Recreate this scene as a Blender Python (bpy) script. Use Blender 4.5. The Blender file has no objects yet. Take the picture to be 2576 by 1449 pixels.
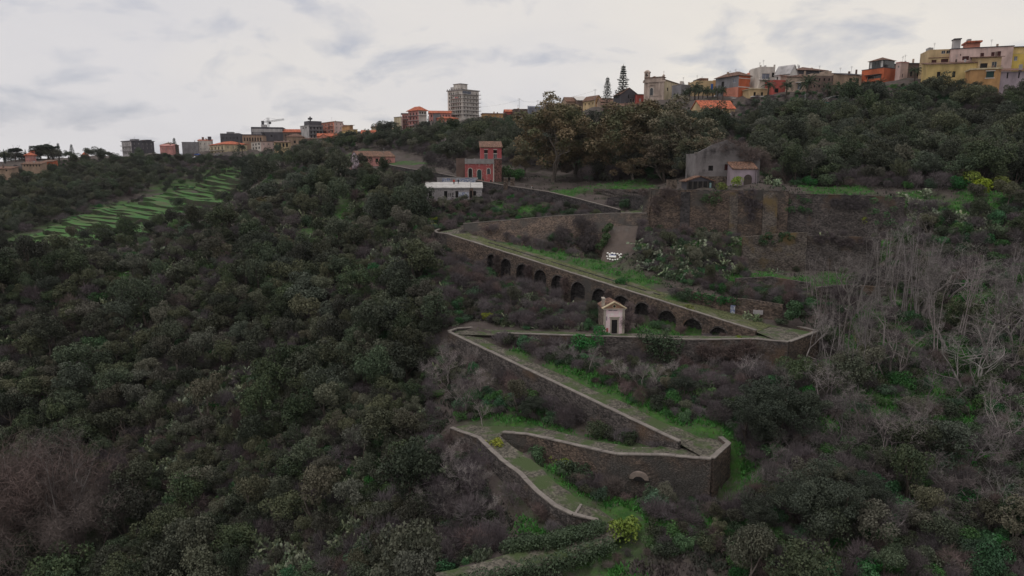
import bpy, bmesh, math, random
import numpy as np
from mathutils import Vector, Matrix
from mathutils.geometry import delaunay_2d_cdt
R = math.radians
random.seed(7); rng = np.random.default_rng(7)
S = bpy.context.scene
C = S.collection

# ------------------------------------------------------------------ camera
PITCH = R(10.0); FPX = 2576 * 24.0 / 36.0
cam_d = bpy.data.cameras.new('camera'); cam = bpy.data.objects.new('camera', cam_d); C.objects.link(cam)
cam_d.sensor_width = 36; cam_d.lens = 24; cam_d.clip_start = 0.5; cam_d.clip_end = 6000
cam.location = (0, 0, 0); cam.rotation_euler = (math.pi / 2 - PITCH, 0, 0)
S.camera = cam

# ------------------------------------------------------------------ sky, sun, exposure
SUN_EL, SUN_AZ = R(68), R(-115)           # azimuth measured from +Y towards +X
w = bpy.data.worlds.new('World'); S.world = w; w.use_nodes = True
nt = w.node_tree; nt.nodes.clear()
def N(t, **kw):
    n = nt.nodes.new(t)
    for k, v in kw.items(): setattr(n, k, v)
    return n
L = nt.links.new
out = N('ShaderNodeOutputWorld'); bg = N('ShaderNodeBackground'); bg.inputs[1].default_value = 1.0
sky = N('ShaderNodeTexSky'); sky.sky_type = 'NISHITA'; sky.sun_disc = False
sky.sun_elevation = SUN_EL; sky.sun_rotation = SUN_AZ; sky.air_density = 1.0; sky.dust_density = 2.0
sks = N('ShaderNodeVectorMath', operation='SCALE'); sks.inputs['Scale'].default_value = 0.10
L(sky.outputs[0], sks.inputs[0])
tc = N('ShaderNodeTexCoord')
sep = N('ShaderNodeSeparateXYZ'); L(tc.outputs['Generated'], sep.inputs[0])
zp = N('ShaderNodeMath', operation='MAXIMUM'); zp.inputs[1].default_value = 0.0; L(sep.outputs[2], zp.inputs[0])
za = N('ShaderNodeMath', operation='ADD'); za.inputs[1].default_value = 0.36; L(zp.outputs[0], za.inputs[0])
dx = N('ShaderNodeMath', operation='DIVIDE'); L(sep.outputs[0], dx.inputs[0]); L(za.outputs[0], dx.inputs[1])
dy = N('ShaderNodeMath', operation='DIVIDE'); L(sep.outputs[1], dy.inputs[0]); L(za.outputs[0], dy.inputs[1])
cmb = N('ShaderNodeCombineXYZ'); L(dx.outputs[0], cmb.inputs[0]); L(dy.outputs[0], cmb.inputs[1]); cmb.inputs[2].default_value = 3.7
def noise(scale, detail, rough, vec, off=(0, 0, 0), dist=0.0):
    m = N('ShaderNodeMapping'); m.inputs['Location'].default_value = off; m.inputs['Scale'].default_value = (scale, scale, scale)
    L(vec, m.inputs[0]); n = N('ShaderNodeTexNoise'); n.inputs['Scale'].default_value = 1.0
    n.inputs['Detail'].default_value = detail; n.inputs['Roughness'].default_value = rough; n.inputs['Distortion'].default_value = dist
    L(m.outputs[0], n.inputs[0]); return n.outputs[0]
def ramp(fac, stops):
    r = N('ShaderNodeValToRGB'); e = r.color_ramp.elements
    while len(e) < len(stops): e.new(0.5)
    for i, (p, c) in enumerate(stops):
        e[i].position = p; e[i].color = (c[0], c[1], c[2], 1)
    L(fac, r.inputs[0]); return r.outputs[0]
def mixc(fac, a, b, blend='MIX'):
    m = N('ShaderNodeMix', data_type='RGBA', blend_type=blend)
    (L(fac, m.inputs[0]) if not isinstance(fac, float) else setattr(m.inputs[0], 'default_value', fac))
    for s, v in ((m.inputs[6], a), (m.inputs[7], b)):
        (L(v, s) if not isinstance(v, tuple) else setattr(s, 'default_value', (*v, 1)))
    return m.outputs[2]
cv = cmb.outputs[0]
n1 = noise(3.8, 5, 0.55, cv, (1.3, 2.4, 0), 0.35)      # cloud puffs
n2 = noise(0.5, 3, 0.5, cv, (5.1, 1.0, 0))          # broad sheets
n3 = noise(2.6, 7, 0.62, cv, (0.3, 7.0, 0), 0.3)
puff = ramp(n1, [(0.51, (0, 0, 0)), (0.72, (1, 1, 1))])
fine = ramp(n3, [(0.40, (0, 0, 0)), (0.75, (1, 1, 1))])
sheet = ramp(n2, [(0.40, (0.645, 0.630, 0.642)), (0.60, (0.745, 0.705, 0.650))])
dark = mixc(0.72, sks.outputs[0], (0.375, 0.388, 0.475))
pf = N('ShaderNodeMath', operation='MULTIPLY'); L(puff, pf.inputs[0]); pf.inputs[1].default_value = 0.75
pf2 = N('ShaderNodeMath', operation='MULTIPLY_ADD'); L(fine, pf2.inputs[0]); pf2.inputs[1].default_value = 0.12; L(pf.outputs[0], pf2.inputs[2])
skyc = mixc(pf2.outputs[0], sheet, dark)
# below the horizon the world is the dark land that goes on beyond the model
hz = N('ShaderNodeMapRange'); hz.inputs['From Min'].default_value = -0.06; hz.inputs['From Max'].default_value = -0.02; L(sep.outputs[2], hz.inputs[0])
fin = mixc(hz.outputs[0], (0.05, 0.052, 0.055), skyc)
L(fin, bg.inputs[0]); L(bg.outputs[0], out.inputs[0])

sd = bpy.data.lights.new('sun', 'SUN'); sd.energy = 0.9; sd.angle = R(30); sd.color = (1.0, 0.97, 0.94)
so = bpy.data.objects.new('sun', sd); C.objects.link(so)
sv = Vector((math.sin(SUN_AZ) * math.cos(SUN_EL), math.cos(SUN_AZ) * math.cos(SUN_EL), math.sin(SUN_EL)))
so.rotation_euler = sv.to_track_quat('Z', 'Y').to_euler(); so.location = (0, 0, 200)
S.view_settings.view_transform = 'Standard'; S.view_settings.look = 'None'
S.view_settings.exposure = 0.15; S.view_settings.gamma = 1.0
S.render.engine = 'CYCLES'; S.cycles.max_bounces = 4; S.cycles.diffuse_bounces = 2; S.cycles.glossy_bounces = 2
S.cycles.transparent_max_bounces = 4

# ------------------------------------------------------------------ survey: bearings taken on the photograph -> points of the place
cp, sp = math.cos(PITCH), math.sin(PITCH)
def ray(u, v):
    a, b = (u - 1288) / FPX, (724.5 - v) / FPX
    return a, cp + b * sp, -sp + b * cp
def W(u, v, Y):                       # the point on that bearing at northing Y
    x, y, z = ray(u, v); t = Y / y
    return Vector((x * t, Y, z * t))
def Wz(u, v, z0):                     # the point on that bearing at height z0
    x, y, z = ray(u, v); t = z0 / z
    return Vector((x * t, y * t, z0))
def uv_of(p):
    f = p[1] * cp - p[2] * sp; up = p[1] * sp + p[2] * cp
    return 1288 + FPX * p[0] / f, 724.5 - FPX * up / f

# ------------------------------------------------------------------ mesh helpers
class MB:
    def __init__(s): s.v = []; s.f = []; s.m = []
    def face(s, pts, m=0):
        n = len(s.v); s.v += [tuple(p) for p in pts]; s.f.append(tuple(range(n, n + len(pts)))); s.m.append(m)
    def box(s, x0, x1, y0, y1, z0, z1, m=0, T=None):
        n = len(s.v); c = [(x, y, z) for x in (x0, x1) for y in (y0, y1) for z in (z0, z1)]
        if T is not None: c = [tuple(T @ Vector(p)) for p in c]
        s.v += c
        for q in ((0, 1, 3, 2), (4, 6, 7, 5), (0, 4, 5, 1), (2, 3, 7, 6), (0, 2, 6, 4), (1, 5, 7, 3)):
            s.f.append(tuple(n + i for i in q)); s.m.append(m)
    def tube(s, pts, rad, k=5, m=0, cap=True):
        base = len(s.v); pts = [Vector(p) for p in pts]
        for i, p in enumerate(pts):
            d = (pts[min(i + 1, len(pts) - 1)] - pts[max(i - 1, 0)]).normalized()
            a = d.orthogonal().normalized(); b = d.cross(a)
            for j in range(k):
                t = 2 * math.pi * j / k; s.v.append(tuple(p + (a * math.cos(t) + b * math.sin(t)) * rad[i]))
        for i in range(len(pts) - 1):
            for j in range(k):
                q = base + i * k; s.f.append((q + j, q + (j + 1) % k, q + k + (j + 1) % k, q + k + j)); s.m.append(m)
        if cap:
            s.f.append(tuple(base + (len(pts) - 1) * k + j for j in range(k))); s.m.append(m)
    def mesh(s, name, mats, smooth=False):
        me = bpy.data.meshes.new(name); me.from_pydata(s.v, [], s.f)
        for mt in (mats if isinstance(mats, (list, tuple)) else [mats]): me.materials.append(mt)
        if any(s.m): me.polygons.foreach_set('material_index', s.m)
        if smooth: me.polygons.foreach_set('use_smooth', [True] * len(me.polygons))
        me.update(); return me
    def build(s, name, mats, parent=None, loc=None, rz=0, smooth=False, recalc=False):
        me = s.mesh(name, mats, smooth)
        if recalc:
            b = bmesh.new(); b.from_mesh(me); bmesh.ops.remove_doubles(b, verts=b.verts, dist=1e-4); bmesh.ops.recalc_face_normals(b, faces=b.faces); b.to_mesh(me); b.free()
        return link(name, me, parent, loc, rz)
def link(name, me, parent=None, loc=None, rz=0):
    o = bpy.data.objects.new(name, me); C.objects.link(o)
    if parent: o.parent = parent
    if loc is not None: o.location = loc
    if rz: o.rotation_euler = (0, 0, rz)
    return o
def tag(o, label=None, cat=None, group=None, kind=None):
    if label: o['label'] = label
    if cat: o['category'] = cat
    if group: o['group'] = group
    if kind: o['kind'] = kind
    return o
def thing(name, label, cat, loc=(0, 0, 0), rz=0, group=None):
    return tag(link(name, None, None, loc, rz), label, cat, group, 'thing')

# ------------------------------------------------------------------ materials (all node based)
def material(name, c1, c2=None, scale=1.0, rough=0.85, bump=0.0, bscale=None, detail=5, c3=None, t3=0.62, scale3=None, spec=0.25, rand=0.0, lo=0.35, hi=0.65, stretch=None, voro=None):
    m = bpy.data.materials.new(name); m.use_nodes = True; t = m.node_tree; b = t.nodes['Principled BSDF']
    b.inputs['Roughness'].default_value = rough; b.inputs['Specular IOR Level'].default_value = spec
    tcn = t.nodes.new('ShaderNodeTexCoord'); src = tcn.outputs['Object']
    if stretch:
        mp = t.nodes.new('ShaderNodeMapping'); mp.inputs['Scale'].default_value = stretch; t.links.new(src, mp.inputs[0]); src2 = mp.outputs[0]
    else: src2 = src
    def nz(sc, vec, det=detail):
        n = t.nodes.new('ShaderNodeTexNoise'); n.inputs['Scale'].default_value = sc; n.inputs['Detail'].default_value = det; n.inputs['Roughness'].default_value = 0.6
        t.links.new(vec, n.inputs[0]); return n.outputs[0]
    def rp(f, a, bb, p0, p1):
        r = t.nodes.new('ShaderNodeValToRGB'); e = r.color_ramp.elements
        e[0].position = p0; e[1].position = p1; e[0].color = (*a, 1); e[1].color = (*bb, 1); t.links.new(f, r.inputs[0]); return r.outputs[0]
    def mx(f, a, bb, bl='MIX'):
        q = t.nodes.new('ShaderNodeMix'); q.data_type = 'RGBA'; q.blend_type = bl
        for s_, v_ in ((q.inputs[0], f), (q.inputs[6], a), (q.inputs[7], bb)):
            if isinstance(v_, float): s_.default_value = v_
            elif isinstance(v_, tuple): s_.default_value = (*v_, 1)
            else: t.links.new(v_, s_)
        return q.outputs[2]
    c2 = c2 or tuple(x * 0.8 for x in c1)
    col = rp(nz(scale, src2), c1, c2, lo, hi)
    if voro:
        vn = t.nodes.new('ShaderNodeTexVoronoi'); vn.inputs['Scale'].default_value = voro; t.links.new(src2, vn.inputs[0])
        col = mx(0.65, col, rp(vn.outputs['Color'], (0.40, 0.40, 0.40), (1.75, 1.7, 1.65), 0.25, 0.75), 'MULTIPLY')
    if c3:
        col = mx(rp(nz(scale3 or scale * 0.35, src), (0, 0, 0), (1, 1, 1), t3 - 0.06, t3 + 0.06), col, c3)
    if rand:
        oi = t.nodes.new('ShaderNodeObjectInfo'); hv = t.nodes.new('ShaderNodeHueSaturation')
        def mr(lo_, hi_, k):
            q = t.nodes.new('ShaderNodeMath'); q.operation = 'MULTIPLY'; q.inputs[1].default_value = k; t.links.new(oi.outputs['Random'], q.inputs[0])
            f = t.nodes.new('ShaderNodeMath'); f.operation = 'FRACT'; t.links.new(q.outputs[0], f.inputs[0])
            r_ = t.nodes.new('ShaderNodeMapRange'); r_.inputs['To Min'].default_value = lo_; r_.inputs['To Max'].default_value = hi_; t.links.new(f.outputs[0], r_.inputs[0]); return r_.outputs[0]
        t.links.new(mr(0.5 - 0.045 * rand, 0.5 + 0.045 * rand, 7.13), hv.inputs['Hue']); t.links.new(mr(1 - 0.45 * rand, 1 + 0.25 * rand, 3.71), hv.inputs['Saturation'])
        t.links.new(mr(1 - 0.45 * rand, 1 + 0.6 * rand, 1.0), hv.inputs['Value']); t.links.new(col, hv.inputs['Color']); col = hv.outputs[0]
    t.links.new(col, b.inputs['Base Color'])
    if bump:
        bn = t.nodes.new('ShaderNodeBump'); bn.inputs['Strength'].default_value = bump; bn.inputs['Distance'].default_value = 0.12
        if voro:
            ve = t.nodes.new('ShaderNodeTexVoronoi'); ve.feature = 'DISTANCE_TO_EDGE'; ve.inputs['Scale'].default_value = voro; t.links.new(src2, ve.inputs[0])
            cl = t.nodes.new('ShaderNodeMath'); cl.operation = 'MINIMUM'; cl.inputs[1].default_value = 0.12; t.links.new(ve.outputs['Distance'], cl.inputs[0])
            ml = t.nodes.new('ShaderNodeMath'); ml.operation = 'MULTIPLY'; ml.inputs[1].default_value = 8.0; t.links.new(cl.outputs[0], ml.inputs[0]); t.links.new(ml.outputs[0], bn.inputs['Height'])
        else: t.links.new(nz(bscale or scale * 4, src2, 6), bn.inputs['Height'])
        t.links.new(bn.outputs[0], b.inputs['Normal'])
    return m
M = {}
M['leaf_dark'] = material('leaf_dark', (0.030, 0.043, 0.025), (0.068, 0.080, 0.046), 0.9, 0.7, rand=1.0)
M['leaf_deep'] = material('leaf_deep', (0.026, 0.036, 0.026), (0.052, 0.064, 0.044), 0.9, 0.7, rand=0.5)
M['leaf_olive'] = material('leaf_olive', (0.060, 0.064, 0.042), (0.106, 0.104, 0.070), 0.9, 0.75, rand=1.0)
M['leaf_green'] = material('leaf_green', (0.026, 0.078, 0.026), (0.054, 0.126, 0.042), 0.9, 0.65, rand=0.9)
M['leaf_brown'] = material('leaf_brown', (0.118, 0.094, 0.056), (0.195, 0.150, 0.094), 0.35, 0.75, rand=0.5, c3=(0.088, 0.094, 0.052), t3=0.52, scale3=0.22)
M['leaf_lime'] = material('leaf_lime', (0.120, 0.160, 0.022), (0.210, 0.240, 0.036), 1.2, 0.6, rand=0.5)
M['leaf_yellow'] = material('leaf_yellow', (0.155, 0.115, 0.040), (0.105, 0.100, 0.036), 0.8, 0.7, rand=0.6)
M['leaf_pine'] = material('leaf_pine', (0.018, 0.029, 0.023), (0.036, 0.049, 0.036), 0.8, 0.7, rand=0.4)
M['leaf_ivy'] = material('leaf_ivy', (0.024, 0.055, 0.024), (0.043, 0.086, 0.034), 0.8, 0.6, rand=0.6)
M['leaf_palm'] = material('leaf_palm', (0.030, 0.050, 0.026), (0.055, 0.075, 0.036), 0.8, 0.6, rand=0.5)
M['cactus'] = material('cactus', (0.095, 0.130, 0.085), (0.200, 0.225, 0.140), 2.4, 0.55, rand=0.7)
M['twig'] = material('twig', (0.118, 0.098, 0.106), (0.074, 0.062, 0.068), 0.6, 0.9, rand=0.7)
M['twig_red'] = material('twig_red', (0.140, 0.102, 0.098), (0.088, 0.067, 0.066), 0.6, 0.9, rand=0.5)
M['bark_pale'] = material('bark_pale', (0.255, 0.225, 0.222), (0.155, 0.135, 0.134), 0.8, 0.9, rand=0.7)
M['bark_mid'] = material('bark_mid', (0.165, 0.142, 0.142), (0.100, 0.085, 0.086), 0.8, 0.9, rand=0.7)
M['bark'] = material('bark', (0.085, 0.068, 0.058), (0.050, 0.042, 0.038), 1.5, 0.95)
M['bark_grey'] = material('bark_grey', (0.180, 0.155, 0.140), (0.095, 0.080, 0.072), 1.2, 0.95)
M['grass'] = material('grass', (0.034, 0.140, 0.026), (0.064, 0.205, 0.042), 0.35, 0.75, c3=(0.064, 0.110, 0.040), t3=0.64, scale3=0.12)
M['grass_dry'] = material('grass_dry', (0.100, 0.110, 0.045), (0.075, 0.090, 0.038), 0.4, 0.85)
M['scrub'] = material('scrub', (0.038, 0.050, 0.036), (0.078, 0.064, 0.064), 0.14, 0.85, c3=(0.030, 0.066, 0.028), t3=0.56, scale3=0.06, lo=0.40, hi=0.60)
M['stone'] = material('lava_stone', (0.118, 0.104, 0.102), (0.068, 0.060, 0.060), 0.5, 0.95, 1.0, c3=(0.125, 0.086, 0.064), t3=0.60, scale3=0.16, voro=3.0, stretch=(1, 1, 1.7))
M['stone_brown'] = material('brown_stone', (0.150, 0.112, 0.092), (0.082, 0.066, 0.060), 0.4, 0.95, 1.0, c3=(0.085, 0.078, 0.074), t3=0.58, scale3=0.12, voro=2.9, stretch=(1, 1, 1.8))
M['stone_ochre'] = material('stained_stone', (0.125, 0.110, 0.100), (0.080, 0.066, 0.060), 0.3, 0.95, 0.7, c3=(0.150, 0.108, 0.056), t3=0.58, scale3=0.17, voro=2.9, stretch=(1, 1, 1.8))
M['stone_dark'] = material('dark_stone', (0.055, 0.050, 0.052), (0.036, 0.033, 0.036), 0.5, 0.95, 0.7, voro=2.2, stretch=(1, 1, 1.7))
M['coping'] = material('coping_stone', (0.230, 0.205, 0.188), (0.150, 0.132, 0.124), 0.8, 0.9, 0.4)
M['road'] = material('cobbled_road', (0.122, 0.112, 0.096), (0.080, 0.074, 0.062), 0.5, 0.95, 0.5, c3=(0.062, 0.088, 0.036), t3=0.53, scale3=0.34, voro=4.0)
M['road_green'] = material('mossy_ramp', (0.092, 0.100, 0.048), (0.068, 0.082, 0.036), 0.5, 0.95, 0.5, c3=(0.135, 0.122, 0.098), t3=0.60, scale3=0.3, voro=4.5)
M['concrete'] = material('concrete', (0.300, 0.285, 0.285), (0.210, 0.196, 0.196), 0.6, 0.9, 0.3)
M['slab'] = material('mortar_slab', (0.120, 0.094, 0.084), (0.086, 0.070, 0.064), 0.35, 0.95, 0.5, c3=(0.130, 0.122, 0.116), t3=0.60, scale3=0.2)
M['white_stone'] = material('white_painted_stone', (0.80, 0.79, 0.77), (0.70, 0.69, 0.67), 3, 0.8)
M['glass'] = material('window_glass', (0.018, 0.020, 0.024), (0.030, 0.032, 0.036), 0.3, 0.15, spec=0.5)
M['dark'] = material('dark_interior', (0.012, 0.011, 0.012), (0.020, 0.018, 0.018), 1.0, 0.9)
M['iron'] = material('iron', (0.035, 0.033, 0.034), (0.060, 0.050, 0.045), 3, 0.7)
M['metal'] = material('galvanised_metal', (0.300, 0.300, 0.310), (0.220, 0.215, 0.220), 2, 0.5)
M['tile'] = material('old_roof_tiles', (0.205, 0.112, 0.080), (0.120, 0.076, 0.060), 1.2, 0.9, 0.6, c3=(0.120, 0.090, 0.070), t3=0.62, scale3=0.5, voro=2.6, stretch=(1.6, 1.0, 1.0))
M['tile_red'] = material('red_roof_tiles', (0.420, 0.120, 0.062), (0.300, 0.090, 0.055), 0.5, 0.85, 0.5, voro=2.2)
M['tile_brown'] = material('brown_roof_tiles', (0.170, 0.095, 0.072), (0.110, 0.070, 0.058), 0.5, 0.9, 0.5, voro=2.2)
M['shutter_red'] = material('red_brown_shutter', (0.070, 0.018, 0.018), (0.050, 0.014, 0.015), 2, 0.7)
M['shutter_green'] = material('green_shutter', (0.020, 0.055, 0.055), (0.015, 0.04, 0.04), 2, 0.7)
M['blue'] = material('blue_tarpaulin', (0.030, 0.120, 0.420), (0.02, 0.09, 0.33), 2, 0.6)
M['white'] = material('white_paint', (0.62, 0.60, 0.59), (0.50, 0.48, 0.47), 0.5, 0.8)
def plaster(key, c, wear=0.60, c3=None, t3=0.66, sc=0.35):
    M[key] = material('plaster_' + key, c, tuple(x * wear for x in c), sc, 0.9, 0.15, c3=c3, t3=t3, stretch=(1, 1, 0.45))
    return M[key]
for k, c in dict(pink=(0.60, 0.285, 0.265), pale_pink=(0.62, 0.46, 0.43), rose=(0.470, 0.130, 0.135), red=(0.45, 0.10, 0.085), orange=(0.54, 0.145, 0.070), salmon=(0.62, 0.250, 0.180),
                 yellow=(0.60, 0.450, 0.200), cream=(0.60, 0.500, 0.340), ochre=(0.54, 0.400, 0.235), tan=(0.38, 0.270, 0.200), grey=(0.245, 0.235, 0.255), pale_grey=(0.46, 0.44, 0.45),
                 offwhite=(0.64, 0.59, 0.55), dark_grey=(0.095, 0.090, 0.105), brown=(0.17, 0.120, 0.105), sand=(0.46, 0.355, 0.29), lilac=(0.40, 0.33, 0.38), orange_ochre=(0.48, 0.275, 0.125), bright_yellow=(0.64, 0.47, 0.12),
                 church=(0.50, 0.400, 0.350), steel_blue=(0.20, 0.215, 0.27)).items(): plaster(k, c)

# ================================================================== LARGE STRUCTURE
def lerp(a, b, t): return a + (b - a) * t
def resample(pts, step):
    o = [pts[0].copy()]
    for a, b in zip(pts, pts[1:]):
        n = max(1, int(round((b - a).length / step)))
        o += [a.lerp(b, i / n) for i in range(1, n + 1)]
    return o
def interp_list(vals, t):
    x = t * (len(vals) - 1); i = min(int(x), len(vals) - 2); return lerp(vals[i], vals[i + 1], x - i)

# the zigzag path: tops of the outer parapet, surveyed
PAR = 0.9
PARS = {1: .8, 2: .9, 3: .28, 4: .45, 5: .38, 6: .42, 7: .40, 8: .40}       # parapet heights above the paving
ROADS = {
 1: dict(p=[W(*q) for q in [(964, 412, 245), (1030, 424.7, 232), (1091, 433.5, 222), (1151, 445.5, 211), (1213, 456.4, 201), (1267, 465.8, 193), (1381, 483, 180), (1456, 500.6, 171), (1560, 528, 161)]], w=4.2, h=[2.0, 2.5, 3, 3, 3, 2.5, 2.5, 2.5, 2.0]),
 2: dict(p=[W(*q) for q in [(1628, 537, 151), (1536, 537, 154), (1406, 543, 157.5), (1294, 553, 160.5), (1166, 563, 164)]], w=4.2, h=[1.5] * 5,
         foot=[W(*q) for q in [(1640, 575, 149.3), (1542, 656, 146.5), (1400, 632, 151), (1290, 614, 156), (1168, 592, 161.8)]]),
 3: dict(p=[W(1126, 589, 156).lerp(W(1902, 832, 106), i / 12) for i in range(13)], w=6.4, h=[3, 4.5, 5.5, 6, 6, 6, 6, 5.5, 5, 4.5, 4, 3.2, 2.0]),
 4: dict(p=[W(*q) for q in [(1984, 861, 98.6), (1898, 853, 101.5), (1734, 855, 103), (1590, 848, 106), (1400, 843, 110), (1250, 838, 113.5)]], w=4.0, h=[4.5, 4.5, 5.0, 4.5, 3.0, 1.5]),
 5: dict(p=[W(1131, 836, 115).lerp(W(1710, 1111.6, 78), i / 10) for i in range(11)], w=3.4, h=[2.0, 2.4, 3.0, 3.6, 4.0, 4.2, 4.0, 3.6, 3.0, 2.2, 1.3]),
 6: dict(p=[W(*q) for q in [(1790, 1155, 73.6), (1669, 1145, 75.5), (1553, 1142.6, 77), (1514, 1135, 78.3), (1415, 1111.6, 82), (1325, 1092, 86), (1264.6, 1088, 87.6)]], w=3.3, h=[6.0, 5.5, 5.0, 4.5, 3.5, 2.4, 1.6]),
 7: dict(p=[W(*q) for q in [(1135, 1077, 90), (1204, 1101, 86), (1260, 1155, 80.3), (1308, 1191, 76.5), (1351, 1236, 73), (1394, 1271, 70.7), (1441, 1294.6, 69), (1506, 1309.7, 68.7)]], w=3.2, h=[2.0, 2.0, 2.2, 2.4, 2.4, 2.2, 2.0, 1.6]),
 8: dict(p=[W(*q) for q in [(1572, 1338, 66.2), (1530, 1366, 64.0), (1450, 1396, 62.0), (1350, 1422, 60.3), (1250, 1446, 58.8), (1120, 1480, 56.8)]], w=3.0, h=[1.4, 1.4, 1.6, 1.6, 1.6, 1.4]),
}
for k, r in ROADS.items():
    p = r['p']; ch = (p[-1] - p[0]); ch.z = 0
    n = Vector((-ch.y, ch.x, 0)); r['sgn'] = 1 if n.y > 0 else -1
    if k == 7: r['sgn'] = 1
    n0 = len(p); q = resample(p, 1.5); tot = []
    d = 0
    for i in range(len(q)):
        if i: d += (q[i] - q[i - 1]).length
        tot.append(d)
    # distances of the original points -> parameter for the wall heights
    dd = [0]
    for i in range(1, n0): dd.append(dd[-1] + (p[i] - p[i - 1]).length)
    r['q'] = q; r['hq'] = list(np.interp(tot, dd, r['h'])); r['s'] = tot
    if 'foot' in r: r['fq'] = [Vector([float(np.interp(t, dd, [f[c] for f in r['foot']])) for c in range(3)]) for t in tot]
    nn = []
    for i in range(len(q)):
        e = q[min(i + 2, len(q) - 1)] - q[max(i - 2, 0)]; e.z = 0; e.normalize(); nn.append(Vector((-e.y, e.x, 0)) * r['sgn'])
    r['n'] = nn
def hull2(pts):
    pts = sorted(pts, key=lambda p: (p.x, p.y)); cr = lambda o, a, b: (a.x - o.x) * (b.y - o.y) - (a.y - o.y) * (b.x - o.x)
    lo = []
    for p in pts:
        while len(lo) > 1 and cr(lo[-2], lo[-1], p) <= 0: lo.pop()
        lo.append(p)
    up = []
    for p in reversed(pts):
        while len(up) > 1 and cr(up[-2], up[-1], p) <= 0: up.pop()
        up.append(p)
    return lo[:-1] + up[:-1]
def edge_pts(k, i):                # outer and inner road-edge points at one end (road level)
    r = ROADS[k]; q = r['q'][i] - Vector((0, 0, PARS[k])); n = r['n'][i]
    return [q + n * 0.2, q + n * (r['w'] + 0.3)]
dn = Vector((0, 0, -.8))
TPTS = []
def turn(pts): TPTS.append(pts); return hull2(pts)
TURNS = {
 'G': turn(edge_pts(7, -1) + edge_pts(8, 0) + [W(1540, 1306, 69.5) - Vector((0, 0, .40)), W(1580, 1322, 67.5) - Vector((0, 0, .40)), W(1572, 1342, 66) - Vector((0, 0, .40)), W(1530, 1340, 66.3) - Vector((0, 0, .40))]),
 'A': turn(edge_pts(1, -1) + edge_pts(2, 0) + [W(1640, 528, 156) + dn, W(1600, 520, 163) + dn]),
 'B': turn(edge_pts(2, -1) + edge_pts(3, 0) + [W(1098, 582, 160) - Vector((0, 0, .6)), W(1100, 578, 165) - Vector((0, 0, .6)), W(1125, 576, 168) - Vector((0, 0, .6))]),
 'C': turn(edge_pts(3, -1) + edge_pts(4, 0) + [W(1984, 861, 98.6) - Vector((0, 0, .36)), W(2057, 833, 105.7) - Vector((0, 0, .36)), W(2005, 822, 110) - Vector((0, 0, .36))]),
 'D': turn(edge_pts(4, -1) + edge_pts(5, 0) + [W(1131, 836, 115) - Vector((0, 0, .42)), W(1150, 826, 118) - Vector((0, 0, .42)), W(1215, 822, 119.5) - Vector((0, 0, .42))]),
 'E': turn(edge_pts(5, -1) + edge_pts(6, 0) + [W(1790, 1155, 73.6) - Vector((0, 0, .40)), W(1833, 1116, 78) - Vector((0, 0, .40)), W(1800, 1095, 81) - Vector((0, 0, .40))]),
 'F': turn(edge_pts(6, -1) + edge_pts(7, 0) + edge_pts(7, 3) + [W(1150, 1066, 92.5) - Vector((0, 0, .41)), W(1200, 1064, 93) - Vector((0, 0, .41))]),
}
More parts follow.
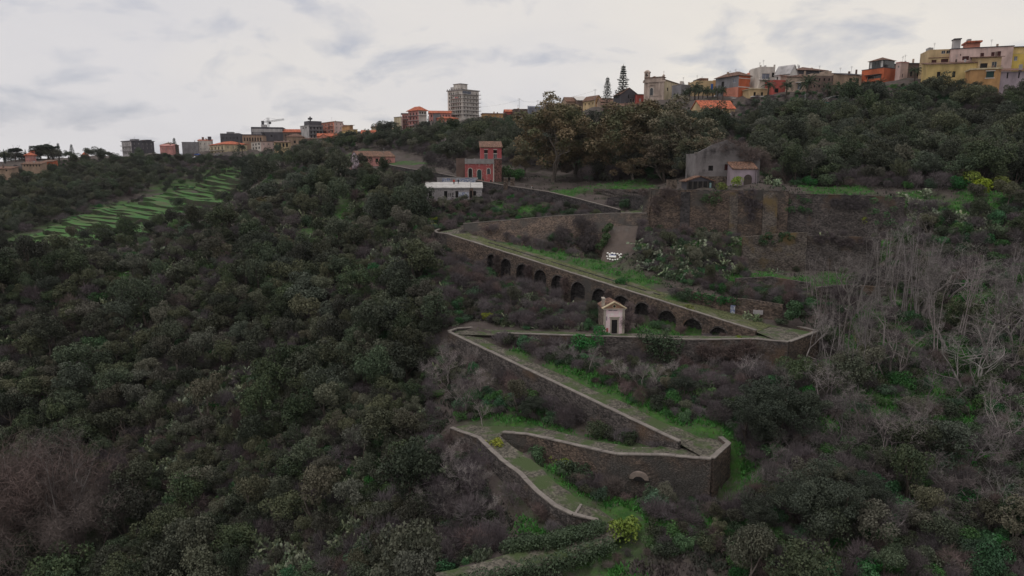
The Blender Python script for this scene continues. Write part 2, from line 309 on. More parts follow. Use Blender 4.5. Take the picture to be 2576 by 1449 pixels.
# free-standing retaining walls of the bastion and terraces: tops, wall heights, batter
WALLS = [
 dict(name='bastion_wall', label='tall weathered stone bastion wall below the gabled ruin', t=[(1636, 474, 152), (1650, 477, 150.5), (1800, 480, 148.5), (1983, 480, 147)], h=[9.3, 9.6, 10.2, 10.4], m='stone_brown', th=0.9, bat=0.9, cop=True),
 dict(name='retaining_wall', label='long dark grey retaining wall right of the bastion', t=[(1983, 488, 147.5), (2100, 491, 146), (2275, 497, 144)], h=[9.2, 8.6, 7.8], m='stone', th=0.8, bat=0.6, cop=True),
 dict(name='retaining_wall', label='ochre stained lower wall under the bastion corner', t=[(1868, 596, 139.5), (1960, 588, 139), (2030, 584, 138)], h=[6.5, 7.6, 7.6], m='stone_ochre', th=0.8, bat=0.5, cop=False),
 dict(name='retaining_wall', label='grey lower wall behind the tall bare trees', t=[(2030, 592, 139), (2120, 594, 138), (2215, 598, 137)], h=[7.0, 7.0, 6.5], m='stone', th=0.8, bat=0.5, cop=False),
 dict(name='retaining_wall', label='pinkish brown wall with graffiti beside the lower bend of the arcaded ramp', t=[(1700, 722, 122), (1815, 749, 117.5), (1880, 752, 115), (1970, 766, 112.5)], h=[1.2, 2.6, 2.9, 2.9], m='stone_brown', th=0.6, bat=0.15, cop=False),
 dict(name='dry_stone_wall', label='low tumbled dry stone terrace above the graffiti wall', t=[(1850, 700, 128), (1940, 696, 127), (2040, 712, 124)], h=[2.0, 2.2, 2.0], m='stone', th=0.8, bat=0.3, cop=False),
 dict(name='dry_stone_wall', label='low dry stone wall among bare trunks right of the ramp bend', t=[(2050, 722, 124), (2130, 716, 124), (2230, 722, 122)], h=[2.4, 2.4, 2.2], m='stone', th=0.8, bat=0.3, cop=False),
 dict(name='curved_wall', label='dark curved wall with white marks inside the uppermost bend', t=[(1530, 497, 171), (1580, 493, 166), (1642, 489, 160)], h=[1.6, 2.6, 3.4], m='stone_dark', th=0.6, bat=0.2, cop=False),
 dict(name='retaining_wall', label='low grey stone wall between eucalyptus trunks', t=[(1495, 474, 184), (1560, 476, 180), (1640, 476, 175)], h=[2.2, 2.4, 2.4], m='stone', th=0.6, bat=0.2, cop=False),
 dict(name='retaining_wall', label='pale concrete retaining wall on the hillside below the pink apartments', t=[(950, 352, 400), (1000, 346, 395), (1060, 341, 392)], h=[4.5, 5.5, 5], m='concrete', th=0.8, bat=0.4, cop=False),
 dict(name='retaining_wall', label='grey roadside wall above bare saplings left of the eucalyptus', t=[(1195, 322, 350), (1280, 318, 345), (1335, 312, 340)], h=[5, 5.5, 5], m='concrete', th=0.8, bat=0.3, cop=False),
 dict(name='retaining_wall', label='grey car park wall under the cream villa', t=[(500, 391, 500), (560, 392, 498), (606, 394, 494)], h=[5.5, 7, 7], m='stone_dark', th=0.8, bat=0.3, cop=False),
]
for wl in WALLS:
    p = [W(*q) for q in wl['t']]; wl['p'] = p; q = resample(p, 2.0); wl['q'] = q
    wl['hq'] = [interp_list(wl['h'], i / (len(q) - 1)) for i in range(len(q))]
    nn = []
    for i in range(len(q)):
        e = q[min(i + 1, len(q) - 1)] - q[max(i - 1, 0)]; e.z = 0; e.normalize(); n = Vector((-e.y, e.x, 0)); nn.append(n if n.y > 0 else -n)
    wl['n'] = nn

# ---- terrain: scattered spot heights, triangulated, resampled on a grid
SP = []
def spots(lst):
    for q in lst: SP.append(W(*q))
spots([(-500, 420, 520), (-200, 415, 520), (0, 408, 470), (60, 411, 440), (130, 404, 470), (200, 401, 500), (320, 391, 550), (390, 390, 555), (450, 386, 550), (530, 390, 530), (600, 391, 520), (650, 374, 520), (700, 370, 530), (760, 362, 530),
       (806, 352, 540), (860, 347, 550), (920, 338, 520), (960, 334, 510), (1000, 327, 480), (1050, 324, 470), (1110, 309, 480), (1165, 297, 490), (1210, 296, 490), (1250, 297, 460), (1350, 303, 420), (1400, 290, 395), (1450, 283, 380), (1515, 272, 365), (1560, 259, 350),
       (1620, 252, 335), (1680, 250, 325), (1750, 246, 310), (1800, 246, 298), (1860, 246, 290), (1900, 238, 290), (1960, 224, 290), (2030, 222, 287), (2090, 222, 285), (2160, 206, 282), (2220, 205, 278), (2300, 199, 274), (2400, 197, 266), (2500, 199, 262), (2576, 198, 260), (2800, 195, 255), (3200, 190, 250)])
for x in (-700, -420, -140, 140, 420, 700):        # plateau behind the skyline, flat or falling gently
    zz = np.interp(x, [-700, -300, 0, 200, 700], [0, 6, 28, 34, 38])
    SP += [Vector((x, 720, zz - 3)), Vector((x, 1100, zz - 20)), Vector((x, 1600, zz - 60))]
spots([(-400, 500, 400), (0, 455, 400), (100, 450, 410), (200, 440, 430), (300, 425, 460), (400, 415, 480), (480, 405, 500), (700, 398, 440), (780, 395, 420), (850, 380, 400), (900, 370, 380), (1000, 362, 370), (1100, 352, 360), (1200, 350, 330),
       (1290, 350, 315), (1380, 345, 300), (1450, 325, 295), (1550, 315, 285), (1650, 305, 280), (1750, 297, 266), (1850, 296, 262), (1950, 285, 255), (2050, 275, 250), (2200, 268, 245), (2350, 262, 240), (2480, 268, 235), (2600, 275, 228), (2900, 285, 220), (3200, 300, 210)])
spots([(700, 425, 350), (800, 420, 330), (880, 415, 300), (950, 408, 280), (1050, 410, 262), (1120, 420, 248), (1190, 440, 224), (1250, 446, 217), (1300, 440, 225), (1380, 450, 215), (1450, 440, 225), (1550, 430, 225), (1650, 420, 222), (1350, 400, 260), (1500, 385, 255), (1650, 370, 250),
       (1200, 405, 270), (1100, 385, 300), (1000, 388, 315),
       (1720, 474, 160), (1800, 474, 156), (1880, 475, 154), (1990, 478, 152), (1720, 455, 176), (1800, 452, 175), (1900, 455, 172), (2000, 452, 168), (2100, 458, 166), (2200, 462, 163), (2290, 470, 160), (2350, 480, 152), (2450, 480, 148), (2576, 485, 145), (2900, 490, 138), (3200, 500, 130),
       (1780, 400, 205), (1900, 385, 210), (2050, 375, 212), (2200, 372, 208), (2350, 375, 203), (2500, 385, 196), (2650, 395, 190), (2900, 400, 180), (3200, 410, 170), (1900, 335, 235), (2100, 320, 232), (2300, 315, 228), (2500, 325, 220), (2700, 335, 210)])
spots([(2290, 560, 141), (2350, 560, 138), (2450, 560, 135), (2576, 565, 131), (2900, 570, 124), (3200, 580, 118), (2240, 640, 134), (2350, 650, 129), (2450, 650, 127), (2576, 650, 124), (2900, 655, 118),
       (2250, 700, 123), (2350, 730, 118), (2450, 735, 116), (2576, 740, 112), (2900, 745, 106), (3200, 750, 100), (2100, 790, 113), (2200, 800, 110), (2300, 810, 108), (2450, 820, 105), (2576, 825, 102), (2900, 830, 96),
       (2080, 900, 98), (2200, 900, 98), (2350, 920, 95), (2500, 930, 93), (2650, 935, 90), (2900, 940, 86), (1880, 960, 92), (1960, 980, 90), (2100, 1010, 88), (2250, 1030, 86), (2400, 1040, 85), (2576, 1045, 83), (2900, 1050, 78), (3200, 1060, 73),
       (1880, 1130, 79), (1960, 1150, 77), (2100, 1160, 76), (2250, 1180, 74), (2400, 1190, 73), (2576, 1200, 71), (2900, 1200, 66), (1870, 1270, 70), (1950, 1290, 68), (2100, 1310, 66), (2250, 1330, 64), (2400, 1350, 63), (2576, 1360, 61), (2900, 1370, 56), (3200, 1380, 52),
       (1560, 1330, 68), (1650, 1320, 68.5), (1750, 1300, 69), (1650, 1250, 72.5), (1560, 1260, 73), (1460, 1220, 76), (1400, 1170, 79.5), (1340, 1130, 83), (1500, 1400, 62), (1700, 1400, 62), (1900, 1420, 60)])
spots([(1100, 470, 207), (1065, 500, 191), (1140, 500, 190), (1200, 500, 189), (1230, 495, 189), (1052, 520, 190), (1050, 548, 186), (1110, 560, 182), (1180, 545, 180), (1240, 530, 180), (1300, 520, 178), (1400, 525, 172), (1500, 528, 168), (1200, 556, 172), (1300, 548, 170), (1400, 540, 168),
       (1080, 600, 160), (1060, 640, 150), (1100, 680, 140), (1180, 720, 132), (1280, 740, 131), (1380, 770, 126), (1480, 800, 121), (1060, 700, 140), (1090, 780, 124), (1160, 790, 126), (1260, 800, 124), (1360, 815, 120), (1460, 825, 116),
       (1560, 690, 134), (1640, 715, 127), (1620, 560, 148.5), (1640, 600, 143), (1700, 620, 140), (1800, 610, 142), (1860, 625, 140), (1700, 680, 132), (1800, 690, 131), (1780, 725, 123), (1860, 680, 134),
       (1000, 900, 118), (1060, 960, 110), (1090, 1030, 101), (1110, 1090, 93), (1150, 1140, 86), (1210, 1200, 80), (1270, 1250, 75), (1330, 1300, 71), (1420, 1350, 67), (1200, 960, 103), (1300, 1010, 97), (1400, 1040, 92), (1180, 1030, 99)])
spots([(20, 705, 150), (-250, 720, 140), (120, 690, 162), (200, 668, 174), (300, 640, 186), (400, 606, 200), (500, 566, 212), (600, 510, 224), (700, 462, 238), (800, 445, 250), (900, 428, 262), (980, 432, 235), (1020, 460, 215), (1040, 490, 200),
       (30, 730, 180), (150, 690, 200), (300, 645, 220), (420, 602, 240), (560, 520, 270), (700, 470, 295),
       (0, 760, 143), (250, 740, 150), (500, 700, 160), (750, 640, 175), (950, 580, 184), (-250, 800, 136), (0, 880, 135), (250, 880, 138), (500, 850, 140), (750, 800, 143), (950, 760, 140), (1000, 680, 150), (950, 500, 208), (800, 540, 200), (600, 600, 182), (400, 640, 170),
       (0, 1020, 126), (250, 1030, 124), (500, 1010, 122), (750, 980, 119), (950, 960, 115), (-250, 1030, 124), (0, 1180, 115), (250, 1190, 112), (500, 1180, 107), (750, 1160, 101), (950, 1140, 95), (-250, 1190, 114), (0, 1388, 101), (250, 1388, 98), (500, 1388, 92), (750, 1388, 84), (1000, 1388, 75), (1200, 1388, 69), (-250, 1388, 102),
       (-250, 1600, 88), (0, 1600, 86), (250, 1600, 84), (500, 1600, 79), (750, 1600, 72), (1000, 1600, 64), (1200, 1600, 58)])
spots([(-500, 700, 130), (-500, 900, 132), (-500, 1200, 110), (-500, 1600, 86), (-600, 560, 300), (-300, 580, 300), (-300, 520, 350), (0, 600, 275), (0, 540, 320), (60, 640, 240)])
# bed of the terraced field (the terraces stand on it)
FL = [W(*q) for q in [(36, 614, 256), (160, 548, 310), (270, 512, 350), (420, 474, 408), (520, 438, 458), (596, 420, 492)]]
FR = [W(*q) for q in [(240, 622, 250), (380, 588, 280), (480, 550, 322), (590, 506, 378), (650, 464, 430), (665, 432, 480)]]
for a, b in zip(FL, FR):
    SP += [a - Vector((0, 0, 2.2)), b - Vector((0, 0, 2.2)), (a + b) / 2 - Vector((0, 0, 2.2))]
for x, y, z in [(-160, -60, -70), (0, -60, -64), (160, -60, -46), (-120, 10, -66), (0, 10, -58), (120, 10, -45), (-300, 0, -40), (300, 0, -38), (-60, 40, -62), (0, 44, -50), (50, 42, -42), (100, 40, -38), (-110, 50, -64),
                (-800, 100, -30), (-800, 500, -5), (800, 100, 5), (800, 400, 40), (-800, 1600, -60), (800, 1600, -20), (-800, -60, -40), (800, -60, -10), (-400, 250, -24), (-400, 120, -32), (350, 120, 0), (350, 60, -14)]: SP.append(Vector((x, y, z)))
KEEP = []                                            # places where the relief noise must stay away
for k, r in ROADS.items():
    for i, q in enumerate(r['q']):
        n = r['n'][i]; zr = q.z - PARS[k]
        KEEP.append((q + n * r['w'] * 0.5, r['w'] * 0.5 + 1.3))
        SP.append(Vector((*(q + n * 1.9).xy, zr - 0.45))); SP.append(Vector((*(q + n * (r['w'] + 0.1)).xy, zr - 0.12)))
        if k in (3, 5): SP.append(Vector((*(q + n * (r['w'] + 2.5)).xy, zr + 0.5)))
        if 'fq' in r:
            SP.append(r['fq'][i] + n * 0.4); SP.append(r['fq'][i] - n * 0.8 - Vector((0, 0, 0.2)))
        else:
            zf = q.z - r['hq'][i]
            SP.append(Vector((*(q + n * 0.55).xy, zf))); SP.append(Vector((*(q - n * 1.3).xy, zf - 0.25)))
for t in TURNS.values():
    c = sum(t, Vector()) / len(t); KEEP.append((c, 4.5)); SP.append(c - Vector((0, 0, 0.4)))
    for p in t: SP.append(p.lerp(c, 0.3) - Vector((0, 0, 0.4)))
def drop(a, b, h0, h1, side):                        # ground below the platform parapets that are not road walls
    for p, h in zip(resample([a, b], 1.5), np.linspace(h0, h1, len(resample([a, b], 1.5)))):
        SP.append(Vector((*(p + side * 0.4).xy, p.z - h)))
cE1, cE2 = W(1790, 1155, 73.6), W(1833, 1116, 78); drop(cE1, cE2, 6, 4.5, Vector((1, -0.6, 0)))
cC1, cC2 = W(1984, 861, 98.6), W(2057, 833, 105.7); drop(cC1, cC2, 5, 4.5, Vector((1, -0.6, 0)))
for wl in WALLS:
    for q, h, n in zip(wl['q'], wl['hq'], wl['n']):
        SP.append(q + n * 1.6 - Vector((0, 0, 0.5))); SP.append(q - n * (wl['bat'] - 0.5) - Vector((0, 0, h))); SP.append(q - n * (wl['bat'] + 1.0) - Vector((0, 0, h + 0.2)))
        KEEP.append((q, 1.6))
# thin out near-duplicates, triangulate
seen = {}; P2 = []
for p in SP:
    key = (round(p.x / 0.45), round(p.y / 0.45))
    if key in seen: continue
    seen[key] = 1; P2.append(p)
vo, eo, fo, ov, oe, of = delaunay_2d_cdt([p.xy for p in P2], [], [], 0, 1e-5)
VZ = [P2[o[0]].z for o in ov]
def steps(*seg):
    o = [seg[0][0]]
    for a, b, s in seg:
        n = int(round((b - a) / s)); o += [a + (b - a) * i / n for i in range(1, n + 1)]
    return np.array(o)
GX = steps((-700, -330, 12), (-330, -110, 4), (-110, -32, 1.5), (-32, 66, 0.75), (66, 130, 1.5), (130, 260, 4), (260, 700, 12))
GY = steps((-50, 40, 6), (40, 64, 1.5), (64, 182, 0.75), (182, 260, 1.5), (260, 520, 4), (520, 720, 10), (720, 1500, 40))
GZ = np.full((len(GY), len(GX)), -40.0)
for f in fo:
    for i in range(1, len(f) - 1):
        tri = (f[0], f[i], f[i + 1]); a, b, c = (vo[j] for j in tri); za_, zb, zc = (VZ[j] for j in tri)
        x0, x1 = min(a.x, b.x, c.x), max(a.x, b.x, c.x); y0, y1 = min(a.y, b.y, c.y), max(a.y, b.y, c.y)
        i0, i1 = np.searchsorted(GX, x0), np.searchsorted(GX, x1, 'right'); j0, j1 = np.searchsorted(GY, y0), np.searchsorted(GY, y1, 'right')
        if i0 >= i1 or j0 >= j1: continue
        X, Y = np.meshgrid(GX[i0:i1], GY[j0:j1]); den = (b.y - c.y) * (a.x - c.x) + (c.x - b.x) * (a.y - c.y)
        if abs(den) < 1e-9: continue
        l1 = ((b.y - c.y) * (X - c.x) + (c.x - b.x) * (Y - c.y)) / den; l2 = ((c.y - a.y) * (X - c.x) + (a.x - c.x) * (Y - c.y)) / den; l3 = 1 - l1 - l2
        ins = (l1 >= -1e-6) & (l2 >= -1e-6) & (l3 >= -1e-6)
        sub = GZ[j0:j1, i0:i1]; sub[ins] = (l1 * za_ + l2 * zb + l3 * zc)[ins]
XX, YY = np.meshgrid(GX, GY)
mask = np.ones_like(GZ)
for p, rad in KEEP:
    i0, i1 = np.searchsorted(GX, p.x - rad - 4), np.searchsorted(GX, p.x + rad + 4); j0, j1 = np.searchsorted(GY, p.y - rad - 4), np.searchsorted(GY, p.y + rad + 4)
    if i0 >= i1 or j0 >= j1: continue
    d = np.hypot(XX[j0:j1, i0:i1] - p.x, YY[j0:j1, i0:i1] - p.y); mask[j0:j1, i0:i1] = np.minimum(mask[j0:j1, i0:i1], np.clip((d - rad) / 3.0, 0, 1))
for _ in range(6):                                    # soften the facets away from built edges
    B = GZ.copy(); B[1:-1, 1:-1] = (GZ[:-2, 1:-1] + GZ[2:, 1:-1] + GZ[1:-1, :-2] + GZ[1:-1, 2:] + 2 * GZ[1:-1, 1:-1]) / 6
    GZ = GZ + (B - GZ) * mask
def wavy(X, Y, seed, f0, octs):
    r_ = np.random.default_rng(seed); o = np.zeros_like(X)
    for k in range(octs):
        f = f0 * 1.9 ** k
        for _ in range(4):
            a = r_.uniform(0, 2 * math.pi); o += np.sin((X * math.cos(a) + Y * math.sin(a)) * f + r_.uniform(0, 6.28)) * 0.5 * 0.6 ** k
    return o
GZ = GZ + mask * wavy(XX, YY, 3, 0.16, 4) * np.interp(YY, [50, 150, 500], [0.35, 0.5, 1.0])
def H(x, y):
    i = np.clip(np.searchsorted(GX, x) - 1, 0, len(GX) - 2); j = np.clip(np.searchsorted(GY, y) - 1, 0, len(GY) - 2)
    fx = np.clip((x - GX[i]) / (GX[i + 1] - GX[i]), 0, 1); fy = np.clip((y - GY[j]) / (GY[j + 1] - GY[j]), 0, 1)
    return (GZ[j, i] * (1 - fx) * (1 - fy) + GZ[j, i + 1] * fx * (1 - fy) + GZ[j + 1, i] * (1 - fx) * fy + GZ[j + 1, i + 1] * fx * fy)
YS = np.concatenate([np.arange(46, 270, 0.6), np.arange(270, 760, 3.0)])
def hits(U, V):                                       # where bearings meet the ground
    U = np.asarray(U, float); V = np.asarray(V, float)
    a = (U - 1288) / FPX; b = (724.5 - V) / FPX; ry = cp + b * sp; rz = -sp + b * cp
    T = YS[None, :] / ry[:, None]; Xr = a[:, None] * T; Zr = rz[:, None] * T
    below = Zr < H(Xr, np.broadcast_to(YS, Xr.shape)); ok = below.any(1); k = below.argmax(1)
    r_ = np.arange(len(U)); x = Xr[r_, k]; y = YS[k]
    return x, y, H(x, y), ok
def hit(u, v):
    x, y, z, ok = hits([u], [v]); return Vector((x[0], y[0], z[0]))
def bare(x, y):                                       # 1 away from roads and walls, 0 on them
    i = np.clip(np.searchsorted(GX, x), 0, len(GX) - 1); j = np.clip(np.searchsorted(GY, y), 0, len(GY) - 1); return mask[j, i]

# green ground: real patches of grass and nettles, by place
GREEN = [(2200, 765, 5), (2300, 770, 6), (2420, 770, 6), (2520, 770, 6), (2250, 1000, 6), (2150, 940, 5), (2400, 900, 5), (2100, 1080, 5), (1200, 602, 3), (1260, 617, 3.5), (1320, 630, 3.5), (1385, 645, 4), (1460, 668, 4), (1540, 692, 4), (1300, 905, 3), (1380, 935, 3.5), (1450, 965, 4), (1530, 1000, 4.5), (1600, 1030, 5), (1680, 1070, 4), (1760, 1090, 4), (1400, 1095, 3), (1560, 1125, 3), (1640, 1135, 3), (1300, 1130, 3), (1360, 1180, 3.5), (1420, 1225, 3.5), (1500, 1260, 4), (1590, 1290, 5), (1620, 1255, 4),
         (1600, 715, 4), (1680, 745, 4), (1760, 770, 3.5), (1840, 800, 3.5), (1930, 835, 2.5), (1680, 830, 5), (1760, 825, 4), (1620, 835, 3), (1230, 1070, 3), (1310, 1075, 3), (1450, 640, 4), (1520, 665, 3), (1150, 590, 3), (1480, 1350, 6),
         (2000, 710, 5), (2100, 702, 5), (1880, 710, 4), (2170, 840, 5), (2180, 870, 4), (2330, 860, 6), (2380, 1000, 6), (2300, 1080, 7), (2450, 1100, 7), (2560, 1000, 6), (2200, 650, 3), (2400, 520, 6), (2480, 500, 7), (2330, 505, 4), (2550, 530, 5), (1850, 700, 3),
         (700, 440, 9), (760, 465, 9), (900, 480, 8), (960, 460, 7), (1010, 410, 6), (1060, 412, 5), (880, 520, 8), (800, 600, 6), (700, 700, 5), (220, 920, 4), (190, 960, 4), (330, 690, 5), (1430, 480, 5), (1560, 465, 6), (1620, 470, 4), (1260, 520, 4), (1340, 530, 4), (2050, 475, 4), (2150, 482, 4), (1900, 600, 5), (1760, 600, 4),
         (480, 470, 22), (560, 440, 20), (330, 520, 18), (200, 570, 14), (100, 600, 12), (1470, 310, 9), (2500, 210, 7), (2440, 215, 6), (1430, 330, 8), (880, 395, 9), (650, 410, 10), (1640, 1090, 5), (1700, 1040, 6), (1780, 1060, 5), (1900, 1200, 5), (1700, 1290, 6)]
hx, hy, hz_, _ = hits([g[0] for g in GREEN], [g[1] for g in GREEN])
grn = np.zeros_like(GZ)
for x, y, g in zip(hx, hy, GREEN):
    grn = np.maximum(grn, np.clip(1.35 - np.hypot(XX - x, YY - y) / (g[2] * 1.15), 0, 1))
grn = np.clip(grn + wavy(XX, YY, 9, 0.5, 3) * 0.25 * (grn > 0.05), 0, 1)
def green_at(x, y):
    i = np.clip(np.searchsorted(GX, x), 0, len(GX) - 1); j = np.clip(np.searchsorted(GY, y), 0, len(GY) - 1); return grn[j, i]

tm = bpy.data.materials.new('hillside_soil'); tm.use_nodes = True; t_ = tm.node_tree; pb = t_.nodes['Principled BSDF']; pb.inputs['Roughness'].default_value = 0.95; pb.inputs['Specular IOR Level'].default_value = 0.15
def tn(sc, det=6):
    n = t_.nodes.new('ShaderNodeTexNoise'); n.inputs['Scale'].default_value = sc; n.inputs['Detail'].default_value = det; n.inputs['Roughness'].default_value = 0.65
    t_.links.new(tco.outputs['Object'], n.inputs[0]); return n.outputs[0]
def tr(f, st):
    r_ = t_.nodes.new('ShaderNodeValToRGB'); e = r_.color_ramp.elements
    while len(e) < len(st): e.new(.5)
    for i, (p, c) in enumerate(st): e[i].position = p; e[i].color = (*c, 1)
    t_.links.new(f, r_.inputs[0]); return r_.outputs[0]
def tmix(f, a, b):
    q = t_.nodes.new('ShaderNodeMix'); q.data_type = 'RGBA'
    t_.links.new(f, q.inputs[0]); t_.links.new(a, q.inputs[6]); t_.links.new(b, q.inputs[7]); return q.outputs[2]
tco = t_.nodes.new('ShaderNodeTexCoord')
soil = tr(tn(0.22), [(0.36, (0.064, 0.052, 0.050)), (0.5, (0.092, 0.076, 0.072)), (0.62, (0.052, 0.048, 0.038)), (0.7, (0.044, 0.058, 0.030))])
gcol = tr(tn(0.8), [(0.35, (0.028, 0.075, 0.018)), (0.65, (0.055, 0.130, 0.028))])
at = t_.nodes.new('ShaderNodeAttribute'); at.attribute_name = 'green'
gm = t_.nodes.new('ShaderNodeMath'); gm.operation = 'MULTIPLY'; t_.links.new(at.outputs['Fac'], gm.inputs[0]); t_.links.new(tr(tn(0.9), [(0.3, (0.2, 0.2, 0.2)), (0.55, (1, 1, 1))]), gm.inputs[1])
t_.links.new(tmix(gm.outputs[0], soil, gcol), pb.inputs['Base Color'])
bmpn = t_.nodes.new('ShaderNodeBump'); bmpn.inputs['Strength'].default_value = 0.9; bmpn.inputs['Distance'].default_value = 0.35; t_.links.new(tn(1.3, 8), bmpn.inputs['Height']); t_.links.new(bmpn.outputs[0], pb.inputs['Normal'])
M['soil'] = tm
nx, ny = len(GX), len(GY)
me = bpy.data.meshes.new('hillside_ground'); vv = np.stack([XX, YY, GZ], -1).reshape(-1, 3)
idx = np.arange(nx * ny).reshape(ny, nx); qd = np.stack([idx[:-1, :-1], idx[:-1, 1:], idx[1:, 1:], idx[1:, :-1]], -1).reshape(-1, 4)
def np_mesh(name, verts, faces, mats, k=4, smooth=False, midx=None):
    me = bpy.data.meshes.new(name); nf = len(faces)
    me.vertices.add(len(verts)); me.vertices.foreach_set('co', np.ascontiguousarray(verts, dtype=np.float32).ravel())
    me.loops.add(nf * k); me.loops.foreach_set('vertex_index', np.ascontiguousarray(faces, dtype=np.int32).ravel())
    me.polygons.add(nf); me.polygons.foreach_set('loop_start', np.arange(0, nf * k, k, dtype=np.int32)); me.polygons.foreach_set('loop_total', np.full(nf, k, dtype=np.int32))
    for m_ in (mats if isinstance(mats, (list, tuple)) else [mats]): me.materials.append(m_)
    if midx is not None: me.polygons.foreach_set('material_index', np.asarray(midx, dtype=np.int32))
    if smooth: me.polygons.foreach_set('use_smooth', np.ones(nf, dtype=bool))
    me.update(calc_edges=True); return me
me = np_mesh('hillside_ground', vv, qd, M['soil'], smooth=True)
ga = me.attributes.new('green', 'FLOAT', 'POINT'); ga.data.foreach_set('value', grn.astype(np.float32).ravel())
tag(link('ground', me), kind='structure')

# ---- roads, parapets, retaining walls of the zigzag path
RLAB = {1: ('dark stone parapet wall of the uppermost path below the red house', 'stone_dark'), 2: ('sloping rubble retaining wall with parapet above the grassy arcaded ramp', 'stone_brown'), 4: ('dark retaining wall with pale coping below the little pink chapel', 'stone'),
        5: ('long coursed stone wall of the ramp running down from the left bend below the chapel', 'stone'), 6: ('stone wall with pale coping around the lower right bend', 'stone_brown'), 7: ('curving low wall along the lowest stretch of path', 'stone'), 8: ('low wall of the last bend at the bottom edge of the picture', 'stone')}
def coping(parent, pts, wid=0.62, over=0.06, mat='coping'):
    b = MB()
    for i in range(len(pts) - 1):
        a, c = pts[i], pts[i + 1]; e = (c - a); e.z = 0; e.normalize(); n = Vector((-e.y, e.x, 0)); j = random.uniform(-0.03, 0.03)
        lo_, hi_ = -wid / 2 + j, wid / 2 + j; z0 = 0.0; z1 = 0.13 + random.uniform(-0.03, 0.03); g = e * 0.012
        p8 = [a + g + n * lo_, c - g + n * lo_, c - g + n * hi_, a + g + n * hi_]
        b.face([p + Vector((0, 0, z1)) for p in p8]); 
        for k in range(4): b.face([p8[k] + Vector((0, 0, z0)), p8[(k + 1) % 4] + Vector((0, 0, z0)), p8[(k + 1) % 4] + Vector((0, 0, z1)), p8[k] + Vector((0, 0, z1))])
    return b.build('coping', M[mat], parent, recalc=True)
def wall_mesh(pts, nrm, hts, th, bat, z_in=None, extra=1.2, foot=None, rough=0.05):
    b = MB(); rows = []
    for i, (q, n, h) in enumerate(zip(pts, nrm, hts)):
        ft = foot[i] - Vector((0, 0, extra)) if foot else q - n * bat - Vector((0, 0, h + extra))
        col = []
        K = 7
        jj = random.uniform(-rough, rough)
        for k in range(K + 1):
            p = q.lerp(ft, k / K) - n * th * 0.5
            if 0 < k: p = p + n * random.uniform(-rough, rough)
            col.append(p)
        zi = z_in[i] if z_in else q.z - 1.4
        rows.append(col + [Vector((*(q + n * th * 0.5).xy, zi)), q + n * th * 0.5])
    for a, c in zip(rows, rows[1:]):
        m = len(a)
        for k in range(m):
            if k == m - 3: continue
            b.face([a[k], c[k], c[(k + 1) % m], a[(k + 1) % m]])
    b.face(rows[0]); b.face(rows[-1][::-1])
    return b
for k, r in ROADS.items():
    q, n, w_ = r['q'], r['n'], r['w']
    # paved strip, slightly cambered and uneven
    b = MB(); cols = []
    for i in range(len(q)):
        base = q[i] - Vector((0, 0, PARS[k])); row = []
        for j in range(7):
            s = lerp(0.15, w_ + 0.3 + 0.25 * math.sin(i * 0.9), j / 6); row.append(base + n[i] * s + Vector((0, 0, 0.05 * math.sin(j / 6 * math.pi) + random.uniform(-0.02, 0.02))))
        cols.append(row)
    d1 = (q[-1] - q[-3]); d1.z = 0; d1.normalize(); d0 = (q[0] - q[2]); d0.z = 0; d0.normalize()   # run the paving a little under the turning places
    for a, c in zip(cols, cols[1:]):
        for j in range(6): b.face([a[j], c[j], c[j + 1], a[j + 1]])
    tag(b.build('path', M['road_green' if k == 3 else 'road'], recalc=True, smooth=True), kind='structure')
    if k in (3, 8): continue
    lab, mt = RLAB[k]
    o = thing('parapet_wall', lab, 'wall', q[0])
    inv = Vector(q[0])
    pts = [p - inv for p in q]
    bm_ = wall_mesh(pts, n, r['hq'], 0.5, 0.25, foot=[f - inv for f in r['fq']] if 'fq' in r else None)
    bm_.build('wall', M[mt], o, recalc=True)
    coping(o, pts)
for pts in TPTS:
    u_ = []
    for p in pts:
        if all((p - q_).xy.length > .25 for q_ in u_): u_.append(p)
    tv, te, tf, to, _a, _b = delaunay_2d_cdt([p.xy for p in u_], [], [], 0, 1e-4); b = MB()
    for f in tf: b.face([u_[to[j][0]] - Vector((0, 0, .012)) for j in f])
    tag(b.build('path', M['road'], recalc=True), kind='structure')
def short_wall(name, label, pix, hts, mt, cop=True):
    p = [W(*x) for x in pix]; q = resample(p, 1.2); nn = []
    for i in range(len(q)):
        e = q[min(i + 1, len(q) - 1)] - q[max(i - 1, 0)]; e.z = 0; e.normalize(); nn.append(Vector((-e.y, e.x, 0)) * (1 if e.x * 1 >= 0 else -1))
    hq = [interp_list(hts, i / (len(q) - 1)) for i in range(len(q))]
    o = thing(name, label, 'wall', q[0]); i0 = Vector(q[0]); pts = [x - i0 for x in q]
    wall_mesh(pts, nn, hq, 0.5, 0.15).build('wall', M[mt], o, recalc=True)
    if cop: coping(o, pts)
    return o
short_wall('parapet_wall', 'short wall closing the right side of the lower right bend', [(1791, 1154, 73.75), (1833, 1116, 78), (1812, 1100, 80.5)], [6, 5, 1.5], 'stone_brown')
short_wall('parapet_wall', 'angled wall closing the right end of the bend beside the chapel', [(1985, 860.5, 98.8), (2057, 833, 105.7), (2008, 822, 110)], [5.5, 5, 1.5], 'stone_brown')
short_wall('parapet_wall', 'rounded wall end at the left bend above the arcaded ramp', [(1108, 576, 168), (1094, 581, 163), (1100, 586, 158), (1126, 589, 156.2)], [1.2, 2, 3, 3], 'stone')
short_wall('parapet_wall', 'curved wall end at the left bend below the chapel', [(1205, 822, 119.8), (1148, 827, 118), (1129, 834, 115.6)], [1.2, 1.6, 2], 'stone')
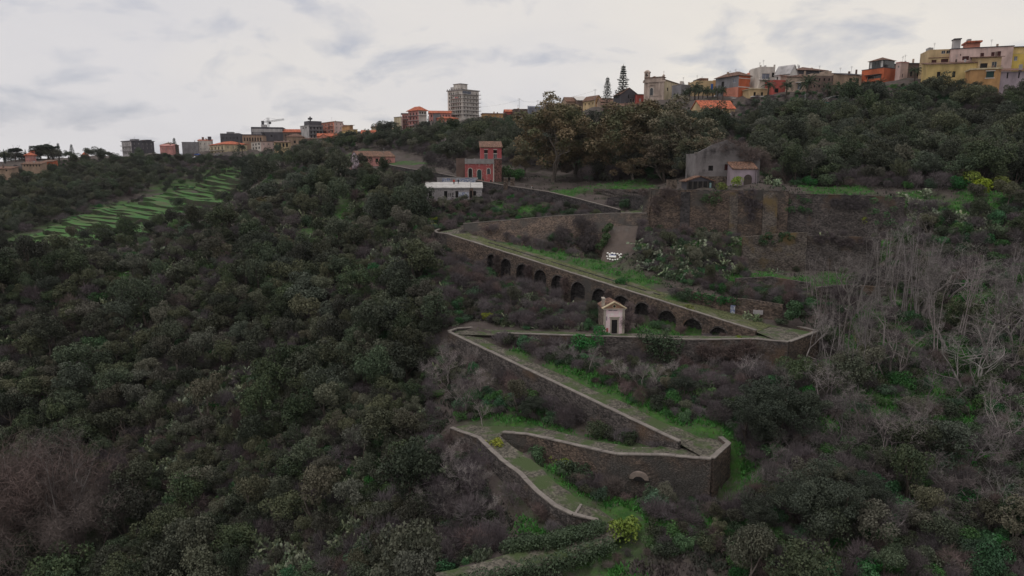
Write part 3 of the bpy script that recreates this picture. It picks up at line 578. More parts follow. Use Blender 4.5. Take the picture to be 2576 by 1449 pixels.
for wl in WALLS:
    o = thing(wl['name'], wl['label'], 'wall', wl['q'][0]); i0 = Vector(wl['q'][0]); pts = [x - i0 for x in wl['q']]
    wall_mesh(pts, wl['n'], wl['hq'], wl['th'], wl['bat'], rough=0.12, z_in=[p.z - 2.0 for p in pts]).build('wall', M[wl['m']], o, recalc=True)
    if wl['cop']: coping(o, pts, 0.9, mat='stone')
    wl['o'] = o
# buttresses of the bastion
bw = WALLS[0]
for fr, wd, mt in ((0.02, 1.1, 'stone_brown'), (0.33, 1.0, 'stone_dark'), (0.62, 0.9, 'stone_ochre'), (0.93, 1.5, 'stone_ochre')):
    i = int(fr * (len(bw['q']) - 1)); q = bw['q'][i] - bw['q'][0]; n = bw['n'][i]; e = Vector((n.y, -n.x, 0)); h = bw['hq'][i]
    b = MB(); top = [q + e * s - n * t for s, t in ((-wd, 0.3), (wd, 0.3), (wd, 0.62), (-wd, 0.62))]; bot = [q + e * s - n * t - Vector((0, 0, h + 1)) for s, t in ((-wd, 0.6), (wd, 0.6), (wd, 1.75), (-wd, 1.75))]
    top = [p - Vector((0, 0, 0.35)) for p in top]
    b.face(top); b.face(bot[::-1])
    for k in range(4): b.face([top[k], bot[k], bot[(k + 1) % 4], top[(k + 1) % 4]])
    b.build('buttress', M[mt], bw['o'], recalc=True)

# ---- arcaded ramp (road 3): piers, blind arches, spandrel wall
r3 = ROADS[3]; A0, A1 = r3['p'][0], r3['p'][-1]
via = thing('arcaded_wall', 'long arcaded retaining wall with blind arches under the grassy ramp', 'wall', A0)
ax = (A1 - A0); ax.z = 0; LEN = ax.length; ax.normalize(); nrm = r3['n'][5]; slope = (A1.z - A0.z) / LEN
def along_u(u, vguess):            # distance along the wall face where a bearing crosses it
    a = (u - 1288) / FPX
    # solve X(s) = a * depth(s)
    lo_, hi_ = 0.0, LEN
    for _ in range(40):
        s = (lo_ + hi_) / 2; p = A0 + ax * s + Vector((0, 0, slope * s)); dd = p.y * cp - p.z * sp
        if p.x < a * dd: lo_ = s
        else: hi_ = s
    return s
arch_u = [1239, 1275, 1316, 1362, 1406, 1457, 1511, 1566, 1620, 1682, 1746, 1812]
arch_s = [along_u(u, 0) for u in arch_u]
arch_w = [2.6, 2.9, 3.1, 3.2, 3.2, 3.4, 3.4, 3.4, 3.4, 3.6, 3.6, 3.2]
hS = [a * LEN / 12 for a in range(13)]
def wh(s): return float(np.interp(s, hS, r3['h']))
def VP(s, d, z): return Vector(ax * s + nrm * d + Vector((0, 0, z)))
def topz(s): return slope * s - 0.0
bs = MB(); T0 = -0.28; DEP = 1.1
cuts = [0.0]
for s, wd in zip(arch_s, arch_w): cuts += [s - wd / 2, s + wd / 2]
cuts.append(LEN)
for i in range(0, len(cuts), 2):   # solid lengths
    a, c = cuts[i], cuts[i + 1]
    nseg = max(1, int((c - a) / 1.5))
    for j in range(nseg):
        s0, s1 = lerp(a, c, j / nseg), lerp(a, c, (j + 1) / nseg)
        bs.face([VP(s0, T0, topz(s0)), VP(s1, T0, topz(s1)), VP(s1, T0 - 0.25, topz(s1) - wh(s1) - 2), VP(s0, T0 - 0.25, topz(s0) - wh(s0) - 2)])
for s, wd in zip(arch_s, arch_w):
    rr = wd / 2; spring = topz(s) - 1.3 - rr * 1.0; nk = 10
    cur = [(s - rr * math.cos(math.pi * k / nk), spring + rr * math.sin(math.pi * k / nk)) for k in range(nk + 1)]
    for (sa, za1), (sb, zb1) in zip(cur, cur[1:]):
        bs.face([VP(sa, T0, topz(sa)), VP(sb, T0, topz(sb)), VP(sb, T0, zb1), VP(sa, T0, za1)])
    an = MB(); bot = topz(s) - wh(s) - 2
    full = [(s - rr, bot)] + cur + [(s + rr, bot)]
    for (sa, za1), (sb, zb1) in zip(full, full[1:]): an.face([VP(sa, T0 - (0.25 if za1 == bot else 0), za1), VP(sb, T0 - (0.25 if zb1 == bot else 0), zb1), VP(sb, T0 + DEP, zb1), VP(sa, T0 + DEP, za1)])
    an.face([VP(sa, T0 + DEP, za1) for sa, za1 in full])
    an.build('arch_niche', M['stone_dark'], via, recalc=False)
    ring = MB(); 
    for k in range(nk):
        a0, a1 = math.pi * k / nk, math.pi * (k + 1) / nk; ro = rr + 0.28
        p = [(s - rr * math.cos(a0), spring + rr * math.sin(a0)), (s - rr * math.cos(a1), spring + rr * math.sin(a1)), (s - ro * math.cos(a1), spring + ro * math.sin(a1)), (s - ro * math.cos(a0), spring + ro * math.sin(a0))]
        ring.face([VP(x, T0 - 0.05, z) for x, z in p]); ring.face([VP(p[3][0], T0 - 0.05, p[3][1]), VP(p[2][0], T0 - 0.05, p[2][1]), VP(p[2][0], T0 + 0.02, p[2][1]), VP(p[3][0], T0 + 0.02, p[3][1])]); ring.face([VP(p[0][0], T0 - 0.05, p[0][1]), VP(p[1][0], T0 - 0.05, p[1][1]), VP(p[1][0], T0 + 0.02, p[1][1]), VP(p[0][0], T0 + 0.02, p[0][1])])
    ring.build('arch_ring', M['stone'], via)
for j in range(30):                # inner face and top of the parapet
    s0, s1 = LEN * j / 30, LEN * (j + 1) / 30
    bs.face([VP(s0, T0, topz(s0)), VP(s1, T0, topz(s1)), VP(s1, 0.25, topz(s1)), VP(s0, 0.25, topz(s0))]); bs.face([VP(s0, 0.25, topz(s0)), VP(s1, 0.25, topz(s1)), VP(s1, 0.25, topz(s1) - 1.3), VP(s0, 0.25, topz(s0) - 1.3)])
bs.face([VP(LEN, T0, topz(LEN)), VP(LEN, 0.25, topz(LEN)), VP(LEN, 0.25, topz(LEN) - 3), VP(LEN, T0 - 0.2, topz(LEN) - 3)])
bs.build('wall', M['stone_brown'], via)
coping(via, [p - A0 for p in r3['q']])
# low kerb inside the ramp
kb = MB()
for i in range(6, len(r3['q']) - 14):
    a, c = r3['q'][i] + r3['n'][i] * 3.9, r3['q'][i + 1] + r3['n'][i + 1] * 3.9; a = a - Vector((0, 0, PARS[3])); c = c - Vector((0, 0, PARS[3])); n = r3['n'][i]
    if random.random() < 0.12: continue
    for o_ in (0,):
        kb.face([a + Vector((0, 0, .16)), c + Vector((0, 0, .16)), c + n * .3 + Vector((0, 0, .16)), a + n * .3 + Vector((0, 0, .16))]); kb.face([a + Vector((0, 0, .16)), c + Vector((0, 0, .16)), c, a])
tag(kb.build('kerb', M['stone_dark']), kind='structure')

# ---- sloping mortar apron with the ring of white stones
ap = [W(1540, 567, 148.6), W(1605, 569, 147.8), W(1590, 664, 140.5), W(1508, 662, 142.5)]
apo = thing('stone_apron', 'smooth sloping mortar apron between rubble and prickly pears with white stone ring', 'ramp', ap[0])
b = MB(); e0 = ap[0]; nv = (ap[1] - ap[0]).cross(ap[3] - ap[0]).normalized(); nv = nv if nv.y < 0 else -nv
G = 12
for i in range(G):
    for j in range(G):
        q4 = []
        for a_, c_ in ((i, j), (i + 1, j), (i + 1, j + 1), (i, j + 1)):
            p = ap[0].lerp(ap[1], a_ / G).lerp(ap[3].lerp(ap[2], a_ / G), c_ / G); q4.append(p - e0 + nv * 0.35 * math.sin(a_ * 1.3 + c_) * 0.15)
        b.face(q4)
for a_, c_ in zip(ap, ap[1:] + ap[:1]): b.face([a_ - e0, c_ - e0, c_ - e0 - nv * 2.5, a_ - e0 - nv * 2.5])
b.build('apron', M['slab'], apo, recalc=True)
ringpx = [(1531, 638.5), (1537.5, 642.5), (1545, 639), (1552.5, 640.5), (1562.5, 640.8), (1574, 642), (1568.5, 645.2), (1572, 652), (1529, 649), (1531.5, 656.2), (1538.5, 658.5), (1547, 660.5), (1556, 659.5), (1564.5, 659)]
def on_apron(u, v):
    d = Vector(ray(u, v)); n2 = (ap[2] - ap[3]).cross(ap[0] - ap[3]).normalized(); n2 = n2 if n2.y < 0 else -n2; t = ap[3].dot(n2) / d.dot(n2); return d * t + n2 * 0.12
# the ring sits a little left of the apron's centre line
ringpx = [(1516 + (x - 1516) * 0.78 + 1, 636 + (y - 636) * 0.78) for x, y in ringpx]
tx = (ap[1] - ap[0]).normalized(); ty = nv.cross(tx)
for i, (u, v) in enumerate(ringpx):
    p = on_apron(u, v) - e0; b = MB(); k = random.choice((4, 5, 6)); rr = 0.26 * random.uniform(0.8, 1.15); a0 = random.uniform(0, 6)
    pt = [p + (tx * math.cos(a0 + 6.283 * j / k) * rr + ty * math.sin(a0 + 6.283 * j / k) * rr * 0.8) for j in range(k)]
    b.face([x + nv * 0.16 for x in pt])
    for j in range(k): b.face([pt[j] + nv * 0.16, pt[(j + 1) % k] + nv * 0.16, pt[(j + 1) % k] - nv * 0.1, pt[j] - nv * 0.1])
    b.build('white_stone', M['white_stone'], apo, recalc=True)
p = on_apron(1541, 646.5) - e0; b = MB()
def plate(b, p, w2, h2, z0, z1):
    q = [p + tx * a * w2 + ty * c * h2 for a, c in ((-1, -1), (1, -1), (1, 1), (-1, 1))]
    b.face([x + nv * z1 for x in q])
    for j in range(4): b.face([q[j] + nv * z1, q[(j + 1) % 4] + nv * z1, q[(j + 1) % 4] + nv * z0, q[j] + nv * z0])
plate(b, p, 0.75, 0.22, -0.1, 0.12); b.build('white_plaque', M['white_stone'], apo, recalc=True)
b = MB(); plate(b, p + ty * (0.33 if ty.z > 0 else -0.33), 0.7, 0.09, -0.1, 0.1); b.build('blue_strip', material('blue_paint', (0.08, 0.13, 0.35), (0.06, 0.1, 0.28), 2), apo, recalc=True)

# ---- terraced field
NT = 32; TERR = []
def edge_at(lst, t): 
    x = t * (len(lst) - 1); i = min(int(x), len(lst) - 2); return lst[i].lerp(lst[i + 1], x - i)
M['field'] = material('field_grass', (0.030, 0.105, 0.024), (0.062, 0.145, 0.034), 0.10, 0.9, 0.6, bscale=0.8, c3=(0.080, 0.092, 0.044), t3=0.55, scale3=0.09)
M['riser'] = material('terrace_riser', (0.058, 0.050, 0.040), (0.036, 0.052, 0.026), 0.12, 0.95, 0.6, c3=(0.036, 0.075, 0.024), t3=0.55, scale3=0.08)
TT = np.cumsum([0] + [random.uniform(.45, 1.7) for _ in range(NT)]); TT = TT / TT[-1]
for i in range(NT):
    t0, t1 = TT[i], TT[i + 1]; jz = np.cumsum(np.random.default_rng(i).normal(0, .16, 21)); a, b_, c, d = edge_at(FL, t0), edge_at(FR, t0), edge_at(FR, t1), edge_at(FL, t1)
    ja, jb = random.uniform(-.05, .16), random.uniform(-.16, .08); a, b_, c, d = a.lerp(b_, ja), b_.lerp(a, -jb), c.lerp(d, -jb), d.lerp(c, ja)
    K = 20; z = (a.z + b_.z) / 2 + 0.2; fr = []; bk = []
    for k in range(K + 1):
        s = k / K; p = a.lerp(b_, s); q = d.lerp(c, s); wv = Vector((0, 1.6 * math.sin(s * 7 + i * 1.7) + .8 * math.sin(s * 19 + i), .25 * math.sin(s * 11 + i * 2.3) + jz[k]))
        lev = lerp(a.z, b_.z, s) * 0.85 + z * 0.15
        fr.append(Vector((p.x, p.y, lev)) + wv); bk.append(Vector((q.x, q.y + 3, lev + 0.15)) + wv)
    mb = MB()
    for k in range(K): mb.face([fr[k], fr[k + 1], bk[k + 1], bk[k]])
    o = tag(mb.build('terrace', M['field']), kind='structure'); TERR.append((fr, bk))
    mb = MB()
    for k in range(K): mb.face([fr[k] + Vector((0, .02, 0.12)), fr[k + 1] + Vector((0, .02, 0.12)), fr[k + 1] - Vector((0, 0.15, 3.5)), fr[k] - Vector((0, 0.15, 3.5))]); mb.face([fr[k] + Vector((0, .02, .12)), fr[k + 1] + Vector((0, .02, .12)), fr[k + 1] + Vector((0, .5, .12)), fr[k] + Vector((0, .5, .12))])
    mb.build('riser', M['riser'], o)

# ================================================================== BUILDINGS
def G(n, rows, w, h, x0=0.04, x1=0.96, z0=0.04, z1=0.96, k='w', skip=()):
    o = []
    for r_ in range(rows):
        for c in range(n):
            if (c, r_) in skip: continue
            cx = x0 + (x1 - x0) * (c + 0.5) / n; cz = z0 + (z1 - z0) * (r_ + 0.5) / rows; dw = (x1 - x0) / n * w / 2; dh = (z1 - z0) / rows * h / 2
            o.append((cx - dw, cx + dw, cz - dh, cz + dh, k))
    return o
def facade(mb, o, ex, inw, Wd, z0, Ht, holes, dep=0.22, m=0):
    xs = sorted({0.0, Wd, *[h[0] for h in holes], *[h[1] for h in holes]}); zs = sorted({z0, Ht, *[h[2] for h in holes], *[h[3] for h in holes]})
    P = lambda x, z, d=0: o + ex * x + inw * d + Vector((0, 0, z))
    for xa, xb in zip(xs, xs[1:]):
        for za1, zb1 in zip(zs, zs[1:]):
            cx, cz = (xa + xb) / 2, (za1 + zb1) / 2
            if any(h[0] < cx < h[1] and h[2] < cz < h[3] for h in holes): continue
            mb.face([P(xa, za1), P(xb, za1), P(xb, zb1), P(xa, zb1)], m)
    for h in holes:
        c = [(h[0], h[2]), (h[1], h[2]), (h[1], h[3]), (h[0], h[3])]
        for a, b in zip(c, c[1:] + c[:1]): mb.face([P(*a), P(*b), P(*b, dep), P(*a, dep)], m)
WK = {'w': ('window', 'glass'), 's': ('window', 'shutter_red'), 'g': ('window', 'shutter_green'), 'd': ('door', 'dark'), 'o': ('window', 'dark'), 'b': ('window', 'steel_blue'), 'p': ('window', 'pale_grey')}
def solve_len(cor, d, u):
    up = (u - 1288) / FPX; wc = cor.y * cp - cor.z * sp
    return (up * wc - cor.x) / (d.x - up * d.y * cp)
BLD = []
def B(name, label, uc, Y, vb, vt, th=0, ul=None, ur=None, dl=9.0, dr=10.0, wall='pink', roof=('flat',), R=(), L=(), bal=(), ext=(), sub=5.0, wallL=None, cat='house', antenna=0, frame='white', band=()):
    cor = W(uc, vb, Y); a = R_(th); ex = Vector((math.cos(a), math.sin(a), 0)); ey = Vector((-math.sin(a), math.cos(a), 0))
    Lr = solve_len(cor, ex, ur) if ur is not None else dr; Ll = solve_len(cor, ey, ul) if ul is not None else dl
    Lr = max(1.0, min(abs(Lr), 60)); Ll = max(1.0, min(abs(Ll), 60)); Ht = W(uc, vt, Y).z - cor.z
    o = thing(name, label, cat, cor, a); BLD.append((o, Lr, Ll, Ht))
    X, Yv = Vector((1, 0, 0)), Vector((0, 1, 0)); Z = Vector((0, 0, 1))
    hr = [(x0 * Lr, x1 * Lr, z0 * Ht, z1 * Ht, k) for x0, x1, z0, z1, k in R]; hl = [(x0 * Ll, x1 * Ll, z0 * Ht, z1 * Ht, k) for x0, x1, z0, z1, k in L]
    mb = MB(); ml = 1 if wallL else 0
    facade(mb, Vector((0, 0, 0)), X, Yv, Lr, -sub, Ht, hr)
    facade(mb, Vector((0, Ll, 0)), -Yv, X, Ll, -sub, Ht, [(Ll - h[1], Ll - h[0], h[2], h[3]) for h in hl], m=ml)
    mb.face([(Lr, 0, -sub), (Lr, Ll, -sub), (Lr, Ll, Ht), (Lr, 0, Ht)]); mb.face([(Lr, Ll, -sub), (0, Ll, -sub), (0, Ll, Ht), (Lr, Ll, Ht)])
    rt = roof[0]; rm = M[roof[2]] if len(roof) > 2 else M['concrete']; rh = roof[1] if len(roof) > 1 else 0.3; ov = roof[3] if len(roof) > 3 else 0.45
    rb = MB(); E = Ht
    if rt == 'flat':
        mb.face([(0, 0, Ht), (Lr, 0, Ht), (Lr, Ll, Ht), (0, Ll, Ht)])
        rb.box(-ov, Lr + ov, -ov, Ll + ov, Ht + 0.003, Ht + rh)
    elif rt == 'parapet':
        for q in ((-.02, Lr + .02, -.02, .22), (-.02, Lr + .02, Ll - .22, Ll + .02), (-.02, .22, .22, Ll - .22), (Lr - .22, Lr + .02, .22, Ll - .22)): rb.box(*q, Ht, Ht + rh)
        mb.face([(0, 0, Ht - .05), (Lr, 0, Ht - .05), (Lr, Ll, Ht - .05), (0, Ll, Ht - .05)])
    elif rt == 'hip':
        mb.face([(0, 0, Ht), (Lr, 0, Ht), (Lr, Ll, Ht), (0, Ll, Ht)])
        c = [(-ov, -ov), (Lr + ov, -ov), (Lr + ov, Ll + ov), (-ov, Ll + ov)]; s = min(Lr, Ll) / 2
        if Lr >= Ll: r0, r1 = (s, Ll / 2), (Lr - s, Ll / 2)
        else: r0, r1 = (Lr / 2, s), (Lr / 2, Ll - s)
        lo_ = [Vector((*p, Ht + .02)) for p in c]; hi_ = [Vector((*p, Ht + .2)) for p in c]; q0, q1 = Vector((*r0, Ht + .2 + rh)), Vector((*r1, Ht + .2 + rh))
        rb.face(lo_[::-1])
        for k in range(4): rb.face([lo_[k], lo_[(k + 1) % 4], hi_[(k + 1) % 4], hi_[k]])
        if Lr >= Ll: rb.face([hi_[0], hi_[1], q1, q0]); rb.face([hi_[1], hi_[2], q1]); rb.face([hi_[2], hi_[3], q0, q1]); rb.face([hi_[3], hi_[0], q0])
        else: rb.face([hi_[0], hi_[1], q0]); rb.face([hi_[1], hi_[2], q1, q0]); rb.face([hi_[2], hi_[3], q1]); rb.face([hi_[3], hi_[0], q0, q1])
    elif rt in ('gable_r', 'gable_l'):
        if rt == 'gable_r':   # ridge along x
            for x in (0, Lr): mb.face([(x, 0, Ht), (x, Ll, Ht), (x, Ll / 2, Ht + rh)], ml if x == 0 else 0)
            sl = rh / (Ll / 2); prof = [(-ov, Ht - ov * sl), (Ll / 2, Ht + rh), (Ll + ov, Ht - ov * sl)]
            P = lambda t, y, z: Vector((t, y, z)); t0, t1 = -ov * .6, Lr + ov * .6
        else:
            for y in (0, Ll): mb.face([(0, y, Ht), (Lr, y, Ht), (Lr / 2, y, Ht + rh)], 0 if y == 0 else ml)
            sl = rh / (Lr / 2); prof = [(-ov, Ht - ov * sl), (Lr / 2, Ht + rh), (Lr + ov, Ht - ov * sl)]
            P = lambda t, y, z: Vector((y, t, z)); t0, t1 = -ov * .6, Ll + ov * .6
        up = [(y, z + 0.24) for y, z in prof]; dn_ = [(y, z + 0.03) for y, z in prof]
        for a_, b_ in ((0, 1), (1, 2)):
            rb.face([P(t0, *up[a_]), P(t1, *up[a_]), P(t1, *up[b_]), P(t0, *up[b_])]); rb.face([P(t0, *dn_[a_]), P(t0, *dn_[b_]), P(t1, *dn_[b_]), P(t1, *dn_[a_])])
            for t in (t0, t1): rb.face([P(t, *up[a_]), P(t, *up[b_]), P(t, *dn_[b_]), P(t, *dn_[a_])])
        for k in (0, 2): rb.face([P(t0, *up[k]), P(t1, *up[k]), P(t1, *dn_[k]), P(t0, *dn_[k])])
    elif rt in ('shed', 'shed_l'):           # falls towards the right face / towards the left face
        if rt == 'shed':
            hts = {(0, 0): 0, (1, 0): 0, (1, 1): rh, (0, 1): rh}
            mb.face([(0, 0, Ht), (0, Ll, Ht), (0, Ll, Ht + rh)], ml); mb.face([(Lr, 0, Ht), (Lr, Ll, Ht), (Lr, Ll, Ht + rh)])
        else:
            hts = {(0, 0): 0, (1, 0): rh, (1, 1): rh, (0, 1): 0}; mb.face([(0, 0, Ht), (Lr, 0, Ht), (Lr, 0, Ht + rh)])
        c = []
        for i_, j_ in ((0, 0), (1, 0), (1, 1), (0, 1)): c.append(Vector((lerp(-ov, Lr + ov, i_), lerp(-ov, Ll + ov, j_), Ht + hts[(i_, j_)] + .05)))
        rb.face([p + Z * .2 for p in c]); rb.face(c[::-1])
        for k in range(4): rb.face([c[k], c[(k + 1) % 4], c[(k + 1) % 4] + Z * .2, c[k] + Z * .2])
    mb.build('wall', [M[wall], M[wallL]] if wallL else M[wall], o)
    if rb.v: rb.build('roof', rm, o, recalc=True)
    for face, hs in (('R', hr), ('L', hl)):
        for x0, x1, z0, z1, k in hs:
            nm, mt = WK[k]; wb = MB(); f = 0.07 if (x1 - x0) > 0.5 else 0.05; d0 = 0.12
            def bx(a, b, z_0, z_1, y0, y1, m_):
                if face == 'R': wb.box(a, b, y0, y1, z_0, z_1, m_)
                else: wb.box(y0, y1, a, b, z_0, z_1, m_)
            bx(x0, x1, z0, z1, 0.19, 0.21, 0)
            if nm == 'window':
                bx(x0, x0 + f, z0, z1, d0, .18, 1); bx(x1 - f, x1, z0, z1, d0, .18, 1); bx(x0 + f, x1 - f, z1 - f, z1, d0, .18, 1); bx(x0 + f, x1 - f, z0, z0 + f, d0, .18, 1); bx((x0 + x1) / 2 - .03, (x0 + x1) / 2 + .03, z0 + f, z1 - f, d0, .18, 1)
            fr_m = M[mt] if k in 'sgo' else M[frame]
            wb.build(nm, [M[mt], fr_m], o)
    for spec in bal:
        face, x0, x1, z, out_ = spec[:5]; mt = spec[5] if len(spec) > 5 else 'pale_grey'
        Ln = Lr if face == 'R' else Ll; a_, b_ = x0 * Ln, x1 * Ln; zz = z * Ht; sb = MB(); rl = MB()
        def bb(m_, a, b, y0, y1, z_0, z_1):
            if face == 'R': m_.box(a, b, y0, y1, z_0, z_1)
            else: m_.box(y0, y1, a, b, z_0, z_1)
        bb(sb, a_, b_, -out_, 0.0, zz - .18, zz); so_ = sb.build('balcony', M[mt], o)
        bb(rl, a_, b_, -out_, -out_ + .04, zz + .95, zz + 1.0); n_ = max(2, int((b_ - a_) / 0.45))
        for i in range(n_ + 1):
            x = lerp(a_ + .02, b_ - .04, i / n_); bb(rl, x, x + .03, -out_, -out_ + .03, zz, zz + .95)
        for x in (a_, b_ - .03): bb(rl, x, x + .03, -out_ + .04, 0, zz + .95, zz + 1.0)
        rl.build('railing', M['iron'], so_)
    for nm, mt, x0, x1, y0, y1, z0, z1 in ext:   # fractions of the plan; heights in metres above the eaves (negative: below)
        e_ = MB(); e_.box(x0 * Lr, x1 * Lr, y0 * Ll, y1 * Ll, Ht + z0, Ht + z1); e_.build(nm, M[mt], o)
    for nm, mt, face, x0, x1, z0, z1, out_ in band:  # string courses, awnings, pilasters on a face (fractions)
        e_ = MB(); Ln = Lr if face == 'R' else Ll
        (e_.box(x0 * Ln, x1 * Ln, -out_, -0.001, z0 * Ht, z1 * Ht) if face == 'R' else e_.box(-out_, -0.001, x0 * Ln, x1 * Ln, z0 * Ht, z1 * Ht)); e_.build(nm, M[mt], o)
    if Y > 240 and rt in ('flat', 'parapet', 'hip', 'shed') and Lr > 6 and cat != 'wall':
        for k in range(random.randint(1, 2)):
            e_ = MB(); x, y = random.uniform(.1, .85) * Lr, random.uniform(.2, .6) * Ll; e_.box(x, x + random.uniform(.4, .9), y, y + .6, Ht, Ht + rh * .6 + random.uniform(.9, 1.7)); e_.build('chimney', random.choice((M['sand'], M['brown'], M['pale_grey'])), o)
    for k in range(antenna + (1 if Y < 330 and Lr > 6 and Y > 240 else 0)):
        e_ = MB(); x, y = random.uniform(.2, .8) * Lr, random.uniform(.2, .8) * Ll; hh = random.uniform(3.0, 4.6)
        e_.tube([(x, y, Ht), (x, y, Ht + hh)], [.05, .035], 4)
        for j in range(4): e_.box(x - .5 + .08 * j, x + .5 - .08 * j, y - .02, y + .02, Ht + hh - .15 - .28 * j, Ht + hh - .11 - .28 * j)
        e_.box(x - .02, x + .02, y - .8, y + .8, Ht + hh - .45, Ht + hh - .41); e_.build('antenna', M['metal'], o)
    return o
R_ = math.radians

# ---- far left skyline
B('villa', 'two storey pink villa with red roof below umbrella pines at far left', 65, 440, 410, 391, 35, ul=44, ur=92, wall='pink', roof=('hip', 2.0, 'tile_red', .8), L=G(3, 2, .3, .5), R=G(4, 2, .25, .5), ext=[('roof_turret', 'pink', .55, .98, .2, .8, 0.2, 2.6), ('turret_roof', 'tile_red', .52, 1.0, .15, .85, 2.6, 3.0)], frame='offwhite')
B('garden_house', 'small orange walled house right of the pink villa at far left', 107, 425, 421, 407, 8, ur=132, dl=7, wall='orange', roof=('shed', 1.0, 'tile', .4), R=[(.6, .75, .35, .75, 'o')])
B('shed', 'long tiled open shed below the pink villa', 56, 415, 420, 413, 6, ur=105, dl=6, wall='tan', roof=('shed', 1.4, 'tile', .5), R=G(6, 1, .4, .7, k='o'))
B('shed', 'orange roofed shed cut by the left picture edge', -14, 390, 433, 425, 5, ur=28, dl=7, wall='tan', roof=('shed', 1.2, 'tile', .5), R=G(2, 1, .2, .5, k='o'))
B('villa', 'small white villa with red roofs among trees at far left', 205, 500, 402, 392, 30, ul=188, ur=222, wall='offwhite', roof=('hip', 2.6, 'tile_red', .5), L=G(2, 1, .3, .5), R=G(3, 1, .3, .5))
B('apartment_block', 'unfinished grey concrete apartment block standing alone on the left skyline', 333, 560, 391, 355, 48, ul=309, ur=390, wall='dark_grey', wallL='pale_grey', roof=('flat', .5, 'dark_grey', .6), L=G(4, 3, .3, .5), R=G(5, 2, .22, .35, z0=.4) , bal=[('L', 0, 1, .33, 1.4), ('L', 0, 1, .66, 1.4)], ext=[('roof_hut', 'grey', .25, .5, .3, .7, .4, 2.0), ('roof_hut', 'dark_grey', .74, .96, .1, .8, .4, 1.6)], antenna=1, cat='building')
B('house', 'low pink house beside the lone Norfolk pine on the left skyline', 403, 540, 382, 367, 10, ur=434, dl=8, wall='pink', roof=('shed', 1.2, 'pink', .4), R=G(3, 1, .2, .4))
B('house', 'brown roofed house behind the low pink house', 404, 570, 378, 365, 5, ur=440, dl=9, wall='brown', roof=('hip', 2.0, 'tile_brown', .4), R=G(3, 1, .2, .5))
B('house', 'grey flat roofed house right of the lone Norfolk pine', 459, 560, 382, 358, 14, ur=500, dl=9, wall='grey', roof=('flat', .3, 'dark_grey', .2), R=G(4, 2, .25, .4, skip=((1, 0),)))
B('house', 'whitish house with two dark chimney stacks on the left skyline', 499, 565, 382, 354, 20, ul=494, ur=534, wall='offwhite', roof=('shed', 1.6, 'tile_red', .3), R=G(3, 2, .2, .35), ext=[('chimney', 'brown', .28, .42, .3, .5, .5, 3.2), ('chimney', 'dark_grey', .72, .95, .2, .6, .3, 3.6)])
B('villa', 'cream villa with red hipped roof above the car park wall', 566, 520, 391, 363, 40, ul=529, ur=623, wall='cream', roof=('hip', 2.6, 'tile_red', .9), L=G(4, 2, .32, .62, k='o', z0=.02, z1=.92), R=G(4, 2, .18, .45), bal=[('L', 0, 1, .5, 1.3)], cat='villa')
B('house', 'dark grey irregular house block behind the cream villa', 556, 590, 372, 338, 10, ur=606, dl=12, wall='dark_grey', roof=('parapet', .8, 'dark_grey'), R=G(5, 2, .2, .35, k='o'), ext=[('roof_hut', 'grey', .3, .62, .2, .7, 0, 2.2), ('roof_hut', 'brown', .75, .95, .1, .5, 0, 1.2)])
B('school_building', 'brown building with a row of tall windows left of the big dark block', 611, 560, 366, 340, 6, ur=662, dl=12, wall='tan', roof=('flat', .7, 'dark_grey', .4), R=G(7, 1, .5, .5, z0=.25, z1=.95, k='o'), cat='building')
B('warehouse', 'big dark block with flaking pale upper wall below the crane', 634, 585, 366, 322, 12, ur=714, dl=20, wall='dark_grey', roof=('parapet', .9, 'dark_grey'), R=[(.35, .42, .55, .7, 'o'), (.8, .88, .1, .3, 'o'), (.6, .66, .5, .62, 'o')], ext=[('roof_hut', 'pale_grey', .3, .46, .2, .5, 0, 3.2)], band=[('flaking_render', 'pale_grey', 'R', .02, .98, .78, .96, .05), ('flaking_render', 'grey', 'R', .05, .3, .5, .775, .05)], cat='building')
B('house', 'pink and white house with arched windows left of the tiled gate houses', 657, 520, 376, 356, 30, ul=633, ur=708, wall='pale_pink', wallL='offwhite', roof=('shed', .8, 'tile_brown', .5), L=G(3, 2, .42, .62, k='o'), R=G(4, 1, .22, .4, z0=.4), cat='house')
B('house', 'long brick coloured house with bright red roof below the crane jib', 713, 590, 352, 332, 4, ur=757, dl=11, wall='brown', roof=('gable_r', 2.4, 'tile_red', .6), R=G(5, 1, .25, .4, k='o'))
B('house', 'brown hip roofed house beneath the bright red roof', 722, 535, 364, 344, 8, ur=762, dl=10, wall='tan', roof=('hip', 2.4, 'tile_brown', .8), R=G(3, 1, .4, .5, z0=0, z1=.7, k='o'))
B('gate_house', 'low ochre tiled porch house with pale posts left of the arcaded wall', 690, 512, 371, 358, 8, ur=728, dl=7, wall='ochre', roof=('shed', 1.0, 'tile_brown', .7), R=G(4, 1, .55, .75, z0=0, z1=.95, k='o'), cat='house')
B('apartment_block', 'pale grey apartment block with dark balconies and roof mast left of the salmon block', 778, 575, 350, 315, 35, ul=757, ur=814, wall='grey', wallL='pale_grey', roof=('flat', .3, 'concrete', .3), L=[(.25, .38, .8, .9, 'o'), (.6, .73, .8, .9, 'o')], R=G(4, 3, .4, .6, k='o'), bal=[('R', .02, .7, .33, 1.4, 'dark_grey'), ('R', .02, .98, .62, 1.4, 'dark_grey'), ('R', .02, .98, .9, 1.2, 'dark_grey')], ext=[('roof_storey', 'dark_grey', .05, .95, .05, .6, .3, 3.6), ('roof_mast', 'iron', .30, .36, .3, .36, 3.6, 7.5), ('water_tank', 'dark_grey', .22, .44, .25, .42, 5.0, 6.4)], cat='building')
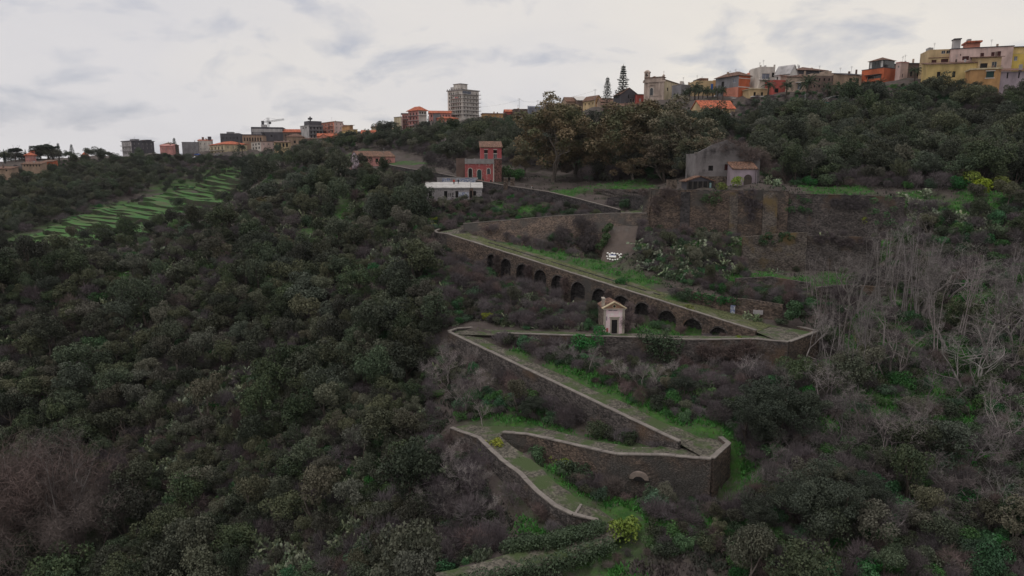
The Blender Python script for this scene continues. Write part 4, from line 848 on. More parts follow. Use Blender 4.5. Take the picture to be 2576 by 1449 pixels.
B('apartment_block', 'salmon pink apartment block with balconies at centre left skyline', 842, 575, 346, 306, 38, ul=808, ur=864, wall='pale_pink', wallL='salmon', roof=('flat', .35, 'tan', .5), L=G(4, 4, .35, .5), R=G(2, 4, .24, .32), bal=[('L', .05, .45, .25, 1.3), ('L', .05, .45, .5, 1.3), ('L', .05, .45, .75, 1.3), ('L', .6, .95, .25, 1.3), ('L', .6, .95, .5, 1.3)], antenna=1, cat='building')
B('apartment_block', 'lower salmon wing attached right of the salmon apartment block', 860, 590, 346, 315, 20, ur=880, dl=9, wall='salmon', roof=('flat', .3, 'tan', .4), R=G(3, 3, .35, .5, k='o'), cat='building')
B('house', 'low orange house with red roof in front of the salmon block', 798, 545, 350, 342, 12, ur=852, dl=9, wall='orange', roof=('gable_r', 2.0, 'tile_red', .5), R=G(4, 1, .2, .4))
B('house', 'orange gabled house end facing the valley below the salmon block', 803, 538, 354, 344, 10, ur=826, dl=8, wall='salmon', roof=('gable_l', 2.0, 'tile_red', .5), R=[(.4, .6, .3, .7, 'o')])
B('house', 'yellow house with set back orange upper storey on the skyline', 890, 540, 350, 326, 30, ul=859, ur=900, wall='yellow', roof=('flat', .3, 'tan', .3), L=G(4, 2, .3, .45), R=G(1, 2, .3, .4), ext=[('upper_storey', 'orange_ochre', .1, .9, .3, .95, .3, 3.6), ('roof_slab', 'tan', 0, 1, .2, 1.0, 3.6, 3.9)])
B('house', 'grey house right of the yellow house with railed roof', 900, 545, 348, 331, 8, ur=918, dl=8, wall='grey', roof=('flat', .25, 'concrete', .2), R=G(2, 2, .3, .4))
B('house', 'low house with long red roof in front of the cream hip roofed hall', 909, 525, 345, 336, 10, ur=965, dl=9, wall='tan', roof=('gable_r', 2.6, 'tile_red', .5), R=G(4, 1, .15, .4))
B('hall', 'cream hall with low hipped brown roof left of the pink apartments', 935, 545, 342, 320, 12, ur=992, dl=14, wall='cream', roof=('hip', 2.2, 'tile_brown', .5), R=G(5, 1, .18, .35), cat='building')
B('arcade_wall', 'low brick pink wall with blind arches and a white painted panel', 765, 505, 364, 349, 4, ur=808, dl=4, wall='brown', roof=('shed', .6, 'tile_brown', .3), R=G(4, 1, .5, .55, x1=.68, z0=.05, z1=.85, k='o'), band=[('painted_panel', 'white', 'R', .74, .98, .05, .85, .06)], cat='wall')
# ---- pink apartment complex and tower
B('apartment_block', 'narrow cream end block at the left of the pink apartments', 1010, 490, 330, 294, 30, ul=992, ur=1013, wall='pale_pink', wallL='cream', roof=('shed', .5, 'concrete', .3), L=G(2, 3, .3, .25, x0=.3), bal=[('L', .3, 1, .3, 1.3), ('L', .3, 1, .62, 1.3)], cat='building')
B('apartment_block', 'rose coloured middle block of the pink apartments with deep balconies', 1013, 495, 328, 286, 10, ur=1032, dl=10, wall='pink', roof=('flat', .4, 'concrete', .9), R=G(3, 3, .4, .5, k='o'), bal=[('R', 0, 1, .08, 1.5), ('R', 0, 1, .38, 1.5), ('R', 0, 1, .68, 1.5)], cat='building')
B('apartment_block', 'pink apartment block with red hipped roof and white blank side wall', 1054, 480, 326, 278, 42, ul=1028, ur=1074, wall='offwhite', wallL='pink', roof=('hip', 3.0, 'tile_red', 1.2), L=G(3, 4, .35, .55, k='o'), R=G(3, 1, .6, .6, z0=.8, z1=.98, k='o'), bal=[('L', -.05, 1, .25, 1.5), ('L', -.05, 1, .5, 1.5), ('L', -.08, 1, .76, 1.6), ('R', 0, 1, .77, 1.2)], cat='building')
B('apartment_block', 'long pink and grey wing with red roof between the pink block and the tower', 1080, 500, 312, 284, 8, ur=1136, dl=11, wall='pink', roof=('gable_r', 1.8, 'tile_red', .8), R=G(7, 2, .35, .5, k='o'), band=[('grey_bay', 'grey', 'R', .18, .5, .02, .98, .15)], cat='building')
B('house', 'small pink house with red roof at the foot of the tower', 1100, 475, 310, 298, 10, ur=1152, dl=9, wall='salmon', roof=('hip', 1.4, 'tile_red', .7), R=G(5, 1, .25, .5))
B('garage', 'low garage wall under the small pink house', 1098, 465, 322, 309, 6, ur=1140, dl=5, wall='brown', roof=('flat', .3, 'concrete', .3), R=G(3, 1, .4, .5, k='o'), cat='garage')
tw = B('tower_block', 'tall white residential tower block with stacked balconies on the skyline', 1163, 505, 297, 226, 45, ul=1127, ur=1205, wall='offwhite', roof=('flat', .6, 'concrete', .7), L=G(6, 7, .38, .62, k='o', skip=((0, 6), (0, 0))), R=[x for x in G(5, 7, .2, .5, k='o', skip=((0, 6), (1, 6), (2, 6), (3, 6), (2, 1), (2, 3)))] + [(.03, .55, .875, .975, 'b')],
       bal=[('L', .02, .78, i / 7, 1.3) for i in range(1, 7)] + [('R', .02, 1.06, i / 7, 1.5) for i in range(1, 7)],
       ext=[('roof_hut', 'offwhite', .02, .45, .15, .6, .6, 4.4), ('roof_hut', 'pale_grey', .05, .3, .62, .85, .6, 2.8), ('roof_slab', 'concrete', 0, .47, .12, .63, 4.4, 4.7)], antenna=3, cat='tower')
(_o, _lr, _ll, _h) = BLD[-1]
for i in range(7):
    e_ = MB(); y = lerp(.3, _ll - .3, i / 6); e_.box(-.6, -.2, y - .2, y + .2, _h + .61, _h + 1.4); e_.build('roof_stud', M['brown'], tw)
for y0, y1, key in ((.18, .27, 'pink'), (.3, .38, 'rose'), (.4, .5, 'offwhite')):
    e_ = MB(); e_.box(-1.36, -1.33, y0 * _ll, y1 * _ll, 5 / 7 * _h + .05, 5 / 7 * _h + .95); e_.build('laundry', M[key], tw)
B('house', 'long low orange house behind bare saplings right of the tower', 1214, 470, 300, 286, 8, ur=1278, dl=9, wall='orange_ochre', roof=('flat', .4, 'tile_brown', .4), R=G(5, 1, .2, .5))
B('house', 'red brown house with pink gable left of the blue grey box building', 1270, 450, 302, 281, 6, ur=1296, dl=9, wall='red', roof=('gable_r', 1.6, 'tile_red', .4), R=G(2, 1, .2, .4))
B('house', 'dark terrace house with balustrade left of the blue grey box building', 1294, 440, 302, 275, 8, ur=1330, dl=9, wall='brown', roof=('flat', .3, 'tile_brown', .4), R=G(4, 2, .3, .45, k='o'), antenna=1)
B('box_building', 'blue grey windowless box building left of the eucalyptus top', 1330, 425, 306, 269, 22, ul=1327, ur=1385, wall='steel_blue', roof=('shed', .6, 'steel_blue', .1), band=[('rusty_chute', 'dark_grey', 'R', .14, .24, .1, .78, .25)], cat='building')
B('house', 'grey brown tiled house just above the left eucalyptus crown', 1386, 410, 295, 264, 8, ur=1432, dl=10, wall='brown', roof=('shed', 1.6, 'tile_brown', .4), R=G(4, 1, .2, .3))
B('house', 'tan house with old tiled roof behind the left eucalyptus', 1424, 395, 292, 255, 10, ur=1472, dl=10, wall='tan', roof=('gable_r', 2.6, 'tile', .5), R=G(4, 2, .25, .35, k='o'), band=[('veranda_roof', 'tile_brown', 'R', -.02, 1.02, .42, .47, 2.2)])
B('house', 'house with white sheet metal roof beside the ochre gabled house', 1452, 392, 285, 253, 8, ur=1478, dl=9, wall='brown', roof=('shed', 3.0, 'white', .4), R=G(2, 1, .4, .3, k='o'))
B('house', 'ochre orange gabled house on the skyline left of the Norfolk pines', 1497, 380, 284, 250, 30, ul=1466, ur=1514, wall='orange_ochre', wallL='ochre', roof=('gable_l', 2.2, 'tile', .5), R=[(.3, .45, .3, .55, 'o')], L=G(3, 2, .25, .35, k='o'))
B('house', 'low tiled house under the Norfolk pines', 1510, 360, 280, 256, 5, ur=1560, dl=9, wall='tan', roof=('gable_r', 2.0, 'tile', .5), R=G(4, 1, .25, .4, k='o'))
B('house', 'dark grey gabled house left of the church with a narrow window slit', 1562, 345, 265, 236, 10, ur=1602, dl=12, wall='dark_grey', roof=('gable_l', 2.8, 'tile_brown', .4), R=[(.42, .5, .62, .95, 'o'), (.55, .85, .2, .6, 'w')])
B('house', 'small red house squeezed between the dark gabled house and the church', 1602, 343, 262, 238, 8, ur=1619, dl=9, wall='red', roof=('shed', .8, 'tile_brown', .3), R=[(.3, .6, .3, .6, 'p')])
B('house', 'tiled lean-to roofs behind the big eucalyptus crowns', 1520, 335, 290, 268, 4, ur=1600, dl=8, wall='brown', roof=('shed', 2.0, 'tile', .5), R=G(6, 1, .3, .5, k='o'))
# ---- church
ch = B('church', 'sand coloured stone church with belfry, arched window and long cream nave', 1670, 330, 253, 200, 58, ul=1619, ur=1745, wall='cream', wallL='church', roof=('gable_r', 1.6, 'tile', .5), R=[(.08, .12, .5, .66, 'o')], ext=[], cat='church')
(_o, _lr, _ll, _h) = BLD[-1]
def lbox(nm, mt, y0, y1, z0, z1, out_, par=None, x1=-0.001):
    e_ = MB(); e_.box(-out_, x1, y0 * _ll, y1 * _ll, z0 * _h, z1 * _h); return e_.build(nm, M[mt], par or _o)
for y in (.02, .2, .72, .9): lbox('pilaster', 'church', y, y + .08, -.2, .9, .25)
lbox('cornice', 'church', -.05, 1.05, .9, .97, .5); lbox('string_course', 'church', 0, 1, .24, .27, .22)
e_ = MB(); e_.box(-.35, 3.5, .1 * _ll, .95 * _ll, _h * .97, _h * 1.12); e_.build('attic', M['church'], _o)
e_ = MB(); e_.box(-.6, 3.8, .06 * _ll, .98 * _ll, _h * 1.12, _h * 1.15); e_.build('attic_tiles', M['tile'], _o)
# round-headed window with eyebrow arch
def arch_poly(cy, z0, wdt, hgt, x, k=10):
    zs = z0 + hgt - wdt / 2; return [(x, cy - wdt / 2, z0), (x, cy + wdt / 2, z0)] + [(x, cy + wdt / 2 * math.cos(math.pi * j / k), zs + wdt / 2 * math.sin(math.pi * j / k)) for j in range(k + 1)]
e_ = MB(); e_.face(arch_poly(.62 * _ll, .22 * _h, 1.5, 4.0, -.06)); e_.build('window', M['glass'], _o)
fr_ = MB(); c_ = arch_poly(.62 * _ll, .2 * _h, 1.9, 4.45, -.03); ci = arch_poly(.62 * _ll, .22 * _h, 1.5, 4.0, -.07)
fr_.face(c_); fr_.build('window_surround', M['offwhite'], _o)
eb = MB(); pts_ = [(-.25, .62 * _ll + 1.6 * math.cos(math.pi * j / 8), .70 * _h + .9 * math.sin(math.pi * j / 8)) for j in range(9)]
eb.tube(pts_, [.16] * 9, 4); eb.build('eyebrow_arch', M['church'], _o)
e_ = MB(); e_.box(.0, 1.8, .78 * _ll, 1.0 * _ll, _h * .97, _h * 1.2)
for yy in (.78, .95): e_.box(.0, 1.8, yy * _ll, (yy + .05) * _ll, _h * 1.2, _h * 1.36)
e_.tube([(.9, (.78 + .22 * j / 8) * _ll, _h * (1.36 + .07 * math.sin(math.pi * j / 8))) for j in range(9)], [.9] * 9, 6); e_.build('belfry', M['church'], _o)
e_ = MB(); e_.tube([(.9, .89 * _ll, _h * 1.22), (.9, .89 * _ll, _h * 1.26), (.9, .89 * _ll, _h * 1.32)], [.45, .4, .15], 8); e_.build('bell', M['iron'], _o)
e_ = MB(); e_.box(.1, .9, .02 * _ll, .12 * _ll, _h * 1.15, _h * 1.22); e_.tube([(.5, .07 * _ll, _h * 1.22), (.5, .07 * _ll, _h * 1.28)], [.35, .1], 6); e_.box(.47, .53, .07 * _ll - .03, .07 * _ll + .03, _h * 1.28, _h * 1.42); e_.box(.47, .53, .07 * _ll - .4, .07 * _ll + .4, _h * 1.36, _h * 1.375); e_.build('finial_cross', M['church'], _o)
e_ = MB(); e_.box(.75 * _lr, .82 * _lr, .3 * _ll, .42 * _ll, _h + .5, _h + 3.0); e_.build('chimney', M['offwhite'], _o)
B('house', 'grey lean-to along the church nave above the palms', 1712, 322, 252, 213, 30, ur=1752, dl=6, wall='grey', roof=('flat', .2, 'concrete', .1), cat='house')
# ---- right skyline
B('house', 'ochre yellow house with cluttered roof terrace between church and grey house', 1750, 318, 250, 207, 6, ur=1797, dl=9, wall='ochre', roof=('parapet', .8, 'ochre'), R=[(.1, .16, .5, .7, 'o')], ext=[('roof_hut', 'tile_brown', .3, .75, .3, .8, -.04, 2.2), ('solar_heater', 'iron', .05, .28, .2, .6, .2, 1.4), ('laundry', 'blue', .78, .88, -.03, -.01, -3.4, -.6), ('orange_wall', 'orange_ochre', .9, 1.03, -.08, .5, -5.5, 1.0)], antenna=1)
B('house', 'grey and orange red three storey house with hipped roof above the red roofed shed', 1856, 292, 248, 190, 28, ul=1798, ur=1885, wall='orange', wallL='grey', roof=('hip', 2.0, 'tile_brown', .6), L=[(.12, .26, .72, .86, 'b'), (.62, .74, .56, .84, 'o'), (.12 + .18, .12 + .32, .10, .42, 'o'), (.78, .86, .35, .5, 'o')], bal=[('L', .5, .95, .56, 1.3, 'grey'), ('L', .15, .5, .1, 1.2, 'pale_grey')],
  band=[('painted_storey', 'salmon', 'L', .01, .62, -.1, .52, .04), ('string_course', 'white', 'R', -.01, 1.01, .5, .535, .15), ('string_course', 'white', 'R', -.01, 1.01, .88, .91, .12), ('awning', 'white', 'L', -.02, .55, -.01, .03, 2.4)], antenna=1)
B('house', 'brown roofed house behind the grey and orange house', 1880, 305, 235, 189, 6, ur=1915, dl=9, wall='dark_grey', roof=('hip', 1.8, 'tile_red', .4), R=G(2, 2, .3, .35, k='o'))
B('long_shed', 'long low building with rust red roof and white lower wall among dark trees', 1764, 268, 296, 272, 7, ur=1848, dl=11, wall='ochre', roof=('gable_r', 3.2, 'tile_red', .5), R=[(.42, .5, .05, .35, 'o'), (.74, .82, .1, .5, 'o')], band=[('white_render', 'white', 'R', 0, 1.0, -.6, .48, .05), ('white_render', 'white', 'R', .32, .36, .48, .9, .05), ('white_render', 'white', 'R', .6, .63, .48, .9, .05)], cat='shed')
B('house', 'white house with crenellated roof terrace and blue shutter', 1911, 290, 205, 172, 8, ur=1948, dl=9, wall='offwhite', roof=('parapet', .7, 'offwhite'), R=[(.14, .66, .2, .62, 'b'), (.8, .96, .35, .7, 'o')], bal=[('R', -.1, 1.6, .12, 1.4)], ext=[('corner_post', 'offwhite', 0, .06, 0, .06, .7, 1.3), ('corner_post', 'offwhite', .92, 1, 0, .06, .7, 1.6)], antenna=1)
B('house', 'white gabled house with pale metal roof right of the white terrace house', 1986, 286, 205, 184, 40, ul=1947, ur=2006, wall='white', roof=('gable_l', 3.4, 'pale_grey', .4), L=G(3, 1, .3, .5, z0=.2, z1=.9, k='o'), R=[(.05, .2, .1, .6, 'o')])
B('house', 'dark grey house with wide low pitched roof on the right skyline', 2003, 296, 212, 177, 10, ur=2075, dl=14, wall='dark_grey', roof=('hip', 2.2, 'tile_brown', .8), R=G(5, 1, .25, .3, k='o'), antenna=1)
B('house', 'tan terrace house with tiled lean-to below the dark grey house', 1978, 284, 225, 194, 8, ur=2040, dl=9, wall='sand', roof=('shed', 2.4, 'tile_brown', .5), R=[(.1, .2, .2, .6, 'o'), (.45, .62, .0, .5, 'b'), (.75, .85, .3, .6, 'o')], band=[('white_slab', 'white', 'R', .35, 1.0, .55, .6, 1.2)])
B('house', 'unplastered dark house right of the tan terrace house', 2040, 283, 226, 190, 6, ur=2092, dl=9, wall='brown', roof=('parapet', .8, 'sand'), R=G(4, 2, .3, .4, k='o', skip=((3, 0),)), ext=[('roof_hut', 'sand', .7, 1, .1, .6, 0, 2.0)])
B('house', 'red walled house behind the two nearest palms', 1944, 284, 240, 204, 10, ur=1978, dl=8, wall='red', roof=('parapet', .5, 'red'), R=[(.1, .4, .2, .5, 'o')])
B('house', 'cream low house under the white terrace house', 1886, 286, 250, 224, 6, ur=1946, dl=8, wall='ochre', roof=('flat', .3, 'cream', .3), R=G(3, 1, .3, .45, k='o'), band=[('car_port_roof', 'white', 'R', .02, .5, .2, .3, 2.0)])
B('house', 'low dark roofed houses between the dark house and the orange house', 2086, 300, 210, 190, 4, ur=2132, dl=9, wall='brown', roof=('gable_r', 1.4, 'tile_brown', .4), R=G(4, 1, .3, .4, k='o'))
B('house', 'house with black sheet roof at the left side of the bright orange house', 2128, 282, 216, 189, 8, ur=2166, dl=9, wall='tan', roof=('shed', 1.8, 'dark_grey', .4), R=G(2, 1, .4, .5, k='o'))
oh = B('house', 'bright orange house with glazed roof storey on the right skyline', 2221, 278, 208, 170, 30, ul=2165, ur=2251, wall='orange', roof=('flat', .2, 'dark_grey', .1), L=[(.1, .72, .2, .55, 'w')], bal=[('L', .02, .98, .16, 1.6, 'orange')], ext=[('attic_glazing', 'glass', .04, .9, .04, .7, .2, 3.0)], band=[('balcony_front', 'orange', 'L', .02, .98, .14, .3, 1.7), ('awning', 'iron', 'L', .08, .8, .56, .6, 1.4)])
(_o, _lr, _ll, _h) = BLD[-1]
rb = MB(); ov = .7; x0, x1, y0, y1 = .04 * _lr - ov, .9 * _lr + ov, .04 * _ll - ov, .7 * _ll + ov; zc = _h + 3.0; ap_ = ((x0 + x1) / 2, (y0 + y1) / 2, zc + 1.6); cc = [(x0, y0, zc), (x1, y0, zc), (x1, y1, zc), (x0, y1, zc)]
for k in range(4): rb.face([cc[k], cc[(k + 1) % 4], ap_])
rb.face(cc[::-1]); rb.build('attic_roof', M['tile_brown'], oh)
for k in range(6):
    e_ = MB(); y = lerp(.04, .7, k / 5) * _ll; e_.box(.04 * _lr - .08, .04 * _lr - .01, y - .06, y + .06, _h + .2, _h + 3.0); e_.build('glazing_post', M['iron'], oh)
for y in (.09, .57): 
    e_ = MB(); e_.box(.04 * _lr - .05, .04 * _lr - .012, y * _ll, (y + .1) * _ll, _h + .4, _h + 2.8); e_.build('blind', M['white'], oh)
B('house', 'narrow pale pink house right of the bright orange house', 2262, 276, 204, 157, 22, ul=2250, ur=2281, wall='pale_pink', roof=('flat', .3, 'pink', .2), L=[(.3, .6, .72, .85, 'w')], R=[(.3, .42, .2, .4, 'o')], antenna=1)
B('house', 'dark low house behind the palm left of the long pink house', 2280, 285, 204, 160, 4, ur=2334, dl=9, wall='brown', roof=('shed', 1.0, 'dark_grey', .4), R=G(3, 1, .3, .5, k='o'))
B('house', 'tall ochre house joined to the left of the long pink house', 2330, 268, 200, 128, -14, ur=2386, dl=10, wall='ochre', roof=('parapet', .4, 'ochre'), R=[(.16, .38, .52, .68, 's'), (.58, .9, .54, .7, 's'), (.56, .74, .88, .99, 'w'), (.78, .96, .88, .99, 'w')], bal=[('R', .04, .96, .5, 1.3)], band=[('string_course', 'tile_brown', 'R', 0, 1, .74, .76, .15), ('awning', 'white', 'R', .1, .6, .3, .33, 2.0)], ext=[('water_tank', 'metal', .08, .3, .3, .6, .1, 1.6)])
B('house', 'long pale pink house with red brown shutters on the right skyline', 2386, 264, 200, 124, -20, ur=2541, dl=11, wall='pale_pink', roof=('shed', .5, 'dark_grey', .25), R=[(.15, .165, .77, .83, 's'), (.19, .3, .62, .75, 's'), (.385, .415, .58, .67, 's'), (.48, .54, .66, .83, 's'), (.655, .71, .68, .84, 's'), (.755, .81, .66, .86, 's')], ext=[('chimney_hut', 'pale_grey', .04, .15, .1, .4, .2, 3.6), ('hut_roof', 'dark_grey', .03, .16, .05, .45, 3.6, 3.9), ('roof_turret', 'salmon', .28, .5, .3, .8, .3, 2.4), ('turret_roof', 'tile_red', .26, .52, .2, .9, 2.4, 3.0), ('water_tank', 'metal', .3, .36, .4, .6, 3.0, 4.0)], antenna=1)
B('house', 'yellow lean-to house with tiled roof under the long pink house', 2330, 259, 200, 163, -16, ur=2460, dl=7, wall='yellow', roof=('shed', 1.4, 'tile_brown', .5), R=[(.5, .56, .1, .5, 'o'), (.2, .27, .15, .5, 'o')])
B('house', 'yellow house with brown roof and covered balcony below the pink house', 2456, 254, 200, 146, -18, ur=2514, dl=8, wall='ochre', roof=('shed', 1.4, 'tile_brown', .7), R=[(.6, .82, .5, .8, 'w'), (.1, .42, .45, .75, 'o')], bal=[('R', 0, 1, .45, 1.4, 'ochre')])
B('house', 'lower yellow wall house with green shutter and white frame', 2440, 248, 202, 176, -18, ur=2516, dl=6, wall='orange_ochre', roof=('flat', .5, 'cream', .3), R=[(.52, .78, .2, .8, 'g')], band=[('white_frame', 'white', 'R', .49, .81, .12, .18, .12), ('white_frame', 'white', 'R', .49, .81, .82, .88, .12)])
B('house', 'bright yellow house at the right picture edge', 2532, 258, 198, 136, -10, ur=2640, dl=8, wall='bright_yellow', roof=('parapet', .3, 'yellow'), R=[(.12, .2, .72, .9, 'b'), (.5, .58, .6, .85, 'o')], ext=[('upper_storey', 'yellow', .05, .98, .25, .95, 0, 2.6), ('roof_slab', 'dark_grey', .03, 1, .2, 1, 2.6, 2.85)])
B('veranda', 'brown roofed veranda with pale blue curtain at the right picture edge', 2514, 246, 200, 180, -8, ur=2640, dl=6, wall='lilac', roof=('shed', 1.6, 'tile_brown', .8), R=G(4, 1, .12, .8, k='o'), cat='veranda')
e_ = MB(); q = W(2522, 198, 253)

# ---- middle distance: red house, pink farmhouse, bunker, gabled ruin, hut, chapel
def arch_part(o, nm, mt, cx, z0, wd, hg, y, mfr='offwhite', fw=.16, face='R'):
    k = 8; zs = hg - wd / 2
    def out(w_, h_, yy):
        z_ = h_ - w_ / 2; pts = [(cx - w_ / 2, z0), (cx + w_ / 2, z0)] + [(cx + w_ / 2 * math.cos(math.pi * j / k), z0 + z_ + w_ / 2 * math.sin(math.pi * j / k)) for j in range(k + 1)]
        return [(x, yy, z) for x, z in pts]
    a = MB(); inner = out(wd, hg, y - .03); outer = out(wd + 2 * fw, hg + fw, y - .09); mid = out(wd, hg, y - .09); a.face(inner)
    p = a.build(nm, M[mt], o)
    f = MB(); n = len(inner)
    for j in range(n):
        if j == 0: continue
        f.face([outer[j], outer[(j + 1) % n], mid[(j + 1) % n], mid[j]]); f.face([mid[j], mid[(j + 1) % n], inner[(j + 1) % n], inner[j]]); f.face([outer[j], outer[(j + 1) % n], (outer[(j + 1) % n][0], y + .01, outer[(j + 1) % n][2]), (outer[j][0], y + .01, outer[j][2])])
    f.build('frame', M[mfr], p); return p
M['rose_worn'] = material('worn_rose_plaster', (0.400, 0.105, 0.105), (0.300, 0.085, 0.088), .5, .9, .2, c3=(0.46, 0.28, 0.26), t3=.60, scale3=1.3, stretch=(2.2, 2.2, .4))
M['rose_smooth'] = material('rose_plaster', (0.430, 0.112, 0.120), (0.360, 0.092, 0.100), .4, .9, .1)
M['brickish'] = material('bare_brick', (0.145, 0.075, 0.066), (0.100, 0.056, 0.052), .8, .95, .4, voro=3.0)
rh = B('red_house', 'two storey rose red house with tiled roof beside the eucalyptus', 1209.5, 213, 446, 372, 4, ur=1262, dl=8.5, wall='rose_smooth', roof=('shed', 2.1, 'tile', .35), sub=5,
       R=[(.17, .34, .62, .80, 'w'), (.61, .78, .62, .80, 'w'), (.17, .34, .81, .93, 'o'), (.61, .78, .81, .93, 'o')], band=[('window_head', 'offwhite', 'R', .155, .355, .935, .96, .08), ('window_head', 'offwhite', 'R', .595, .795, .935, .96, .08), ('window_bar', 'offwhite', 'R', .155, .355, .795, .815, .08), ('window_bar', 'offwhite', 'R', .595, .795, .795, .815, .08)], cat='house')
tr_ = B('terrace_building', 'worn red ground floor with arched doors and grey balustrade below the red house', 1170.5, 208, 450, 412, 5, ur=1243, dl=5.5, wall='rose_worn', roof=('parapet', 1.45, 'concrete'), sub=5, cat='house', band=[('pilaster', 'rose_worn', 'R', 0, .03, -.4, .99, .12), ('pilaster', 'rose_worn', 'R', .3, .345, -.4, .99, .12), ('pilaster', 'rose_worn', 'R', .625, .67, -.4, .99, .12), ('pilaster', 'offwhite', 'R', .965, 1.0, -.4, .99, .12), ('cornice', 'concrete', 'R', -.01, 1.01, .99, 1.06, .25)])
(_o, _lr, _ll, _h) = BLD[-1]
arch_part(tr_, 'door', 'dark', .175 * _lr, .15, 1.15, 3.0, 0); arch_part(tr_, 'door', 'shutter_green', .485 * _lr, -.25, 1.25, 3.0, 0); arch_part(tr_, 'window', 'glass', .81 * _lr, 1.4, .95, 1.7, 0)
for x in (.0, .305, .645, .955):
    e_ = MB(); e_.box(x * _lr, (x + .045) * _lr, -.1, .3, _h + .01, _h + 1.6); e_.build('balustrade_post', M['concrete'], tr_)
B('annex', 'dark brick red side wall right of the arched terrace', 1243.5, 208.6, 455, 400, 5, ur=1262, dl=5, wall='brickish', roof=('flat', .2, 'concrete', .05), sub=5, cat='house')
B('ruined_wall', 'mauve grey roofless wall left of the arched terrace', 1148, 211, 450, 401, 4, ur=1170, dl=4, wall='brown', roof=('parapet', .3, 'brown'), sub=5, cat='wall')
fh = B('farmhouse', 'long pink farmhouse with old tiled roof and lilac gable left of the red house', 904, 262, 412, 394, 30, ul=881, ur=994, wall='pink', wallL='lilac', roof=('gable_r', 2.0, 'tile', .35), R=[(.45, .53, .25, .75, 'o'), (.18, .24, .3, .7, 'o')], sub=5)
tb = B('terrace_house', 'small pink outbuilding with railed roof terrace and white posts', 848, 262, 440, 413, 5, ur=882, dl=5, wall='pale_pink', roof=('flat', .3, 'dark_grey', .25), R=[(.1, .3, .1, .6, 's'), (.55, .78, .1, .6, 'p')], sub=5)
(_o, _lr, _ll, _h) = BLD[-1]
rl = MB()
for i in range(13): x = lerp(.05, _lr - .1, i / 12); rl.box(x, x + .06, .0, .06, _h + .3, _h + 1.4)
rl.box(0, _lr, 0, .07, _h + 1.4, _h + 1.5); rl.build('railing', M['white'], tb)
for i in range(4):
    x = lerp(.05, _lr - .1, i / 3); e_ = MB(); e_.box(x, x + .1, .1, .2, _h + .3, _h + 3.1); e_.build('post', M['white'], tb)
# graffiti bunker
M['graffiti'] = material('graffiti_wall', (0.330, 0.310, 0.320), (0.250, 0.232, 0.240), .5, .9, .2, c3=(0.085, 0.085, 0.110), t3=.60, scale3=1.6)
M['graffiti_blue'] = material('graffiti_blue', (0.42, 0.44, 0.48), (0.07, 0.10, 0.26), 1.6, .8, .1, c3=(0.55, 0.55, 0.56), t3=.56, scale3=2.2)
M['bunker_roof'] = material('pale_screed', (0.50, 0.485, 0.48), (0.38, 0.365, 0.36), .8, .9, .2, c3=(.24, .23, .23), t3=.64, scale3=1.2)  # roof screed, a paler grey than the bunker walls
bk = B('bunker', 'flat roofed grey concrete bunker covered in graffiti on a rock ledge', 1071, 190, 498, 474, 4, ur=1181, dl=6.0, wall='graffiti', roof=('shed', 1.35, 'bunker_roof', .3), R=[(.07, .14, .03, .72, 'd'), (.42, .495, .03, .72, 'd'), (.68, .745, .03, .72, 'd')], band=[('cornice', 'concrete', 'R', -.02, 1.01, .90, .985, .12), ('graffiti', 'graffiti_blue', 'R', .75, .985, .1, .6, .012)], sub=3, cat='bunker')
(_o, _lr, _ll, _h) = BLD[-1]
# black and white lettering painted between the second and third doors
lt = MB(); x = .515 * _lr
for dx_, ww, segs in ((0, .32, ((0, .3, 0, 1),)), (.42, .34, ((0, .3, 0, 1), (.3, .6, .4, .6), (.6, .9, 0, 1))), (1.0, .5, ((0, .25, 0, 1), (.25, 1, 0, .2), (.25, 1, .4, .6), (.25, 1, .8, 1)))):
    for a_, b_, z0, z1 in segs: lt.box(x + dx_ + a_ * ww, x + dx_ + b_ * ww, -.015, -.002, .3 + z0 * 1.1, .3 + z1 * 1.1)
lt.build('lettering', M['dark'], bk)
an = B('bunker_annex', 'lower grey annex with square window at the right end of the bunker', 1187, 191.5, 500, 474, 4, ur=1213, dl=5.5, wall='graffiti', roof=('shed', 1.3, 'bunker_roof', .25), R=[(.12, .42, .3, .75, 'o')], band=[('cornice', 'concrete', 'R', -.02, 1.03, .92, .985, .1)], sub=3, cat='bunker')
e_ = B('bunker_passage', 'recessed doorway wall between bunker and annex', 1181.4, 190.8, 499, 473, 4, ur=1186.8, dl=4, wall='brown', roof=('flat', .15, 'concrete', .02), R=[(.1, .75, .03, .75, 'd')], sub=3, cat='bunker')
gw = B('graffiti_wall', 'low wall with blue and white graffiti behind the bunker roof', 1101, 200, 470, 447, 16, ur=1200, dl=.5, wall='graffiti', roof=('flat', .08, 'concrete', .03), band=[('graffiti', 'graffiti_blue', 'R', .12, .32, .4, .95, .012), ('graffiti', 'graffiti_blue', 'R', .48, .99, .3, .92, .012)], sub=3, cat='wall')
# gate pillars
for (u0, u1), lab in (((1267, 1277.5), 'left of two stone gate pillars on the upper path'), ((1284, 1295), 'right of two stone gate pillars on the upper path')):
    a = W(u0, 474, 191); wdt = W(u1, 474, 191).x - a.x; o = thing('gate_pillar', lab, 'pillar', a)
    e_ = MB(); e_.box(0, wdt, 0, wdt, -2, 2.75); e_.build('shaft', M['stone_brown'], o); e_ = MB(); e_.box(-.08, wdt + .08, -.08, wdt + .08, 2.75, 2.93); e_.build('cap', M['coping'], o)
